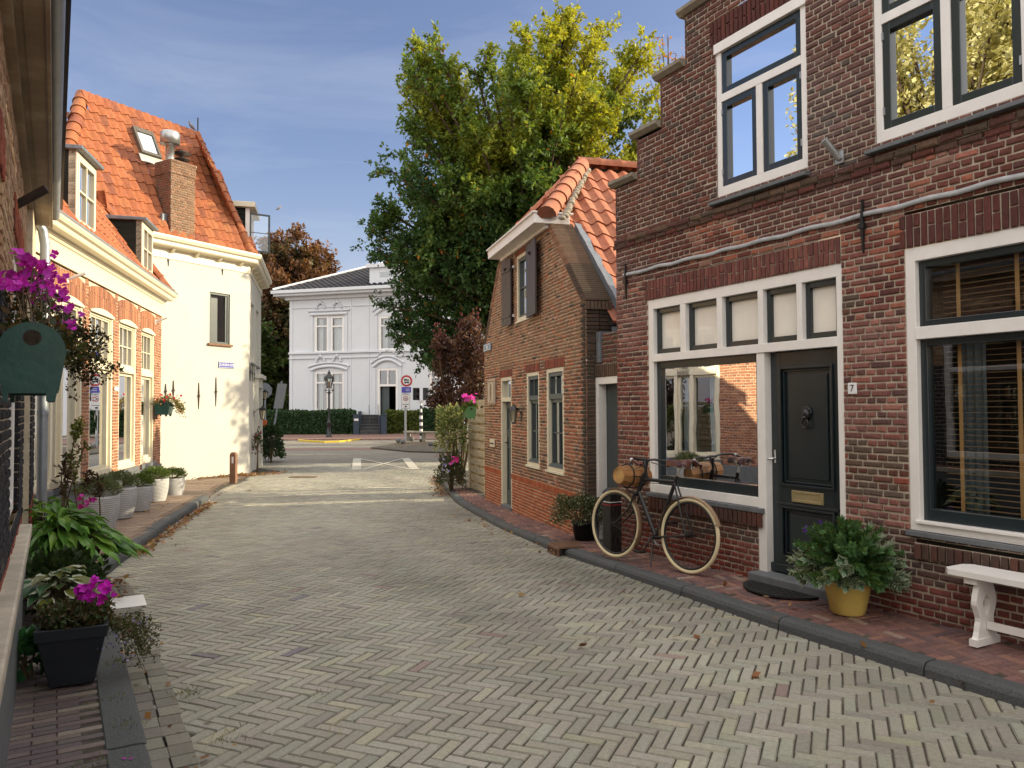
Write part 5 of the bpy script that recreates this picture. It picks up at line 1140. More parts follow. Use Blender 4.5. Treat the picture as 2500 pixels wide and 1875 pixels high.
# ================================================================== TREES AND PLANTS
def rnd3(): 
    v=Vector((R_.gauss(0,1),R_.gauss(0,1),R_.gauss(0,1))); return v.normalized() if v.length>0 else Vector((0,0,1))
def shade(c,k): return tuple(min(.9,max(.003,x*k)) for x in c)
def tree(name,label,base,outline,Yc,thick,nl,tw,lv,ls,colf,trunk_r,h0,group=None,seedn=3,twl=1.1,cat='tree',up=.35,tips=(),density=1.0,spread=.16):
    """outline: polygon of (X,Z) at distance Yc; limbs run from the trunk to tips inside it"""
    rr=random.Random(seedn); B0=Vector(base)
    root=thing(name,label,cat,base,group)
    xs=[p[0] for p in outline]; zz=[p[1] for p in outline]; cx=sum(xs)/len(xs); cz=sum(zz)/len(zz)
    T=[Vector((x,Yc+rr.uniform(-.35,.35)*thick,z)) for x,z in tips]
    while len(T)<nl:
        x=rr.uniform(min(xs),max(xs)); z=rr.uniform(min(zz),max(zz))
        if not inpoly(x,z,outline): continue
        # prefer shell
        e=min(1,math.hypot((x-cx)/(max(xs)-min(xs))*2,(z-cz)/(max(zz)-min(zz))*2)); yy=thick*math.sqrt(max(0,1-e*e*.92))
        y=Yc+rr.choice((-1,-1,1))*yy*rr.uniform(.55,1)
        T.append(Vector((x,y,z)))
    wood=MB(); fol=MB()
    top=Vector((lerp(B0.x,cx,.5),Yc,max(zz)*.8))
    tr=[B0+Vector((0,0,-.2)),B0+Vector((.1,0,h0)),B0.lerp(top,.5)+Vector((.15,.1,0)),top]
    wood.tube(tr,[trunk_r*1.25,trunk_r,trunk_r*.6,trunk_r*.15],10)
    def trunk_at(z):
        t=min(1,max(0,(z-B0.z)/(top.z-B0.z))); return B0.lerp(top,t)
    for tp in T:
        zs=max(B0.z+h0*.8,min(top.z*.9,B0.z+h0+(tp.z-B0.z-h0)*.45)); s=trunk_at(zs); mid=s.lerp(tp,.5)+Vector((0,0,up*(tp-s).length*.18))+rnd3()*.15
        n=9; P_=[s*(1-t)**2+mid*2*t*(1-t)+tp*t*t for t in [i/(n-1) for i in range(n)]]
        r0=trunk_r*.28*min(1,(tp-s).length/5+.3); wood.tube(P_,[r0*(1-i/n)+.008 for i in range(n)],5,cap=False)
        L_=(tp-s).length
        for q in range(tw):
            t=1-(rr.random()**1.5)*.75; a=P_[min(n-2,int(t*(n-1)))]; b=P_[min(n-1,int(t*(n-1))+1)]; c=a.lerp(b,rr.random())
            ax=(b-a).normalized(); d=(rnd3()*.9+ax*.55+Vector((0,0,.18))).normalized(); l=twl*rr.uniform(.5,1.2)*(1.25-t*.75)
            e=c+d*l; 
            if q%3==0: wood.tube([c,c+d*l*.6,e],[.012,.008,.004],3,cap=False)
            for k in range(lv):
                u=rr.random()**.8; p=c+d*(l*u)+rnd3()*(spread*l*(1.1-u*.6)); p.z-=.05*u*l
                ld=(d*.5+rnd3()+Vector((0,0,-.25))); nn=(Vector((0,0,1))+rnd3()*.7)
                sz=ls*rr.uniform(.6,1.3); fol.leaf(p,ld,nn,sz,sz*.6,colf(p,rr))
    wood.build('trunk',M['bark'],root); f=fol.build('crown',M['leaf'],root); return root
def pX(x,y,Y):
    d=ray(x,y); P_=EYE+d*(Y/d.y); return (P_.x,P_.z)
YB=27.5
big=[(975,138),(1000,165),(1043,136),(1060,185),(1113,150),(1140,230),(1175,235),(1205,190),(1238,106),(1270,150),(1300,170),(1336,68),(1392,58),(1430,110),(1471,38),(1500,130),(1569,76),(1601,92),(1620,200),(1680,330),(1690,520),(1600,700),(1400,760),(1250,800),(1190,900),(1120,905),(1015,888),(960,800),(975,780),(918,754),(960,690),(907,620),(950,600),(893,562),(965,520),(945,470),(967,430),(931,407),(1000,380),(961,355),(1012,336),(985,262),(1010,240)]
big=[(1290+(x-1290)*.955,520+(y-520)*.945+8) for x,y in big]; bigO=[pX(x,y,YB) for x,y in big]
tips=[pX(1290+(x-1290)*.955,520+(y-520)*.945+8,YB) for x,y in ((975,138),(1043,136),(1113,152),(1238,108),(1215,150),(1336,70),(1392,60),(1471,38),(1569,76),(1601,92),(985,262),(1010,336),(961,358),(931,407),(967,450),(893,562),(900,565),(907,618),(918,754),(925,750),(950,800),(961,846),(1015,888),(1060,900),(985,180),(1245,150),(1340,110),(1400,100),(1475,80),(1060,870),(935,700),(930,600),(1110,890),(1150,880))]
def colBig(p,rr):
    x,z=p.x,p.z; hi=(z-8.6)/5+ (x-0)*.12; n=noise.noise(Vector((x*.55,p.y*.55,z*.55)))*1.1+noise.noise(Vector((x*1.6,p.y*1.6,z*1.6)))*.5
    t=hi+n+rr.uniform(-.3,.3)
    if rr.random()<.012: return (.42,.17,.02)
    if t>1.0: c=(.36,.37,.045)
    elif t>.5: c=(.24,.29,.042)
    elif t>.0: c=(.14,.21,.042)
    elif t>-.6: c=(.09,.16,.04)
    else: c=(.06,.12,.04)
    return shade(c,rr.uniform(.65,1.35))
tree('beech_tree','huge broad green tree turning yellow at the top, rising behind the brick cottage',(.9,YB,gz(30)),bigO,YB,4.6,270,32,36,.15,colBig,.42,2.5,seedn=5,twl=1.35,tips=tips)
# copper beech beyond the white corner house
YC=70
cop=[(640,700),(632,640),(640,610),(665,590),(700,580),(745,583),(785,595),(812,620),(832,650),(830,690),(800,760),(760,860),(745,1000),(690,1000),(640,960),(635,800)]
def colCop(p,rr):
    n=noise.noise(p*.35)+rr.uniform(-.3,.3)+(p.z-10)*.05
    c=(.20,.10,.055) if n>.25 else ((.14,.08,.045) if n>-.2 else (.10,.10,.045))
    if p.z<8 and rr.random()<.5: c=(.07,.09,.025)
    return shade(c,rr.uniform(.6,1.4))
bx=pX(710,1000,YC); tree('copper_beech','large copper brown beech tree behind the left end of the white villa',(bx[0],YC,gz(60)),[pX(x,y,YC) for x,y in cop],YC,5,120,26,26,.36,colCop,.75,3,seedn=9,twl=2.6)
def colG(p,rr): 
    n=noise.noise(p*.4)+rr.uniform(-.3,.3); return shade((.06,.095,.025) if n<.1 else (.11,.14,.03),rr.uniform(.6,1.4))
Yt=64
g=[(560,900),(560,1050),(700,1050),(715,930),(690,800),(640,780),(590,830)]
bx=pX(610,1000,Yt); tree('green_tree','green leafy tree seen between the white corner house and the villa',(bx[0],Yt,gz(60)),[pX(x,y,Yt) for x,y in g],Yt,4,60,22,24,.36,colG,.35,1.5,seedn=11,twl=2.2)
# thin orange bare-topped tree at right behind the gable
YO=33
o_=[(1590,170),(1600,130),(1625,95),(1655,150),(1680,140),(1690,300),(1600,300)]
bx=pX(1640,400,YO); tree('thin_birch','thin half bare tree with a few orange leaves beside the stepped gable',(bx[0],YO,gz(30)),[pX(x,y,YO) for x,y in o_],YO,1.2,26,7,4,.15,lambda p,rr: shade((.45,.20,.03),rr.uniform(.7,1.3)),.16,9,seedn=2,twl=1.0,tips=[pX(x,y,YO) for x,y in ((1622,78),(1655,120),(1680,135),(1605,150))])
# yellow tree behind the left houses (seen mirrored in the upper panes)
tree('yellow_tree','tall yellow leaved tree behind the left hand houses',(-16,6.5,0),[(-21,5),(-22,9),(-20,14),(-16,16.5),(-12.5,14),(-11,9),(-12,5)],6.5,4.0,130,26,34,.17,lambda p,rr: shade((.48,.46,.24),rr.uniform(.75,1.3)),.3,2,seedn=21,twl=1.8)
# street trees right of the junction that throw the streaked shade
for i,(x,y,r,h) in enumerate(((9,33,4.5,11),(14.5,41,5,12),(3.9,25.0,1.7,9.6),(17,52,5,12))):
    tree('plane_tree',['green tree on the right of the junction, hidden behind the cottage','tree beyond the crossing road on the right','yellow green garden tree standing between the cottage roof and the stepped gable','tree at the right end of the villa'][i],(x,y,gz(30)),[(x-r,h*.45),(x-r*.8,h*.8),(x,h),(x+r*.8,h*.8),(x+r,h*.45),(x,h*.3)],y,r,(34 if i!=2 else 60),16,(16 if i!=2 else 26),(.42 if i!=2 else .13),(colG if i!=2 else (lambda p,rr: shade((.27,.30,.035) if rr.random()<.7 else (.16,.22,.03),rr.uniform(.6,1.35)))),(.3 if i!=2 else .10),2,(None if i==2 else 'trees right of the junction'),30+i,twl=(1.9 if i!=2 else 1.0))
# ---- hedges
def hedge(pa,pb,depth,h,label,colf,n=7000,name='hedge',ls=.15,wob=.12):
    a=Vector(pa);b=Vector(pb);e=(b-a);L_=e.length;e.normalize();nn=Vector((e.y,-e.x,0)); 
    if nn.y>0: nn=-nn
    z0=gz(50); root=thing(name,label,'hedge',(a+b)/2*1.0)
    core=MB(); core.obox((a+b)/2-nn*depth/2+Vector((0,0,h*.47+z0-a.z)),e*(L_/2-.12),nn*(depth/2-.14),(0,0,h*.46)); core.build('branches',mat('hedge_core',(.012,.02,.008),.9) if 'hedge_core' not in bpy.data.materials else bpy.data.materials['hedge_core'],root)
    f=MB()
    for i in range(n):
        u=R_.random(); k=R_.random(); s=R_.uniform(0,L_)
        if k<.62: p=a+e*s+nn*R_.uniform(-.16,.03)+Vector((0,0,h*R_.random()))
        elif k<.9: p=a+e*s-nn*R_.uniform(0,depth)+Vector((0,0,h+R_.uniform(-.12,.05)))
        else: p=(a if R_.random()<.5 else b)-nn*R_.uniform(0,depth)+Vector((0,0,h*R_.random()))+e*R_.uniform(-.05,.05)
        p=p+nn*(wob*noise.noise(p*.8))+Vector((0,0,wob*noise.noise(p*.6+Vector((5,0,0)))))
        sz=ls*R_.uniform(.6,1.3); f.leaf(p,rnd3(),nn+rnd3()*.8,sz,sz*.7,colf(p))
    f.build('foliage',M['leaf'],root); return root
HP=lambda x,y:gnd(x,y)
cg=lambda p: shade(R_.choice(((.085,.16,.03),(.11,.20,.035),(.06,.12,.025))),R_.uniform(.7,1.3)); cy=lambda p: shade(R_.choice(((.12,.14,.02),(.09,.12,.02),(.06,.09,.02))),R_.uniform(.7,1.3)); cd_=lambda p: shade((.032,.07,.026),R_.uniform(.7,1.4))
a=HP(560,1064);b=HP(864,1061.5); m_=a.lerp(b,.28)
hedge(a,m_,1.2,1.62,'clipped hedge at the left with sunlit green put into its leaves, before the copper beech',cg,4200); hedge(m_+Vector((.05,-.0,0)),b,1.2,1.66,'long dark green clipped hedge behind the lamp post, left of the villa steps',cd_,6500)  # left stretch: leaf colour lightened to look sunlit
a=HP(944,1060.5);b=HP(1027,1060); hedge(a,b,1.2,1.60,'short yellowish green hedge right of the villa steps',cy,3600); hedge(b+Vector((.05,0,0)),HP(1190,1059),1.2,1.75,'dark green hedge behind the striped pole and bench',cd_,5200)
# ---- purple bush, variegated bush and creepers beside the cottage fence
def bush(name,label,ctr,rad,n,ls,colf,pot=None,cat='shrub',lw=.55,stems=8,ori=.8,mt='leaf',group=None,base=None,lump=.25,low=0):
    c=Vector(ctr); bz=base if base is not None else c.z-rad[2]
    root=thing(name,label,cat,(c.x,c.y,bz),group); f=MB(); st=MB()
    for i in range(stems):
        d=rnd3(); d.z=abs(d.z)+.3; e=c+Vector((d.x*rad[0]*.7,d.y*rad[1]*.7,d.z*rad[2]*.5)); st.tube([(c.x+R_.uniform(-.03,.03),c.y+R_.uniform(-.03,.03),bz),(c+Vector((d.x*rad[0]*.25,d.y*rad[1]*.25,-rad[2]*.2))),e],[.012,.008,.004],4,cap=False)
    st.build('stems',M['stem'],root)
    for i in range(n):
        d=rnd3(); d.z=d.z if d.z>-.55+low else abs(d.z); r=(.35+.65*R_.random()**.45)*(1+lump*2*noise.noise(d*2.2+c))
        p=c+Vector((d.x*rad[0]*r,d.y*rad[1]*r,d.z*rad[2]*r)); ld=(d+rnd3()*ori+Vector((0,0,.25))); sz=ls*R_.uniform(.6,1.3); f.leaf(p,ld,rnd3()+Vector((0,0,.6)),sz,sz*lw,colf(p,r))
    f.build('foliage',M[mt],root); return root
def pt(x,y,Y): X,Z=pX(x,y,Y); return (X,Y,Z)
cp=lambda p,r: shade(R_.choice(((.07,.032,.032),(.08,.04,.03),(.12,.06,.035),(.05,.03,.026))),R_.uniform(.6,1.4))
pb=thing('smoke_bush','tall dark purple leaved bush beyond the slatted fence','shrub',(-1.35,17.8,gz(18)))
f=MB(); st=MB()
for (x,y,rx,rz,Y) in ((1150,880,.55,.75,17.8),(1105,900,.5,.55,18.2),(1085,960,.35,.35,17.8),(1130,990,.45,.4,17.4),(1160,960,.35,.6,17.2),(1095,860,.3,.35,18.3),(1150,820,.28,.5,18),(1175,870,.2,.6,17),(1075,840,.22,.2,18),(1065,985,.25,.12,17.8)):
    c=Vector(pt(x,y,Y)); st.tube([(-1.2,17.8,gz(18)),c-Vector((0,0,.5)),c],[.03,.018,.006],5)
    for i in range(int(900*rx*rz/.25)+250):
        d=rnd3(); r=R_.random()**.5; p=c+Vector((d.x*rx*r,d.y*.4*r,d.z*rz*r)); sz=.085*R_.uniform(.6,1.4); f.leaf(p,rnd3()+Vector((0,0,.4)),rnd3(),sz,sz*.65,cp(p,r))
for x,y in ((1129,800),(1073,825),(1160,795)):
    c=Vector(pt(x,y,18)); 
    for i in range(160): p=c+Vector((R_.gauss(0,.09),R_.gauss(0,.1),R_.gauss(-.15,.22))); f.leaf(p,Vector((0,0,1))+rnd3()*.6,rnd3(),.09,.05,shade((.10,.03,.035),R_.uniform(.6,1.4)))
f.build('foliage',M['leaf'],pb); st.build('stems',M['stem'],pb)
cv=lambda p,r: shade(R_.choice(((.30,.33,.16),(.16,.22,.08),(.10,.15,.05),(.38,.40,.22))),R_.uniform(.7,1.2))
c=pt(1102,1062,16.6); bush('variegated_shrub','pale cream and green variegated shrub against the slatted fence',c,(.34,.30,.60),2200,.075,cv,lw=.5,base=gz(16))
c=pt(1100,1160,16.4); bush('garden_shrub','low green and brown plants at the kerb before the fence post',(c[0],c[1],c[2]),(.30,.28,.42),1800,.07,lambda p,r: shade(R_.choice(((.08,.10,.04),(.12,.13,.07),(.06,.04,.035),(.05,.08,.03))),R_.uniform(.7,1.3)),lw=.35,base=gz(16))
def flowers(mb,c,n,spread,size,col,rr=R_):
    for i in range(n):
        p=Vector(c)+Vector((rr.gauss(0,spread[0]),rr.gauss(0,spread[1]),rr.gauss(0,spread[2]))); nn=(rnd3()+Vector((.2,-1,.5))).normalized(); u=nn.cross(Vector((0,0,1))).normalized(); w=nn.cross(u)
        cc=shade(col,rr.uniform(.7,1.3))
        for k in range(5):
            t=2*math.pi*k/5+rr.random(); d=u*math.cos(t)+w*math.sin(t)+nn*.3; mb.leaf(p,d,nn,size*rr.uniform(.8,1.1),size*.85,cc)
fl=MB(); flowers(fl,pt(1110,1122,15.9),7,(.04,.04,.04),.05,(.55,.04,.30)); flowers(fl,pt(1094,1135,16),9,(.09,.05,.05),.035,(.25,.22,.45)); o=fl.build('blossoms',M['leaf'],None,loc=pt(1110,1122,15.9)); tag(o,'pink and lilac blossoms hanging beside the fence corner','flowers')
# ---- fence
fa=gnd(1183,1211,.03); fb=gnd(1149,1197,.03); FF=Frame((fa.x,fa.y),((fb-fa).x,(fb-fa).y),True); fl_=(fb-fa).length
FN=thing('slatted_fence','pale weathered wooden slat fence beside the far corner of the brick cottage','fence',fa)
mb=MB()
for i in range(11):
    z=gz(15)+.10+i*.178; 
    if i<9: mb.fbox(FF,0,fl_-.12,z,z+.125,.0,.022)
    else: mb.fbox(FF,-.0,fl_-.25,z,z+.125,.0,.022)
for i in range(9): z=gz(15)+.10+i*.178; mb.fbox(FF,.0,fl_-.12,z+.09,z+.205,-.06,-.04)
mb.build('slats',M['fence'],FN,.003)
for s,h,w in ((fl_-.06,1.68,.06),(fl_*.45,1.98,.045),(.05,1.98,.045)): m2=MB(); m2.fbox(FF,s-w,s+w,gz(15),gz(15)+h+.02,-.045 if w<.05 else -.05,-.005 if w<.05 else .05); m2.build('fence_post',M['fence'],FN,.004)
# ---- hanging wall planters
def wallplanter(name,label,c,ax,side,w,h,ln,m,group='green wooden hanging planters',hole=True,sc=1):
    """end board faces -ax ; ax = long axis, side = horizontal across"""
    root=thing(name,label,'planter',c,group); ax=Vector(ax).normalized(); sd_=Vector(side).normalized(); c=Vector(c); U=Vector((0,0,1))
    prof=[(-.5*w*.80,0),(-.5*w*.66,0),(-.5*w*.66,.10*h),(.5*w*.42,.10*h),(.5*w*.42,0),(.5*w*.68,0),(.5*w,.62*h)]+[(.5*w*math.cos(t),h*.62+h*.38*math.sin(t)) for t in [math.pi*i/10 for i in range(1,10)]]+[(-.5*w,.62*h)]
    for k in (0,ln-.02):
        mb=MB(); mb.prism([c+sd_*x+U*(z-h/2)+ax*k for x,z in prof],ax*.02); e=mb.build('end_board',m,root,.002)
        if k==0:
            mb=MB(); q=[c+sd_*(-.0+.055*w/.4*math.cos(t))+U*(h*.30+.03*h/.3*math.sin(t))-ax*.0015 for t in [2*math.pi*i/14 for i in range(14)]]; mb.face(q); mb.build('hand_hole',M['soil'],e)
    for sg in(-1,1):
        mb=MB(); mb.hexa([c+sd_*(sg*w*.36)-U*(h*.36)+ax*.02,c+sd_*(sg*w*.40)-U*(h*.36)+ax*.02,c+sd_*(sg*w*.40)-U*(h*.36)+ax*(ln-.02),c+sd_*(sg*w*.36)-U*(h*.36)+ax*(ln-.02),c+sd_*(sg*w*.46)+U*(h*.12)+ax*.02,c+sd_*(sg*w*.50)+U*(h*.12)+ax*.02,c+sd_*(sg*w*.50)+U*(h*.12)+ax*(ln-.02),c+sd_*(sg*w*.46)+U*(h*.12)+ax*(ln-.02)]); mb.build('side_board',m,root)
    mb=MB(); mb.obox(c+ax*ln/2+U*(h*.0),ax*(ln/2-.02),sd_*w*.42,U*.02); mb.build('soil',M['soil'],root)
    return root
near=LF.P(3.42,1.835,.155)
wallplanter('hanging_planter','dark green wooden hanging planter full of magenta petunias, mounted on the near left wall',near,LF.e,LF.n,.225,.30,.62,M['green'])
def trail(mb,pts,n,spread,ls,colf,lw=.55):
    for i in range(n):
        t=R_.random()*(len(pts)-1); k=int(t); p=Vector(pts[k]).lerp(Vector(pts[min(k+1,len(pts)-1)]),t-k)+rnd3()*spread*R_.random(); sz=ls*R_.uniform(.6,1.3); mb.leaf(p,rnd3()+Vector((0,0,.1)),rnd3(),sz,sz*lw,colf(p))
pet=thing('petunia_plant','magenta petunias spilling from the near green planter, with a dark trailing plant','flowers',near+Vector((0,0,.05)))
st=MB(); f=MB(); fw=MB(); top=near+Vector((0,0,.02)); 
dk=lambda p: shade(R_.choice(((.045,.06,.02),(.09,.07,.025),(.03,.04,.018),(.14,.08,.03))),R_.uniform(.6,1.3))
petc=[]
for (x,y,Y,n) in ((70,640,3.35,14),(45,690,3.3,10),(95,655,3.5,10),(120,690,3.6,8),(135,720,3.7,7),(20,700,3.2,8),(150,740,3.8,5),(165,755,3.8,5),(155,800,3.7,4),(60,670,3.4,9),(100,715,3.5,5),(172,790,3.9,3)):
    c=Vector(pt(x,y,Y)); petc.append(c); flowers(fw,c,int(n*1.8),(.030,.05,.024),.026,(.62,.035,.58))
    q=top+LF.e*R_.uniform(.1,.5)+LF.n*R_.uniform(-.08,.08)
    for j in range(3): st.tube([q,q.lerp(c,.5)+Vector((0,0,.04))+rnd3()*.02,c+rnd3()*.03],[.003,.0025,.002],4,cap=False)
    trail(f,[q,q.lerp(c,.6),c-Vector((0,0,.03))],55,.045,.03,dk)
for i in range(900):
    p=top+LF.e*R_.uniform(.06,.6)+LF.n*R_.gauss(0,.07)+Vector((0,0,abs(R_.gauss(.05,.05)))); f.leaf(p,rnd3()+Vector((0,0,.3)),rnd3(),.04*R_.uniform(.6,1.4),.022,dk(p))
# trailing dark plant streaming to the right
for (y0,x1,y1) in ((760,270,828),(775,262,840),(790,268,860),(800,255,885),(820,280,905),(835,270,925),(850,250,940),(860,225,945),(800,230,830),(840,300,905),(845,235,915),(780,225,845),(830,215,935),(865,190,935),(815,250,870),(825,240,895)):
    a=Vector(pt(140,y0,3.75)); b=Vector(pt(x1,y1,4.1)); mid=a.lerp(b,.45)+Vector((0,0,.012))
    st.tube([a,mid,b],[.003,.002,.0015],4,cap=False); trail(f,[a,mid,b],150,.033,.021,lambda p: shade(R_.choice(((.05,.055,.02),(.03,.035,.015),(.10,.075,.03))),R_.uniform(.5,1.3)))
a=Vector(pt(165,930,3.9)); trail(f,[a,Vector(pt(172,965,3.9)),Vector(pt(190,975,3.9))],40,.02,.018,dk)
flowers(fw,pt(231,863,4.0),2,(.004,.01,.004),.016,(.20,.20,.60))
st.build('stems',M['stem'],pet); f.build('foliage',M['leaf'],pet); fw.build('blossoms',M['leaf'],pet)
# planter on the fence post and planter on the townhouse corner
c=Vector(pt(1151,1008,15.3)); wallplanter('hanging_planter','mid green hanging planter with pink flowers on top of the slatted fence post',c,(-.26,.96,0),(.96,.26,0),.20,.27,.4,M['greenlite'])
f=MB(); flowers(f,Vector(pt(1149,973,15.5)),22,(.07,.08,.04),.055,(.62,.05,.45)); trail(f,[Vector(pt(1128,1000,15.5)),Vector(pt(1150,985,15.4)),Vector(pt(1160,990,15.4))],260,.10,.06,lambda p: shade((.09,.14,.03),R_.uniform(.6,1.3))); tag(f.build('pink_flowers',M['leaf'],None,loc=c),'pink flowers and pale leaves growing out of the planter on the fence','flowers')
s_,z_=BF.px(395,995,.18); c=BF.P(s_,z_,.18); wallplanter('hanging_planter','small dark green hanging planter at the far corner of the orange brick townhouse',c+Vector((0,0,-.02)),(-.22,.97,0),(.97,.22,0),.30,.34,.45,M['green'])
f=MB(); trail(f,[c+Vector((-.15,0,.10)),c+Vector((.1,.1,.22)),c+Vector((.30,.2,.05)),c+Vector((.34,.2,-.12))],700,.13,.05,lambda p: shade(R_.choice(((.22,.20,.06),(.30,.18,.08),(.10,.13,.04))),R_.uniform(.7,1.3))); flowers(f,c+Vector((.12,.0,.22)),9,(.12,.08,.06),.035,(.6,.03,.08)); tag(f.build('trailing_flowers',M['leaf'],None,loc=c),'red flowers and yellowing leaves in the planter on the townhouse corner','flowers')
# ---- ribbed grey planters in a row
def ribpot():
    mb=MB(); prof=[(.0,0),(.15,0),(.165,.01)]
    H=.42
    for i in range(16):
        z=.015+i*(H-.03)/16; r=.17+.055*math.sin(min(1,z/H*1.15)*math.pi*.55); prof+=[(r,z),(r+.007,z+.006),(r+.007,z+.018),(r,z+.0235)]
    prof+=[(.225,H),(.205,H),(.20,H-.05),(0,H-.05)]; mb.lathe(prof,(0,0,0),28); return mb
pots=[((-5.62,10.5),1.12,'grey ribbed planter mostly hidden behind the hosta leaves, nearest of the row'),((-6.10,11.95),1.16,'largest grey ribbed planter of the row, with a wide mound of grey-green foliage'),((-6.30,13.0),1.0,'grey ribbed planter with a small mound, second from the near end in full view'),((-6.66,14.4),1.03,'grey ribbed planter with a bright green mound, third along the townhouse wall'),((-6.92,15.75),.98,'farthest grey ribbed planter, close to the white wall')]
for i,((x,y),sc,lab) in enumerate(pots):
    loc=(x,y,zsL(x,y)+.004 if y<15.4 else gz(y)+.03)
    if i==0:
        r0=thing('ribbed_planter',lab,'planter',(0,0,0),'grey ribbed planters along the townhouse wall'); ribpot().build('pot',M['grey_pot'],r0); mb=MB(); mb.lathe([(0,.385),(.2,.385)],(0,0,0),20); mb.build('soil',M['soil'],r0); r0.location=loc; r0.scale=(sc,)*3
    else: dup(r0,loc,lab,R_.random()*6,sc)
    c=Vector(loc); cf=(lambda p,r: shade(R_.choice(((.12,.15,.08),(.16,.19,.11),(.08,.11,.05))),R_.uniform(.7,1.3))) if i in (0,1) else (lambda p,r: shade(R_.choice(((.09,.15,.04),(.13,.18,.05),(.06,.10,.03))),R_.uniform(.7,1.3)))
    bush('lavender_mound',['pale mound of foliage in the nearest grey planter','wide grey-green mound growing in the largest ribbed planter','low green mound in the second ribbed planter in view','bright green mound in the third ribbed planter','green mound in the farthest ribbed planter'][i],(c.x,c.y,c.z+.46*sc),(.25*sc,.25*sc,.15*sc),2200,.05,cf,lw=.22,base=c.z+.38*sc,group='mounds in the ribbed planters',lump=.12,low=.35,ori=.5)
# ---- hostas
def hosta(name,label,c,rad,h,n,L_,W_,cols,base,edge=None,lean=Vector((0,0,0)),group=None):
    root=thing(name,label,'plant',(c[0],c[1],base),group); f=MB(); c=Vector((c[0],c[1],base+.05)); st=MB()
    for i in range(n):
        a=R_.uniform(0,2*math.pi); k=R_.random()**.7; out=Vector((math.cos(a),math.sin(a),0)); top=c+out*rad*k*.55+Vector((0,0,h*(1-.45*k*k)*R_.uniform(.75,1)))+lean*k*.4
        d=(out*(.5+k)+lean*.9+Vector((0,0,.55-.6*k))).normalized(); side=d.cross(Vector((0,0,1))).normalized(); side=(side+Vector((0,0,R_.uniform(-.3,.3)))).normalized(); l=L_*R_.uniform(.7,1.15); w=W_*R_.uniform(.8,1.15); col=shade(R_.choice(cols),R_.uniform(.75,1.25))
        st.tube([c+out*.03,c.lerp(top,.6)+Vector((0,0,.03)),top],[.005,.004,.003],4,cap=False)
        N_=6; cen=[];lf=[];rt=[]; el=[];er=[]
        for j in range(N_+1):
            t=j/N_; p=top+d*(l*t)+Vector((0,0,-l*.55*t*t)); ww=w*.5*math.sin(math.pi*min(1,(t*.93+.07))**.75)+.001; cen.append(p-Vector((0,0,.012*math.sin(math.pi*t)))); lf.append(p+side*ww+Vector((0,0,.014*math.sin(t*9)))); rt.append(p-side*ww+Vector((0,0,.014*math.cos(t*8)))); el.append(p+side*ww*.78); er.append(p-side*ww*.78)
        if edge:
            f.grid([lf,el],0,edge); f.grid([el,cen],0,col); f.grid([cen,er],0,col); f.grid([er,rt],0,edge)
        else: f.grid([lf,cen],0,col); f.grid([cen,rt],0,shade(col,.9))
    f.build('leaves',M['leaf_gloss'],root); st.build('stems',M['stem'],root); return root
gl=[(.09,.21,.035),(.12,.26,.04),(.07,.17,.03),(.17,.30,.05)]
hosta('hosta','large bright green hosta with pointed leaves drooping over the raised kerb',(-3.98,6.75),.52,.62,170,.30,.085,gl,.10,lean=Vector((.55,-.1,0)))
hosta('hosta','second green hosta clump, farther back near the rain pipe',(-4.55,7.5),.38,.62,60,.27,.08,gl,.12,lean=Vector((.3,0,0)))
hosta('hosta','white-edged variegated hosta between the ledge and the black pot',(-3.28,5.55),.34,.42,52,.21,.115,[(.05,.12,.05),(.07,.14,.04),(.14,.15,.03)],.05,edge=(.42,.46,.36))
bush('strawberry_plant','low dark green lobed leaves on the pavement left of the black pot',(-2.95,4.72,.14),(.12,.22,.13),230,.075,lambda p,r: shade((.035,.12,.04),R_.uniform(.6,1.3)),lw=.85,base=.03,mt='leaf_gloss',cat='plant')
bush('shrub','dense dark green plants filling the corner below the hostas',(-3.66,6.2,.25),(.30,.55,.26),1500,.07,lambda p,r: shade((.03,.055,.018),R_.uniform(.6,1.3)),lw=.6,base=.05)
# tall dry stalks
mb=MB(); f=MB()
for (x0,y0,x1,y1,Y,dr) in ((150,1235,188,1030,7.3,0),(140,1240,175,1120,7.2,0),(175,1235,160,1110,7.3,1),(205,1230,212,1150,7.4,1),(245,1230,238,1165,7.4,1),(155,1260,150,1140,7.0,1),(195,1235,180,1135,7.2,0),(160,1200,210,1080,7.4,0)):
    a=Vector(pt(x0,y0+40,Y)); b=Vector(pt(x1,y1,Y)); m_=a.lerp(b,.5)+rnd3()*.03; mb.tube([a,m_,b],[.008,.006,.003],5,cap=False)
    if dr: trail(f,[m_,b,b+Vector((.05,0,-.12))],60,.04,.06,lambda p: shade((.06,.035,.022),R_.uniform(.5,1.4)),.35)
    else: trail(f,[m_,b],70,.045,.045,lambda p: shade(R_.choice(((.14,.16,.04),(.20,.13,.09),(.09,.12,.03))),R_.uniform(.6,1.3)))
trail(f,[Vector(pt(188,1070,7.3)),Vector(pt(197,1025,7.3))],150,.05,.04,lambda p: shade((.15,.17,.03),R_.uniform(.6,1.3)))
r0=thing('dry_flower_stalks','tall half withered flower stalks rising behind the hosta beside the rain pipe','plant',(-4.3,7.3,.1)); mb.build('stems',M['stem'],r0); f.build('leaves',M['leaf'],r0)
f=MB(); flowers(f,pt(215,1228,6.7),10,(.05,.03,.03),.03,(.40,.02,.25)); tag(f.build('pink_blossoms',M['leaf'],None,loc=pt(215,1228,6.7)),'small pink blossoms just above the big green hosta','flowers')
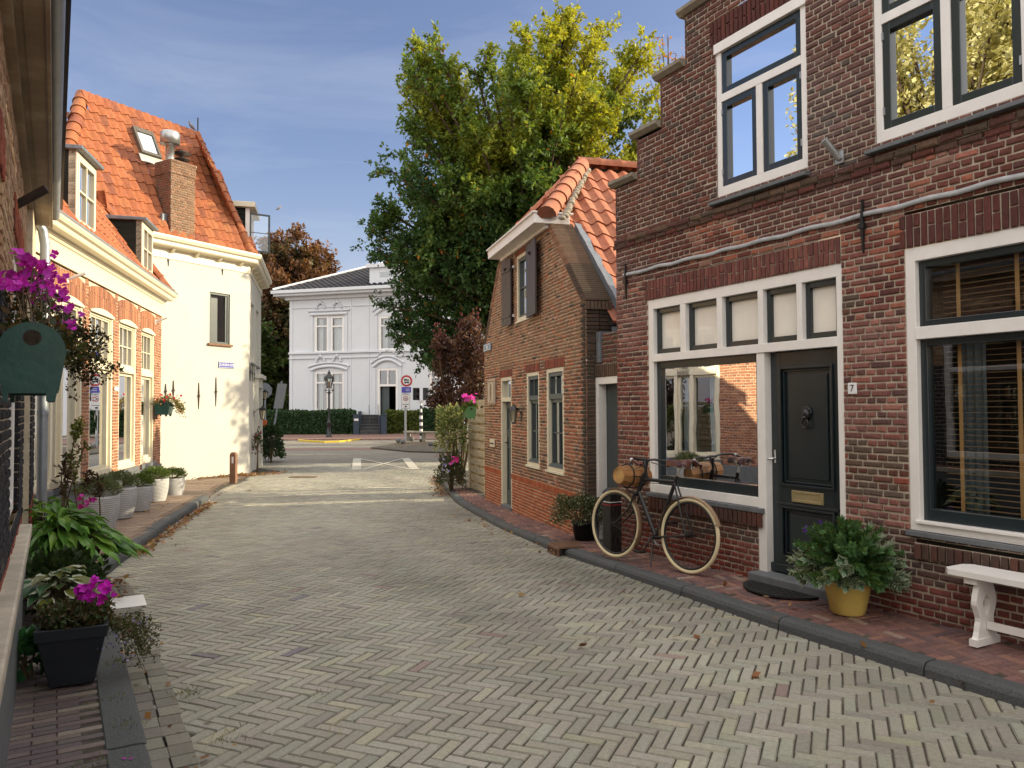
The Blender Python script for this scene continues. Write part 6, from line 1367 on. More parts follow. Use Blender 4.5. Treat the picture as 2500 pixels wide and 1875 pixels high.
# black square pot
bp=gnd(196,1610,.045); bpc=Vector((-2.63,4.66,.045)); rt=thing('black_pot','square tapered black plastic pot standing on the narrow left pavement','plant pot',bpc)
U0=Vector((math.cos(.42),math.sin(.42),0)); U1=Vector((-math.sin(.42),math.cos(.42),0))
def sq(r,z): return [bpc+U0*r*i+U1*r*j+Vector((0,0,z)) for i,j in((-1,-1),(1,-1),(1,1),(-1,1))]
mb=MB(); rings=[(.115,0),(.172,.27),(.173,.275),(.185,.275),(.19,.345),(.165,.345),(.155,.30)]
mb.grid([sq(r,z) for r,z in rings],0,(1,1,1),False,True); mb.face(sq(.115,0)); mb.build('pot',M['black_pot'],rt,.006); mb=MB(); mb.face(sq(.158,.31)); mb.build('soil',M['soil'],rt)
r0=thing('geranium','magenta geranium with trailing stems growing in the black square pot','flowers',bpc+Vector((0,0,.31))); f=MB(); fw=MB(); st=MB()
tc_=bpc+Vector((0,0,.33))
for i in range(1500):
    a=R_.uniform(0,6.28); r=R_.random()**.6*.2; p=tc_+Vector((math.cos(a)*r,math.sin(a)*r,R_.random()*.11)); f.leaf(p,rnd3()+Vector((0,0,.3)),rnd3(),.035*R_.uniform(.6,1.4),.022,shade(R_.choice(((.05,.05,.02),(.09,.06,.03),(.05,.08,.025))),R_.uniform(.6,1.3)))
for k in range(16):
    a=tc_+U0*.14+U1*R_.uniform(-.1,.15); b=a+Vector((R_.uniform(.10,.26),R_.uniform(-.02,.3),-R_.uniform(.12,.34))); m_=a.lerp(b,.5)+Vector((.05,0,.06)); st.tube([a,m_,b],.002,3,cap=False); trail(f,[a,m_,b],110,.045,.022,lambda p: shade(R_.choice(((.08,.10,.035),(.06,.07,.03),(.13,.11,.06))),R_.uniform(.6,1.3)))
for (x,y,n) in ((200,1443,16),(215,1455,12),(240,1425,12),(262,1438,7),(250,1455,5),(190,1440,6)): c=Vector(pt(x,y,4.5)); flowers(fw,c,n,(.016,.02,.016),.026,(.55,.01,.55)); st.tube([tc_+rnd3()*.04,c],.003,4,cap=False)
for i in range(40):
    p=tc_+Vector((R_.uniform(.1,.35),R_.uniform(-.1,.3),-R_.uniform(0,.25))); flowers(fw,p,1,(0,0,0),.010,(.30,.28,.55))
f.build('foliage',M['leaf'],r0); fw.build('blossoms',M['leaf'],r0); st.build('stems',M['stem'],r0)
# rubber mat / white ribbed sheet behind pot
g_=gnd(300,1470,.022); mb=MB(); 
for i in range(12): mb.obox(g_+Vector((-.49,.87,0))*(i*.035-.2),Vector((.87,.49,0))*.17,Vector((-.49,.87,0))*.0125,(0,0,.004))
mb.box(0,0,0,0,0,0) if 0 else None
o=mb.build('ribbed_mat',M['signwhite'],None,.003,loc=g_); tag(o,'white ribbed mat lying on the low kerb behind the black pot','mat')
# bush before the cottage and pot
c=gnd(1420,1322,.10); r_=bush('round_bush','bushy green plant with tiny white flowers in a dark tub beside the drain',(c.x-.02,c.y+.15,c.z+.32),(.34,.25,.22),4200,.035,lambda p,r: shade(R_.choice(((.05,.075,.025),(.08,.10,.035),(.035,.055,.02),(.20,.20,.15))) if R_.random()<.93 else (.5,.5,.42),R_.uniform(.7,1.3)),lw=.4,base=c.z,lump=.2)
mb=MB(); mb.lathe([(0,0),(.12,0),(.155,.2),(.165,.2),(.165,.22),(.14,.22),(.135,.19),(0,.19)],(c.x+.05,c.y+.15,c.z-.0),20); mb.build('tub',M['black_pot'],r_)
# yellow pot and its plant
c=gnd(2070,1496,.105); c=Vector((c.x,c.y,c.z)); rt=thing('yellow_pot','ribbed yellow glazed pot standing in front of the green door','plant pot',c)
mb=MB(); n_=56; prof=[(.11,0),(.123,.014),(.166,.215),(.170,.225),(.186,.23),(.19,.262),(.172,.267),(.16,.25)]
rows=[[c+Vector(((r+(.0022 if (k%2 and 1<i<4) else 0))*math.cos(2*math.pi*k/n_),(r+(.0022 if (k%2 and 1<i<4) else 0))*math.sin(2*math.pi*k/n_),z)) for k in range(n_)] for i,(r,z) in enumerate(prof)]
mb.grid(rows,0,(1,1,1),True,True); mb.build('pot',M['yellow_pot'],rt); mb=MB(); mb.lathe([(0,.24),(.165,.24)],c,20); mb.build('soil',M['soil'],rt)
r0=thing('hebe_shrub','large hebe shrub with green and cream-edged leaves growing in the yellow pot','shrub',c+Vector((0,0,.22))); f=MB(); st=MB(); fw=MB(); 
cc=c+Vector((0,0,.27))
for k in range(250):
    a=R_.uniform(0,6.283); el_=math.asin(R_.uniform(-.08,1)); L_=R_.uniform(.24,.40)*(1+.16*math.sin(el_))
    d=Vector((math.cos(a)*math.cos(el_),math.sin(a)*math.cos(el_),math.sin(el_)*.95)); b=cc+d*L_; m_=cc+d*L_*.5+Vector((0,0,.05)); st.tube([cc,m_,b],[.005,.004,.002],4,cap=False)
    var=(d.x<-.1 and d.z<.45 and R_.random()<.75) or (d.x>.45 and R_.random()<.7)
    for t in [.45+.55*i/11 for i in range(12)]:
        p=cc*(1-t)**2+m_*2*t*(1-t)+b*t*t; ax=(b-m_).normalized()
        for w_ in range(5 if t<.98 else 8):
            th=w_*2*math.pi/5+t*9; u=ax.cross(Vector((.3,.2,1))).normalized(); v=ax.cross(u); ld=(u*math.cos(th)+v*math.sin(th)+ax*(.5+.5*t)); 
            ln=.050*R_.uniform(.7,1.15); col=shade(R_.choice(((.085,.18,.06),(.11,.22,.07),(.065,.15,.055))) if not var else R_.choice(((.10,.19,.11),(.14,.22,.14))),R_.uniform(.7,1.25))
            f.leaf(p,ld,ax,ln,ln*.46,col)
            if var: f.leaf(p-ax*.0012,ld,ax,ln*1.12,ln*.56,shade((.45,.50,.38),R_.uniform(.8,1.2)))
            elif R_.random()<.05: f.leaf(p,ld,ax,ln,ln*.4,(.35,.28,.05))
for (x,y) in ((2000,1273),(1965,1290)): flowers(fw,pt(x,y,5.55),5,(.006,.006,.012),.014,(.10,.03,.30))
f.build('foliage',M['leaf'],r0); st.build('stems',M['stem'],r0); fw.build('blossoms',M['leaf'],r0)
# plants at the side of the white house
bush('potted_shrub','green shrub at the foot of the two leaning sign posts',(-8.45,27.0,gz(27)+.35),(.42,.4,.38),1300,.11,lambda p,r: shade((.05,.09,.025),R_.uniform(.6,1.4)),base=gz(27))
c=WS.P(1.0,.75,.16); bush('climbing_rose','thin climber with pink roses on the side corner of the white house',(c.x,c.y,c.z-.15),(.12,.16,.42),260,.08,lambda p,r: shade(R_.choice(((.06,.09,.03),(.06,.09,.03),(.08,.10,.04),(.30,.05,.12),(.08,.06,.04))),R_.uniform(.7,1.3)),base=gz(22))
bush('dark_shrub','dark shrub in a tub beyond the side door of the white house',tuple(WS.P(4.9,.55,.3)),(.35,.35,.6),900,.12,lambda p,r: shade((.025,.05,.02),R_.uniform(.6,1.4)),base=gz(24))
# leaf litter and weeds
mb=MB()
def litter(path,n,spread,dz):
    for i in range(n):
        t=R_.random()*(len(path)-1); k=int(t); p=Vector((*path[k],0)).lerp(Vector((*path[k+1],0)),t-k); p.x+=R_.gauss(0,spread); p.y+=R_.gauss(0,spread); p.z=gz(p.y)+dz+R_.random()*.03; sz=R_.uniform(.03,.075); mb.leaf(p,Vector((R_.uniform(-1,1),R_.uniform(-1,1),R_.uniform(-.2,.4))),Vector((0,0,1))+rnd3()*.7,sz,sz*.7,shade(R_.choice(((.24,.10,.04),(.32,.16,.06),(.16,.07,.035),(.30,.20,.09))),R_.uniform(.6,1.3)))
litter([(-4.3,8.9),(-4.95,11.2),(-5.45,13.2),(-5.85,15.0)],620,.045,.012); litter([(-8.3,20.1),(-7.6,21.1),(-7.2,21.3)],900,.16,.02); litter([(-7.2,21.0),(-6.6,22.2)],260,.2,.02); litter([(-1.4,15.9),(-1.75,18.5),(-1.9,20.3)],500,.12,.012); litter([(-.9,13.8),(-.3,11.0),(.5,8.9)],60,.12,.012)
litter([(-3.35,6.6),(-3.9,7.6)],60,.06,.012); litter([(-3.0,6.0),(-1.7,3.9),(-1.3,3.2)],26,.10,.012); litter([(-5.6,11),(-6.2,14)],30,.3,.13); litter([(2.3,5.4),(1.4,7.3)],9,.35,.11); litter([(.5,9),(3,5),(0,6)],22,1.0,.012); litter([(-6,38),(-3,37),(0,38)],500,1.0,.07); litter([(-5.9,41),(-4,40)],160,.8,.07)
tag(mb.build('fallen_leaves',M['leaf'],None),'dry brown fallen leaves gathered along the kerbs','leaves',kind='stuff')
mb=MB()
for (x,y,n) in ((-1.86,4.45,60),(-2.0,4.0,40),(-2.25,4.35,40),(-1.95,3.55,50),(-1.75,3.3,40),(-2.55,5.0,60),(-1.43,3.9,30),(-1.3,3.35,20),(-2.9,5.9,40),(-1.1,4.5,14),(-.9,4.0,12),(-3.9,9,25),(-5.9,17.3,90)):
    for i in range(n):
        p=Vector((x+R_.gauss(0,.045),y+R_.gauss(0,.05),0)); p.z=zsL(p.x,p.y) if x<-1.6 and y<12 else gz(y); mb.leaf(p,Vector((R_.gauss(0,.6),R_.gauss(0,.6),1)),rnd3(),R_.uniform(.02,.05),.004,shade(R_.choice(((.12,.15,.04),(.25,.22,.10),(.07,.11,.03))),R_.uniform(.7,1.3)))
tag(mb.build('weeds',M['leaf'],None),'small tufts of grass growing in the pavement joints','grass',kind='stuff')
mb=MB()
for (x,y) in ((-1.93,3.5),(-1.86,3.3),(-1.80,3.62),(-1.72,3.2),(-2.02,3.42)): 
    for k in range(2): mb.leaf((x+R_.gauss(0,.01),y,zsL(x,y)+.012),Vector((R_.gauss(0,1),R_.gauss(0,1),.1)),(0,0,1),.025,.02,(.45,.02,.42))
tag(mb.build('fallen_petals',M['leaf'],None),'a few magenta petals fallen on the left pavement','petals',kind='stuff')
# ================================================================== STREET OBJECTS
# ---- bicycle
bF=gnd(1498,1364,.10); bR=gnd(1679,1398,.108); bm_=(bF+bR)/2; bx=(bF-bR); bx.z=0; bx.normalize(); by=Vector((bx.y,-bx.x,0))
if by.dot(AN.n)<0: by=-by
tilt=math.radians(5); bu=(Vector((0,0,1))*math.cos(tilt)-by*math.sin(tilt)); bs=(by*math.cos(tilt)+Vector((0,0,1))*math.sin(tilt))
WB=(bF-bR).length; R0=.352
def Bk(x,z,y=0): return bm_+bx*x+bu*z+bs*y
BI=thing('bicycle','black bicycle with cream tyres and a small wooden barrel, leaning below the shop window','bicycle',bm_)
hF,hR=WB/2,-WB/2
def circ(cx,r,y=0,n=48,a0=0,a1=2*math.pi): return [Bk(cx+r*math.cos(a0+(a1-a0)*i/n),R0+r*math.sin(a0+(a1-a0)*i/n),y) for i in range(n+1)]
for cx in (hF,hR):
    t=MB(); t.tube(circ(cx,R0-.018),.0185,10,cap=False); wt=t.build('tyre',M['tyre'],BI)
    t=MB(); t.tube(circ(cx,R0-.046),.011,8,cap=False); rim=t.build('rim',M['black'],BI)
    t=MB()
    for i in range(32):
        a=2*math.pi*i/32; s=1 if i%2 else -1; a2=a+s*.55; t.tube([Bk(cx+.018*math.cos(a2),R0+.018*math.sin(a2),s*.028),Bk(cx+(R0-.05)*math.cos(a),R0+(R0-.05)*math.sin(a))],.0015,3,cap=False)
    t.build('spokes',M['iron'],rim)
    t=MB(); t.tube([Bk(cx,R0,-.05),Bk(cx,R0,.05)],.02 if cx<0 else .014,10); t.tube([Bk(cx,R0,-.065),Bk(cx,R0,.065)],.008,8); t.build('hub',M['black'],rim)
BBx,BBz=-.075,.285; hb=(hF-.30,.695); ht=(hF-.385,.895); sx=(-.315,.90)
f=MB(); f.tube([Bk(*hb),Bk(*ht)],.023,12); f.tube([Bk(hb[0]-.005,hb[1]+.02),Bk(BBx,BBz)],.0195,10); f.tube([Bk(ht[0]+.02,ht[1]-.06),Bk(sx[0]+.03,sx[1]-.06)],.0175,10); f.tube([Bk(BBx,BBz),Bk(*sx)],.0185,10)
for s in(-1,1): f.tube([Bk(BBx,BBz,s*.03),Bk(hR,R0,s*.055)],.010,8); f.tube([Bk(sx[0]+.02,sx[1]-.07,s*.018),Bk(hR,R0,s*.055)],.0085,8)
f.tube([Bk(BBx,BBz,-.045),Bk(BBx,BBz,.045)],.024,12); f.build('frame',M['black'],BI)
f=MB()
for s in(-1,1): f.tube([Bk(hb[0]+.01,hb[1]-.02,s*.045),Bk(hb[0]+.06,hb[1]-.15,s*.05),Bk(hF-.13,R0+.08,s*.052),Bk(hF-.05,R0+.012,s*.052),Bk(hF,R0,s*.052)],[.012,.011,.009,.008,.008],8)
f.tube([Bk(hb[0]+.01,hb[1]-.02,-.045),Bk(hb[0]+.01,hb[1]-.02,.045)],.014,8); f.tube([Bk(ht[0],ht[1]-.02),Bk(ht[0]-.02,1.02)],.013,10); f.tube([Bk(ht[0]-.01,.98,.02),Bk(ht[0]+.10,.93,.06),Bk(ht[0]+.06,.80,.03),Bk(sx[0]+.2,sx[1]-.09,.02)],.003,5); f.build('fork',M['black'],BI)
f=MB(); hx,hz=ht[0]-.02,1.02
f.tube([Bk(hx+.045,hz+.01,-.05),Bk(hx+.05,hz+.015,0),Bk(hx+.045,hz+.01,.05)],.013,8)
for s in(-1,1): f.tube([Bk(hx+.045,hz+.01,s*.05),Bk(hx+.05,hz+.02,s*.15),Bk(hx+.0,hz+.015,s*.24),Bk(hx-.09,hz-.005,s*.275)],.0115,8); f.tube([Bk(hx+.07,hz-.01,s*.13),Bk(hx+.03,hz-.03,s*.22),Bk(hx-.05,hz-.045,s*.26)],.005,6)
f.tube([Bk(hx+.045,hz,0),Bk(ht[0]-.01,ht[1]+.05)],.016,8); hbar=f.build('handlebar',M['black'],BI)
for s in(-1,1):
    g=MB(); g.tube([Bk(hx-.06,hz,s*.268),Bk(hx-.19,hz-.04,s*.285)],[.017,.0165],10); g.build('grip',M['leather'],hbar)
    g=MB(); g.tube([Bk(hx-.035,hz+.006,s*.258),Bk(hx-.06,hz,s*.268)],.0185,10); g.build('grip_ring',M['signwhite'],hbar)
# saddle
sp=(sx[0]-.035,1.01)
g=MB(); g.tube([Bk(*sx),Bk(sx[0]-.03,.985)],.0125,8)
for s in(-1,1):
    g.tube([Bk(sp[0]+.16,sp[1]+.0,s*.01),Bk(sp[0]+.02,sp[1]-.035,s*.025),Bk(sp[0]-.10,sp[1]-.03,s*.05)],.0045,6)
    g.tube([Bk(sp[0]-.085+.016*math.cos(i*.9),sp[1]-.035+i*.00155,s*.055+.016*math.sin(i*.9)) for i in range(38)],.0035,5,cap=False)
g.build('seat_post',M['chrome'],BI)
g=MB(); rows=[]
for (x,w,h) in ((.18,.012,.0),(.15,.022,.012),(.08,.028,.014),(.0,.05,.016),(-.06,.085,.020),(-.11,.10,.026),(-.135,.085,.022),(-.145,.04,.01)):
    rows.append([Bk(sp[0]+x,sp[1]+.028+h-.05*(abs(k)/4)**3.0,w*k/4) for k in range(-4,5)])
g.grid(rows); rows=[[q-bu*.012 for q in r] for r in rows]; g.grid(rows); g.build('saddle',M['leather'],BI)
# drivetrain
g=MB(); 
n=28; 
for r in (.075,.088): g.tube([Bk(BBx+r*math.cos(2*math.pi*i/n),BBz+r*math.sin(2*math.pi*i/n),-.055) for i in range(n+1)],.004,5,cap=False)
for i in range(5): a=i*1.2566; g.tube([Bk(BBx,BBz,-.055),Bk(BBx+.08*math.cos(a),BBz+.08*math.sin(a),-.055)],.004,4)
g.build('chainring',M['steel'],BI)
g=MB(); g.tube([Bk(BBx,BBz+.086,-.055),Bk(hR,R0+.035,-.055)],.004,4,cap=False); g.tube([Bk(BBx,BBz-.086,-.055),Bk(hR,R0-.035,-.055)],.004,4,cap=False); g.build('chain',M['iron'],BI)
for s,(dx,dz) in ((1,(.075,-.15)),(-1,(-.075,.15))):
    g=MB(); g.tube([Bk(BBx,BBz,s*.05),Bk(BBx,BBz,s*.075),Bk(BBx+dx,BBz+dz,s*.085)],.008,8); c_=g.build('crank',M['black'],BI)
    g=MB(); c=Bk(BBx+dx,BBz+dz,s*.135); g.obox(c,bx*.045,bs*.042,bu*.010); g.build('pedal',M['black'],c_,.004)
g=MB(); g.tube([Bk(BBx+.01,BBz-.01,.03),Bk(BBx-.10,.02,.16)],.008,6); g.build('kickstand',M['black'],BI)
# wooden mudguards
def guard(cx,a0,a1,name):
    g=MB(); n=20; rows=[]
    for i in range(n+1):
        a=math.radians(lerp(a0,a1,i/n)); rows.append([Bk(cx+(R0+.018-.010*abs(k)/2)*math.cos(a),R0+(R0+.018-.010*abs(k)/2)*math.sin(a),k*.014) for k in (-2,-1,0,1,2)])
    g.grid(rows); g.grid([[p-bu*.0+ (bm_-bm_) for p in r] for r in rows]); o=g.build(name,M['fender'],BI)
    s=MB()
    a=math.radians(a0 if cx<0 else a1); 
    ang=math.radians(a1-12 if cx<0 else a1-12)
    for sg in(-1,1): s.tube([Bk(cx,R0,sg*.055),Bk(cx+(R0+.01)*math.cos(ang),R0+(R0+.01)*math.sin(ang),sg*.025)],.003,5)
    s.build('mudguard_stay',M['black'],o)
guard(hF,55,200,'mudguard') if 0 else guard(hF,68,212,'mudguard'); guard(hR,5+15,175,'mudguard') if 0 else None
g=MB(); n=20; rows=[]
for i in range(n+1):
    a=math.radians(lerp(20,190,1-i/n)); a=math.pi-a+0; rows.append([Bk(hR+(R0+.02-.010*abs(k)/2)*math.cos(a),R0+(R0+.02-.010*abs(k)/2)*math.sin(a),k*.014) for k in (-2,-1,0,1,2)])
g.grid(rows); o=g.build('mudguard',M['fender'],BI); s=MB(); ang=math.radians(157)
for sg in(-1,1): s.tube([Bk(hR,R0,sg*.055),Bk(hR+(R0+.01)*math.cos(ang),R0+(R0+.01)*math.sin(ang),sg*.025)],.003,5)
s.build('mudguard_stay',M['black'],o)
# barrel on front rack
g=MB(); bc=(hF-.215,.86); n=10
for k in range(n):
    a0=2*math.pi*k/n;a1=2*math.pi*(k+1)/n; c=jc((.34,.165,.06),.2)
    rows=[]
    for y,r in ((-.20,.085),(-.10,.103),(0,.108),(.10,.103),(.20,.085)): rows.append([Bk(bc[0]+r*math.cos(a),bc[1]+r*math.sin(a),y) for a in (a0+.015,a1-.015)])
    g.grid(rows,0,c,False)
for y in(-.192,.192): g.face([Bk(bc[0]+.076*math.cos(2*math.pi*k/n),bc[1]+.076*math.sin(2*math.pi*k/n),y) for k in range(n)],0,(.46,.27,.10))
for y,yy in ((.20,.192),(-.20,-.192)): g.grid([[Bk(bc[0]+r*math.cos(2*math.pi*k/n),bc[1]+r*math.sin(2*math.pi*k/n),q) for k in range(n+1)] for r,q in ((.085,y),(.076,y),(.076,yy))],0,(.40,.21,.08),False)
mw=mat('barrel_wood',(1,1,1),.5,.3,9,.15,30,attr=True); br_=g.build('wooden_barrel',mw,BI)
g=MB(); 
for y in (-.09,.09): g.tube([Bk(bc[0]+.116*math.cos(a),bc[1]+.116*math.sin(a),y) for a in [2*math.pi*i/20 for i in range(21)]],.007,6,cap=False)
for y in(-.09,.09): g.tube([Bk(bc[0]-.02,bc[1]+.115,y),Bk(hx+.045,hz,y*.9)],.006,6); g.tube([Bk(bc[0]+.02,bc[1]-.115,y),Bk(hb[0]+.01,hb[1]-.02,y*.4)],.006,6)
g.tube([Bk(bc[0]+.0,bc[1]-.118,-.11),Bk(bc[0]+.0,bc[1]-.118,.11)],.006,6); g.tube([Bk(bc[0]-.115,bc[1],-.11),Bk(bc[0]-.115,bc[1],.11)],.006,6); g.build('barrel_strap',M['black'],BI)
# ---- black bollard behind the front wheel
c=gnd(1495,1347,.10); e=AN.e*.075; n_=AN.n*.075
r0=thing('black_bollard','square black bollard with thin pale bands behind the front wheel of the bicycle','bollard',c)
mb=MB(); mb.hexa([c-e-n_,c+e-n_,c+e+n_,c-e+n_]+[q+Vector((0,0,.66)) for q in (c-e-n_,c+e-n_,c+e+n_,c-e+n_)]); e2=e*.55;n2_=n_*.55
mb.hexa([q+Vector((0,0,.66)) for q in (c-e-n_,c+e-n_,c+e+n_,c-e+n_)]+[q+Vector((0,0,.70)) for q in (c-e2-n2_,c+e2-n2_,c+e2+n2_,c-e2+n2_)]); mb.build('post',M['black'],r0,.008)
for z,m in ((.545,M['signwhite']),(.515,M['red'])): mb=MB(); mb.hexa([c+Vector((0,0,z))+ (e*1.03)*i+(n_*1.03)*j for i,j in((-1,-1),(1,-1),(1,1),(-1,1))]+[c+Vector((0,0,z+.009))+(e*1.03)*i+(n_*1.03)*j for i,j in((-1,-1),(1,-1),(1,1),(-1,1))]); mb.build('reflective_band',m,r0)
# ---- brown wooden bollard left
c=gnd(570,1180,0); r0=thing('brown_bollard','weathered brown wooden post standing before the white corner house','bollard',c); mb=MB(); w=.075
mb.box(c.x-w,c.x+w,c.y-w,c.y+w,c.z,c.z+.72); mb.hexa([(c.x-w,c.y-w,c.z+.72),(c.x+w,c.y-w,c.z+.72),(c.x+w,c.y+w,c.z+.72),(c.x-w,c.y+w,c.z+.72),(c.x-w*.6,c.y-w*.6,c.z+.77),(c.x+w*.6,c.y-w*.6,c.z+.77),(c.x+w*.6,c.y+w*.6,c.z+.77),(c.x-w*.6,c.y+w*.6,c.z+.77)]); mb.build('post',M['post'],r0,.008)
mb=MB(); mb.box(c.x-.02,c.x+.025,c.y-w-.008,c.y-w+.002,c.z+.50,c.z+.66); mb.build('reflector',M['signwhite'],r0)
# ---- drain
a=gnd(1350,1346,0); e=(gnd(1382,1362,0)-gnd(1350,1346,0)); e.z=0; e.normalize(); n_=Vector((e.y,-e.x,0)); n_=-n_ if n_.x<0 else n_
a=a-n_*.05; r0=thing('kerb_drain','rusty cast iron kerb drain with grated top beside the leafy tub','drain',a); z0=gz(9)
mb=MB(); Lk=.38
mb.obox(a+e*Lk/2+n_*.16+Vector((0,0,.100)),e*Lk/2,n_*.16,Vector((0,0,.006)))
for i in range(5): mb.obox(a+e*(Lk*i/4*.94+.012)+Vector((0,0,.045))-n_*.004,e*.012,n_*.015,Vector((0,0,.045)))
mb.obox(a+e*Lk/2+Vector((0,0,.008))-n_*.004,e*Lk/2,n_*.015,Vector((0,0,.012))); mb.obox(a+e*Lk/2+Vector((0,0,.085))-n_*.004,e*Lk/2,n_*.016,Vector((0,0,.014)))
for i in range(14): mb.obox(a+e*(Lk*(i+.5)/14)+n_*.16+Vector((0,0,.110)),e*.008,n_*.14,Vector((0,0,.004)))
mb.build('grate',M['grate'],r0,.002); mb=MB(); mb.obox(a+e*Lk/2+n_*.03+Vector((0,0,.042)),e*Lk/2,n_*.012,Vector((0,0,.042))); mb.build('dark_inlet',M['soil'],r0)
# ---- doormat
c=gnd(1925,1449,.112); mb=MB(); n=22; ax=-AN.e; rad=.36
c0=AN.P(-.37,gz(6)+.113,.155)
pts=[c0+AN.e*rad*math.cos(t)+AN.n*rad*.80*math.sin(t) for t in [math.pi*i/n for i in range(n+1)]]
mb.prism([p for p in pts],(0,0,.014)); 
for k in range(9):
    for j in range(-6,7):
        q=c0+AN.e*(j*.045)+AN.n*(.03+k*.03)+Vector((0,0,.016)); 
        if ((j*.045/rad)**2+((.03+k*.03)/(rad*.8))**2)<.82: mb.obox(q,(AN.e+AN.n*(1 if (j+k)%2 else -1))*.012,(AN.n-AN.e*(1 if (j+k)%2 else -1))*.003,(0,0,.003))
tag(mb.build('doormat',M['rubber'],None,.002,loc=c0),'half round black rubber doormat on the red paving before the green door','doormat')
# ---- white bench
BN_=Frame((2.23,6.92),(-.482,.876),True); zb=gz(5)+.11
lp=gnd(2368,1577,.11); sL=BN_.px(2368,1577,0)
rel=lp-BN_.O; s0=rel.dot(BN_.e); d0=rel.dot(BN_.n)
BW_=thing('white_bench','white painted wooden bench with a cut-out leg at the right edge, under the big window','bench',BN_.P(s0-.5,zb,d0-.12))
mb=MB(); wv=.14; sc_=d0-.13
mb.hexa([BN_.P(s,z,d) for z in (zb+.435,zb+.47) for s,d in ((s0+.16,sc_-wv+.02),(s0-1.5,sc_-wv),(s0-1.5,sc_+wv),(s0+.16,sc_+wv-.02))]) if 0 else mb.prism([BN_.P(s,zb+.435,d) for s,d in ((s0+.13,sc_-wv),(s0+.17,sc_-wv+.05),(s0+.17,sc_+wv-.05),(s0+.13,sc_+wv),(s0-1.5,sc_+wv),(s0-1.5,sc_-wv))],(0,0,.036)); mb.build('seat',M['white'],BW_,.006)
def legpanel(sx_):
    n=40; out=[];inn=[]
    prof=[(0,.115),(.05,.115),(.06,.095),(.12,.085),(.16,.07),(.20,.085),(.27,.115),(.33,.10),(.39,.075),(.43,.085)]
    def hw(z):
        for i in range(len(prof)-1):
            if prof[i][0]<=z<=prof[i+1][0]: return lerp(prof[i][1],prof[i+1][1],(z-prof[i][0])/(prof[i+1][0]-prof[i][0]))
        return prof[-1][1]
    mb=MB()
    zz=[0,.045,.055,.09,.12,.15,.175]+[.19,.21,.235,.26,.285,.305]+[.32,.35,.39,.43]
    hole=lambda z: 0 if z<.185 or z>.31 else .036*math.sqrt(max(0,1-((z-.25)/.062)**2))*(.75+.5*(z-.185)/.125)
    for i in range(len(zz)-1):
        za,zb_=zz[i],zz[i+1]; 
        for sg in(-1,1):
            a0_,a1_=hole(za),hole(zb_); b0_,b1_=hw(za),hw(zb_)
            mb.hexa([BN_.P(sx_-.018,zb+za,sc_+sg*a0_),BN_.P(sx_+.018,zb+za,sc_+sg*a0_),BN_.P(sx_+.018,zb+za,sc_+sg*b0_),BN_.P(sx_-.018,zb+za,sc_+sg*b0_),BN_.P(sx_-.018,zb+zb_,sc_+sg*a1_),BN_.P(sx_+.018,zb+zb_,sc_+sg*a1_),BN_.P(sx_+.018,zb+zb_,sc_+sg*b1_),BN_.P(sx_-.018,zb+zb_,sc_+sg*b1_)])
    mb.fbox(BN_,sx_-.026,sx_+.026,zb,zb+.045,sc_-.13,sc_+.13); mb.fbox(BN_,sx_-.02,sx_+.06,zb+.39,zb+.433,sc_-.11,sc_+.11)
    mb.build('leg',M['white'],BW_)
legpanel(s0-.02); legpanel(s0-1.25)
mb=MB(); mb.fbox(BN_,s0-1.23,s0-.04,zb+.10,zb+.15,sc_-.012,sc_+.012); mb.build('stretcher',M['white'],BW_,.004)
# ---- lamp post
c=gnd(803,1067,.05); sL=c.y/49.6
r0=thing('lamp_post','old fashioned dark street lantern on a slim post before the hedge','lamp post',c)
def at(z): return c+Vector((0,0,z))
H_=4.15
mb=MB(); mb.lathe([(.20,0),(.20,.06),(.14,.10),(.14,.85),(.17,.9),(.11,.98),(.075,1.1),(.06,1.2),(.055,2.75),(.09,2.8),(.09,2.86),(.05,2.9),(.045,3.05)],c,14); mb.tube([at(2.95)-Vector((.32,0,0)),at(2.95)+Vector((.32,0,0))],.022,6)
for s in(-1,1): mb.tube([at(2.75)+Vector((s*.05,0,0)),at(2.85)+Vector((s*.2,0,0)),at(3.0)+Vector((s*.22,0,0)),at(3.10)+Vector((s*.08,0,0))],.018,6)
mb.build('post',M['black'],r0)
mb=MB(); 
for k in range(6):
    a=k*math.pi/3; mb.tube([at(3.12)+Vector((.14*math.cos(a),.14*math.sin(a),0)),at(3.72)+Vector((.30*math.cos(a),.30*math.sin(a),0))],.015,5)
mb.lathe([(.15,3.08),(.16,3.12),(.0,3.12)],c,6,smooth=False); mb.lathe([(.33,3.70),(.33,3.75),(.12,3.98),(.10,4.0),(.10,4.1),(.04,4.14),(.03,4.24),(.0,4.27)],c,6,smooth=False); l_=mb.build('lantern',M['black'],r0)
mb=MB(); mb.lathe([(.13,3.13),(.285,3.70)],c,6,smooth=False); mb.build('lamp_glass',M['glass_far'],l_); mb=MB(); mb.lathe([(.05,3.14),(.07,3.35),(.05,3.5),(0,3.52)],c,8); mb.build('lamp_bulb',M['amber'],l_)
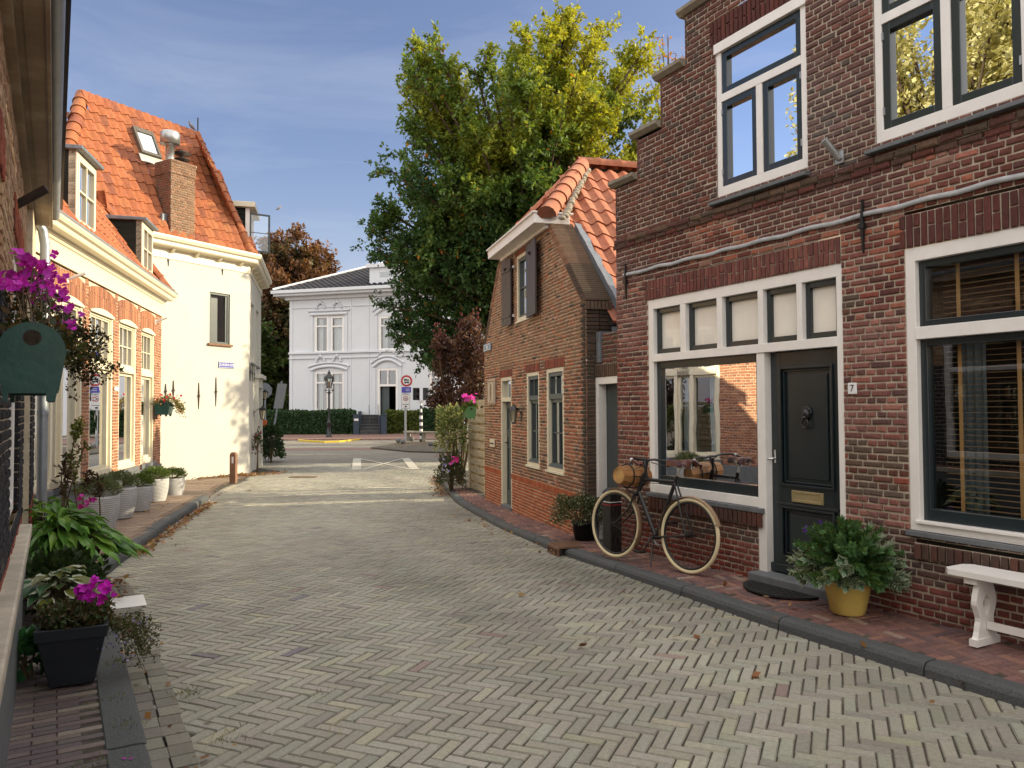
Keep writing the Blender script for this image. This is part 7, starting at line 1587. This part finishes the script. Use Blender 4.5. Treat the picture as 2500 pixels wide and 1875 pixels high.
# second lantern behind the purple bush
c=Vector(pt(1178,1000,17.6)); c.z=gz(16); r0=thing('garden_lantern','cream square lantern with a grey peaked cap, above the purple bush','lamp post',c)
zt_=pX(1175,850,17.6)[1]; k_=.165
mb=MB(); mb.tube([c,(c.x,c.y,zt_-.28)],.03,8); mb.build('post',M['zinc'],r0); 
q=Vector((c.x,c.y,zt_)); mb=MB(); mb.lathe([(.19,.0),(.19,.015),(.085,.12),(.05,.15),(.05,.24),(.065,.25),(.03,.29),(.015,.34),(.0,.35)],q,6,smooth=False,rot=.3); mb.build('cap',M['zinc'],r0); mb=MB(); mb.lathe([(.08,-.28),(.16,-.02),(.17,.0)],q,6,smooth=False,rot=.3); mb.build('lamp_glass',M['lampglass'],r0)
# ---- traffic sign post
c=gnd(990,1083,.02); r0=thing('traffic_sign','steel post with round red bordered sign, blue plate and white zone plate','traffic sign',c); zof=lambda y,Y=c.y: EYE.z+(ray(c.x/c.y*FP+1250,y).z/ray(1000,y).y)*Y
k_=c.y/FP
mb=MB(); mb.tube([c,c+Vector((0,0,zof(925)-c.z+.1))],.055,8); mb.build('post',M['steel'],r0)
SF=Frame((c.x,c.y),(1,.05),False); SF=SF if SF.n.y<0 else Frame((c.x,c.y),(1,.05),True)
def disc(F,s,z,r,d,m,par,name,w=.01,n=28):
    mb=MB(); mb.prism([F.P(s+r*math.cos(2*math.pi*i/n),z+r*math.sin(2*math.pi*i/n),d) for i in range(n)],F.n*w); return mb.build(name,m,par)
sx_=(993-990)*k_; zc_=zof(930); rd=14.6*k_
p=disc(SF,sx_,zc_,rd,.06,M['red'],r0,'round_plate',.02); disc(SF,sx_,zc_,rd*.97,.081,M['signwhite'],p,'rim_line',.004); disc(SF,sx_,zc_,rd*.92,.086,M['red'],p,'red_ring',.004); disc(SF,sx_,zc_,rd*.66,.091,M['signwhite'],p,'white_field',.004)
mb=MB()
for (a,b,z0,z1) in ((-.42,.12,.06,.30),(.14,.40,.06,.22),(-.36,.40,-.34,-.14)): mb.fbox(SF,sx_+a*rd,sx_+b*rd,zc_+z0*rd,zc_+z1*rd,.096,.10)
for (a,z) in ((-.28,.04),(.26,.04),(-.22,-.36),(.26,-.36)): mb.prism([SF.P(sx_+a*rd+.09*rd*math.cos(t),zc_+z*rd+.09*rd*math.sin(t),.096) for t in [i*.785 for i in range(8)]],SF.n*.004)
mb.build('truck_and_bus',M['black'],p)
def plate(x0,x1,y0,y1,m,d=.06): 
    mb=MB(); mb.fbox(SF,(x0-990)*k_,(x1-990)*k_,zof(y1),zof(y0),d,d+.02); return mb.build('sign_plate',m,r0,.004),((x0-990)*k_,(x1-990)*k_,zof(y1),zof(y0))
p,(a,b,z0,z1)=plate(981,1004,945,959,M['purple_sign']); mb=MB(); mb.fbox(SF,a+.2,b-.05,z0+.18,z0+.20,.08,.084); mb.fbox(SF,a+.22,b-.08,z0+.10,z0+.12,.08,.084); mb.build('plate_lines',M['signwhite'],p)
p,(a,b,z0,z1)=plate(980,1002,960,998,M['signwhite']); mz=lerp(z0,z1,.66); m_=(a+b)/2
mb=MB(); ringframe(mb,SF,a+.02,b-.02,z0+.02,z1-.02,.012,.08,.083); mb.fbox(SF,a+.06,b-.06,lerp(z0,z1,.27),lerp(z0,z1,.30),.08,.084); mb.fbox(SF,m_-.05,m_+.05,lerp(z0,z1,.10),lerp(z0,z1,.19),.08,.084); mb.build('plate_lines',M['black'],p)
text('ZONE',SF,m_,lerp(z0,z1,.91),.081,.11,M['black'],p,'lettering',rev=SF.n.y<0 and SF.e.x<0)
disc(SF,m_,mz,.13,.081,M['red'],p,'red_ring',.004); disc(SF,m_,mz,.095,.086,M['signwhite'],p,'white_field',.004); mb=MB(); mb.fbox(SF,m_-.06,m_+.06,mz-.0,mz+.035,.091,.094); mb.fbox(SF,m_-.06,m_+.06,mz-.05,mz-.02,.091,.094); mb.build('truck_and_bus',M['black'],p)
# ---- traffic light
c=gnd(1028,1080,.02); r0=thing('traffic_light','two black signal heads on a black and white striped pole','traffic light',c); k_=c.y/FP
zt_=EYE.z+ray(1028,982).z/ray(1028,982).y*c.y; n=12; hs=(zt_-c.z)/n
for i in range(n):
    mb=MB(); mb.tube([c+Vector((0,0,i*hs)),c+Vector((0,0,(i+1)*hs))],.085 if i<9 else .06,10); mb.build('pole_band',M['black'] if i%2==0 or i<1 else M['signwhite'],r0)
mb=MB(); mb.box(c.x-.16,c.x+.16,c.y-.1,c.y+.1,zt_,zt_+.1); mb.build('bracket',M['signwhite'],r0)
for dx,yr in ((-.17,.35),(.17,1.25)):
    d=Vector((math.sin(yr),-math.cos(yr),0)); s=Vector((d.y,-d.x,0)); q=c+Vector((dx*1.5,0,zt_-c.z+.12)); mb=MB(); mb.obox(q+Vector((0,0,.32)),s*.17,d*.10,(0,0,.33)); h_=mb.build('signal_head',M['black'],r0,.02)
    for z in (.15,.45):
        mb=MB(); qq=q+Vector((0,0,z))+d*.10; rows=[[qq+s*.11*math.cos(t)+Vector((0,0,.11*math.sin(t)))+d*w_ for t in [-.5+4.14*i/10 for i in range(11)]] for w_ in (0,.22)]; mb.grid(rows); mb.build('signal_hood',M['black'],h_)
# ---- stone spheres
def gs(x,y): return gnd(x,y,.06)
mb=MB(); mb.sphere((0,0,.30),.33,18); r0=mb.build('stone_sphere',mat('sphere_stone',(.16,.155,.15),.75,.2,6,.2,30),None,loc=(0,0,0))
for i,(x,y,lab) in enumerate(((972,1081,'grey stone sphere farthest left of the traffic sign post'),(983,1084,'stone sphere touching the left side of the traffic sign post'),(1005,1077,'dark stone sphere between the traffic sign and the striped pole'),(1051,1089,'stone sphere to the right of the striped pole, in front of the bench'))):
    o=r0 if i==0 else r0.copy()
    if i: COL.objects.link(o)
    q=gs(x,y); o.location=q; sc_=q.y/41*.42; o.scale=(sc_,)*3; tag(o,lab,'stone sphere','stone spheres at the junction')
# ---- round tree bench in the distance
c=gnd(1064,1077,.06); r0=thing('park_bench','curved grey concrete bench behind the stone spheres','bench',c); k_=c.y/FP
n=16; mb=MB(); 
arc=[(c.x+2.4*math.cos(t)*.8+.3,c.y+.9+1.6*math.sin(t)) for t in [math.pi*1.05+math.pi*.95*i/n for i in range(n+1)]]
for i in range(n):
    a=Vector((*arc[i],0));b=Vector((*arc[i+1],0)); t=(b-a); nn=Vector((-t.y,t.x,0)).normalized(); mb.obox((a+b)/2+Vector((0,0,c.z+.50)),t*.5,nn*.25,(0,0,.045))
mb.build('seat',M['concrete'],r0)
for i in (1,5,9,14): mb=MB(); a=Vector((*arc[i],0)); mb.box(a.x-.09,a.x+.09,a.y-.15,a.y+.15,c.z,c.z+.46); mb.build('leg',M['concrete'],r0)
# ---- leaning sign posts left
for i,((x0,y0),(x1,y1),lab) in enumerate((((648,1124),(647,935),'upright grey sign post with an octagonal sign seen from behind, beside the white house'),((655,1124),(688,930),'leaning grey sign post with a narrow plate seen edge on, beside the white house'))):
    a=gnd(x0,y0,0); Y=a.y; b=Vector((*pX(x1,y1,Y),0)); b=Vector((b.x,Y,b.y)); r0=thing('sign_post',lab,'sign post',a,'sign posts beside the white house')
    mb=MB(); mb.tube([a,b],.032,8); mb.build('post',M['zinc'],r0); t=(b-a).normalized()
    if i==0: 
        mb=MB(); q=b-t*.28; mb.prism([q+Vector((.28*math.cos(k*math.pi/4+.39),-.06,.28*math.sin(k*math.pi/4+.39))) for k in range(8)],(0,.02,0)); mb.build('octagonal_plate',M['zinc'],r0); mb=MB(); q=a.lerp(b,.48); mb.obox(q+Vector((0,-.04,0)),(.07,0,0),(0,.03,0),(0,0,.11)); mb.build('sticker',mat('orange_sticker',(.5,.12,.03),.5),r0)
    else: mb=MB(); mb.obox(b-t*.55+Vector((.05,-.04,0)),Vector((.07,.30,0)),Vector((.01,0,0)),t*.45); mb.build('sign_plate',M['zinc'],r0)
bird(pt(681,514,60),(1,.2,0),'tiny dark bird flying in the sky above the copper beech',1.6,'flying_bird')
# ================================================================== CAMERA, LIGHT, SKY
import numpy as _np
def fix_bevel_normals():
    import bmesh
    for me in set(bm_fix):
        bm=bmesh.new(); bm.from_mesh(me); bmesh.ops.recalc_face_normals(bm,faces=bm.faces); bm.to_mesh(me); bm.free()
fix_bevel_normals()
cd=bpy.data.cameras.new('camera'); cam=bpy.data.objects.new('camera',cd); COL.objects.link(cam); S.camera=cam
cd.sensor_width=36; cd.lens=FP/2500*36; cd.clip_start=.05; cd.clip_end=6000
mtx=Matrix((( _R.x,_U.x,-_fw.x,EYE.x),(_R.y,_U.y,-_fw.y,EYE.y),(_R.z,_U.z,-_fw.z,EYE.z),(0,0,0,1)))
cam.matrix_world=mtx
SUN_AZ=-10.0; SUN_EL=20.5     # direction to the sun: azimuth from +X towards -Y
az=math.radians(SUN_AZ); el=math.radians(SUN_EL)
sd=Vector((math.cos(el)*math.cos(az),-math.cos(el)*math.sin(az),math.sin(el)))
sl=bpy.data.lights.new('sun','SUN'); sl.energy=3.1; sl.angle=math.radians(.6); sl.color=(1,.86,.58)
so=bpy.data.objects.new('sun',sl); COL.objects.link(so); so.rotation_euler=sd.to_track_quat('Z','Y').to_euler(); so.location=(20,-5,20)
w=bpy.data.worlds.new('World'); S.world=w; w.use_nodes=True; nt=w.node_tree; nt.nodes.clear(); N=nt.nodes.new; L=nt.links.new
sk=N('ShaderNodeTexSky'); sk.sky_type='NISHITA'; sk.sun_disc=False; sk.sun_elevation=el; sk.sun_rotation=math.atan2(sd.x,sd.y); sk.air_density=1.0; sk.dust_density=1.2; sk.ozone_density=2.0; sk.altitude=0
bg=N('ShaderNodeBackground'); bg.inputs[1].default_value=.15; out=N('ShaderNodeOutputWorld'); L(bg.outputs[0],out.inputs[0])
# thin cirrus, streaked
tc=N('ShaderNodeTexCoord'); mp=N('ShaderNodeMapping'); mp.inputs['Rotation'].default_value=(.1,-.75,.2); mp.inputs['Scale'].default_value=(1.3,2.0,6.5); L(tc.outputs['Generated'],mp.inputs[0])
n1=N('ShaderNodeTexNoise'); n1.inputs['Scale'].default_value=1.5; n1.inputs['Detail'].default_value=9; n1.inputs['Roughness'].default_value=.58; n1.inputs['Distortion'].default_value=.5; L(mp.outputs[0],n1.inputs[0])
r1=N('ShaderNodeMapRange'); r1.inputs[1].default_value=.44; r1.inputs[2].default_value=.74; r1.inputs[3].default_value=0; r1.inputs[4].default_value=.62; L(n1.outputs[0],r1.inputs[0])
sx=N('ShaderNodeSeparateXYZ'); L(tc.outputs['Generated'],sx.inputs[0]); r2=N('ShaderNodeMapRange'); r2.inputs[1].default_value=.0; r2.inputs[2].default_value=.42; r2.inputs[3].default_value=1.3; r2.inputs[4].default_value=.35; L(sx.outputs[2],r2.inputs[0])
mu=N('ShaderNodeMath'); mu.operation='MULTIPLY'; mu.use_clamp=True; L(r1.outputs[0],mu.inputs[0]); L(r2.outputs[0],mu.inputs[1])
tint=N('ShaderNodeMix'); tint.data_type='RGBA'; tint.blend_type='MULTIPLY'; tint.inputs[0].default_value=1; L(sk.outputs[0],tint.inputs[6]); tint.inputs[7].default_value=(.52,.46,.49,1)
mx=N('ShaderNodeMix'); mx.data_type='RGBA'; L(mu.outputs[0],mx.inputs[0]); L(tint.outputs[2],mx.inputs[6]); mx.inputs[7].default_value=(2.1,2.2,2.5,1)
hz=N('ShaderNodeMapRange'); hz.interpolation_type='SMOOTHSTEP'; hz.inputs[1].default_value=.34; hz.inputs[2].default_value=.0; hz.inputs[3].default_value=0; hz.inputs[4].default_value=.75; L(sx.outputs[2],hz.inputs[0]); hm=N('ShaderNodeMix'); hm.data_type='RGBA'; L(hz.outputs[0],hm.inputs[0]); L(mx.outputs[2],hm.inputs[6]); hm.inputs[7].default_value=(1.25,1.45,1.85,1); mx=hm
# bright veil added to the unseen sky overhead and behind, as fill light
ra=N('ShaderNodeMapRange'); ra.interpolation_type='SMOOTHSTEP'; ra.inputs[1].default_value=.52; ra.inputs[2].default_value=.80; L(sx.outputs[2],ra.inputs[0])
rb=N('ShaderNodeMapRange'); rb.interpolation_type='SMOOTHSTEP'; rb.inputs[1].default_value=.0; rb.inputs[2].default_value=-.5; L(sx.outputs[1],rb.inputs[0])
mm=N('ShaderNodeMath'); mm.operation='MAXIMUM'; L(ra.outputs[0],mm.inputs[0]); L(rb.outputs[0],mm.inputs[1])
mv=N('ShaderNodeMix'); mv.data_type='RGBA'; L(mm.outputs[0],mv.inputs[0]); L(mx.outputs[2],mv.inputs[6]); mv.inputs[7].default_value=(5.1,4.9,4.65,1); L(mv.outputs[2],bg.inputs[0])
S.view_settings.view_transform='Standard'; S.view_settings.look='None'; S.view_settings.exposure=1.33; S.view_settings.gamma=1
S.cycles.max_bounces=8; S.cycles.transparent_max_bounces=16; S.cycles.diffuse_bounces=4; S.cycles.glossy_bounces=3; S.cycles.caustics_reflective=False; S.cycles.caustics_refractive=False; S.cycles.sample_clamp_indirect=4
S.cycles.use_denoising=True
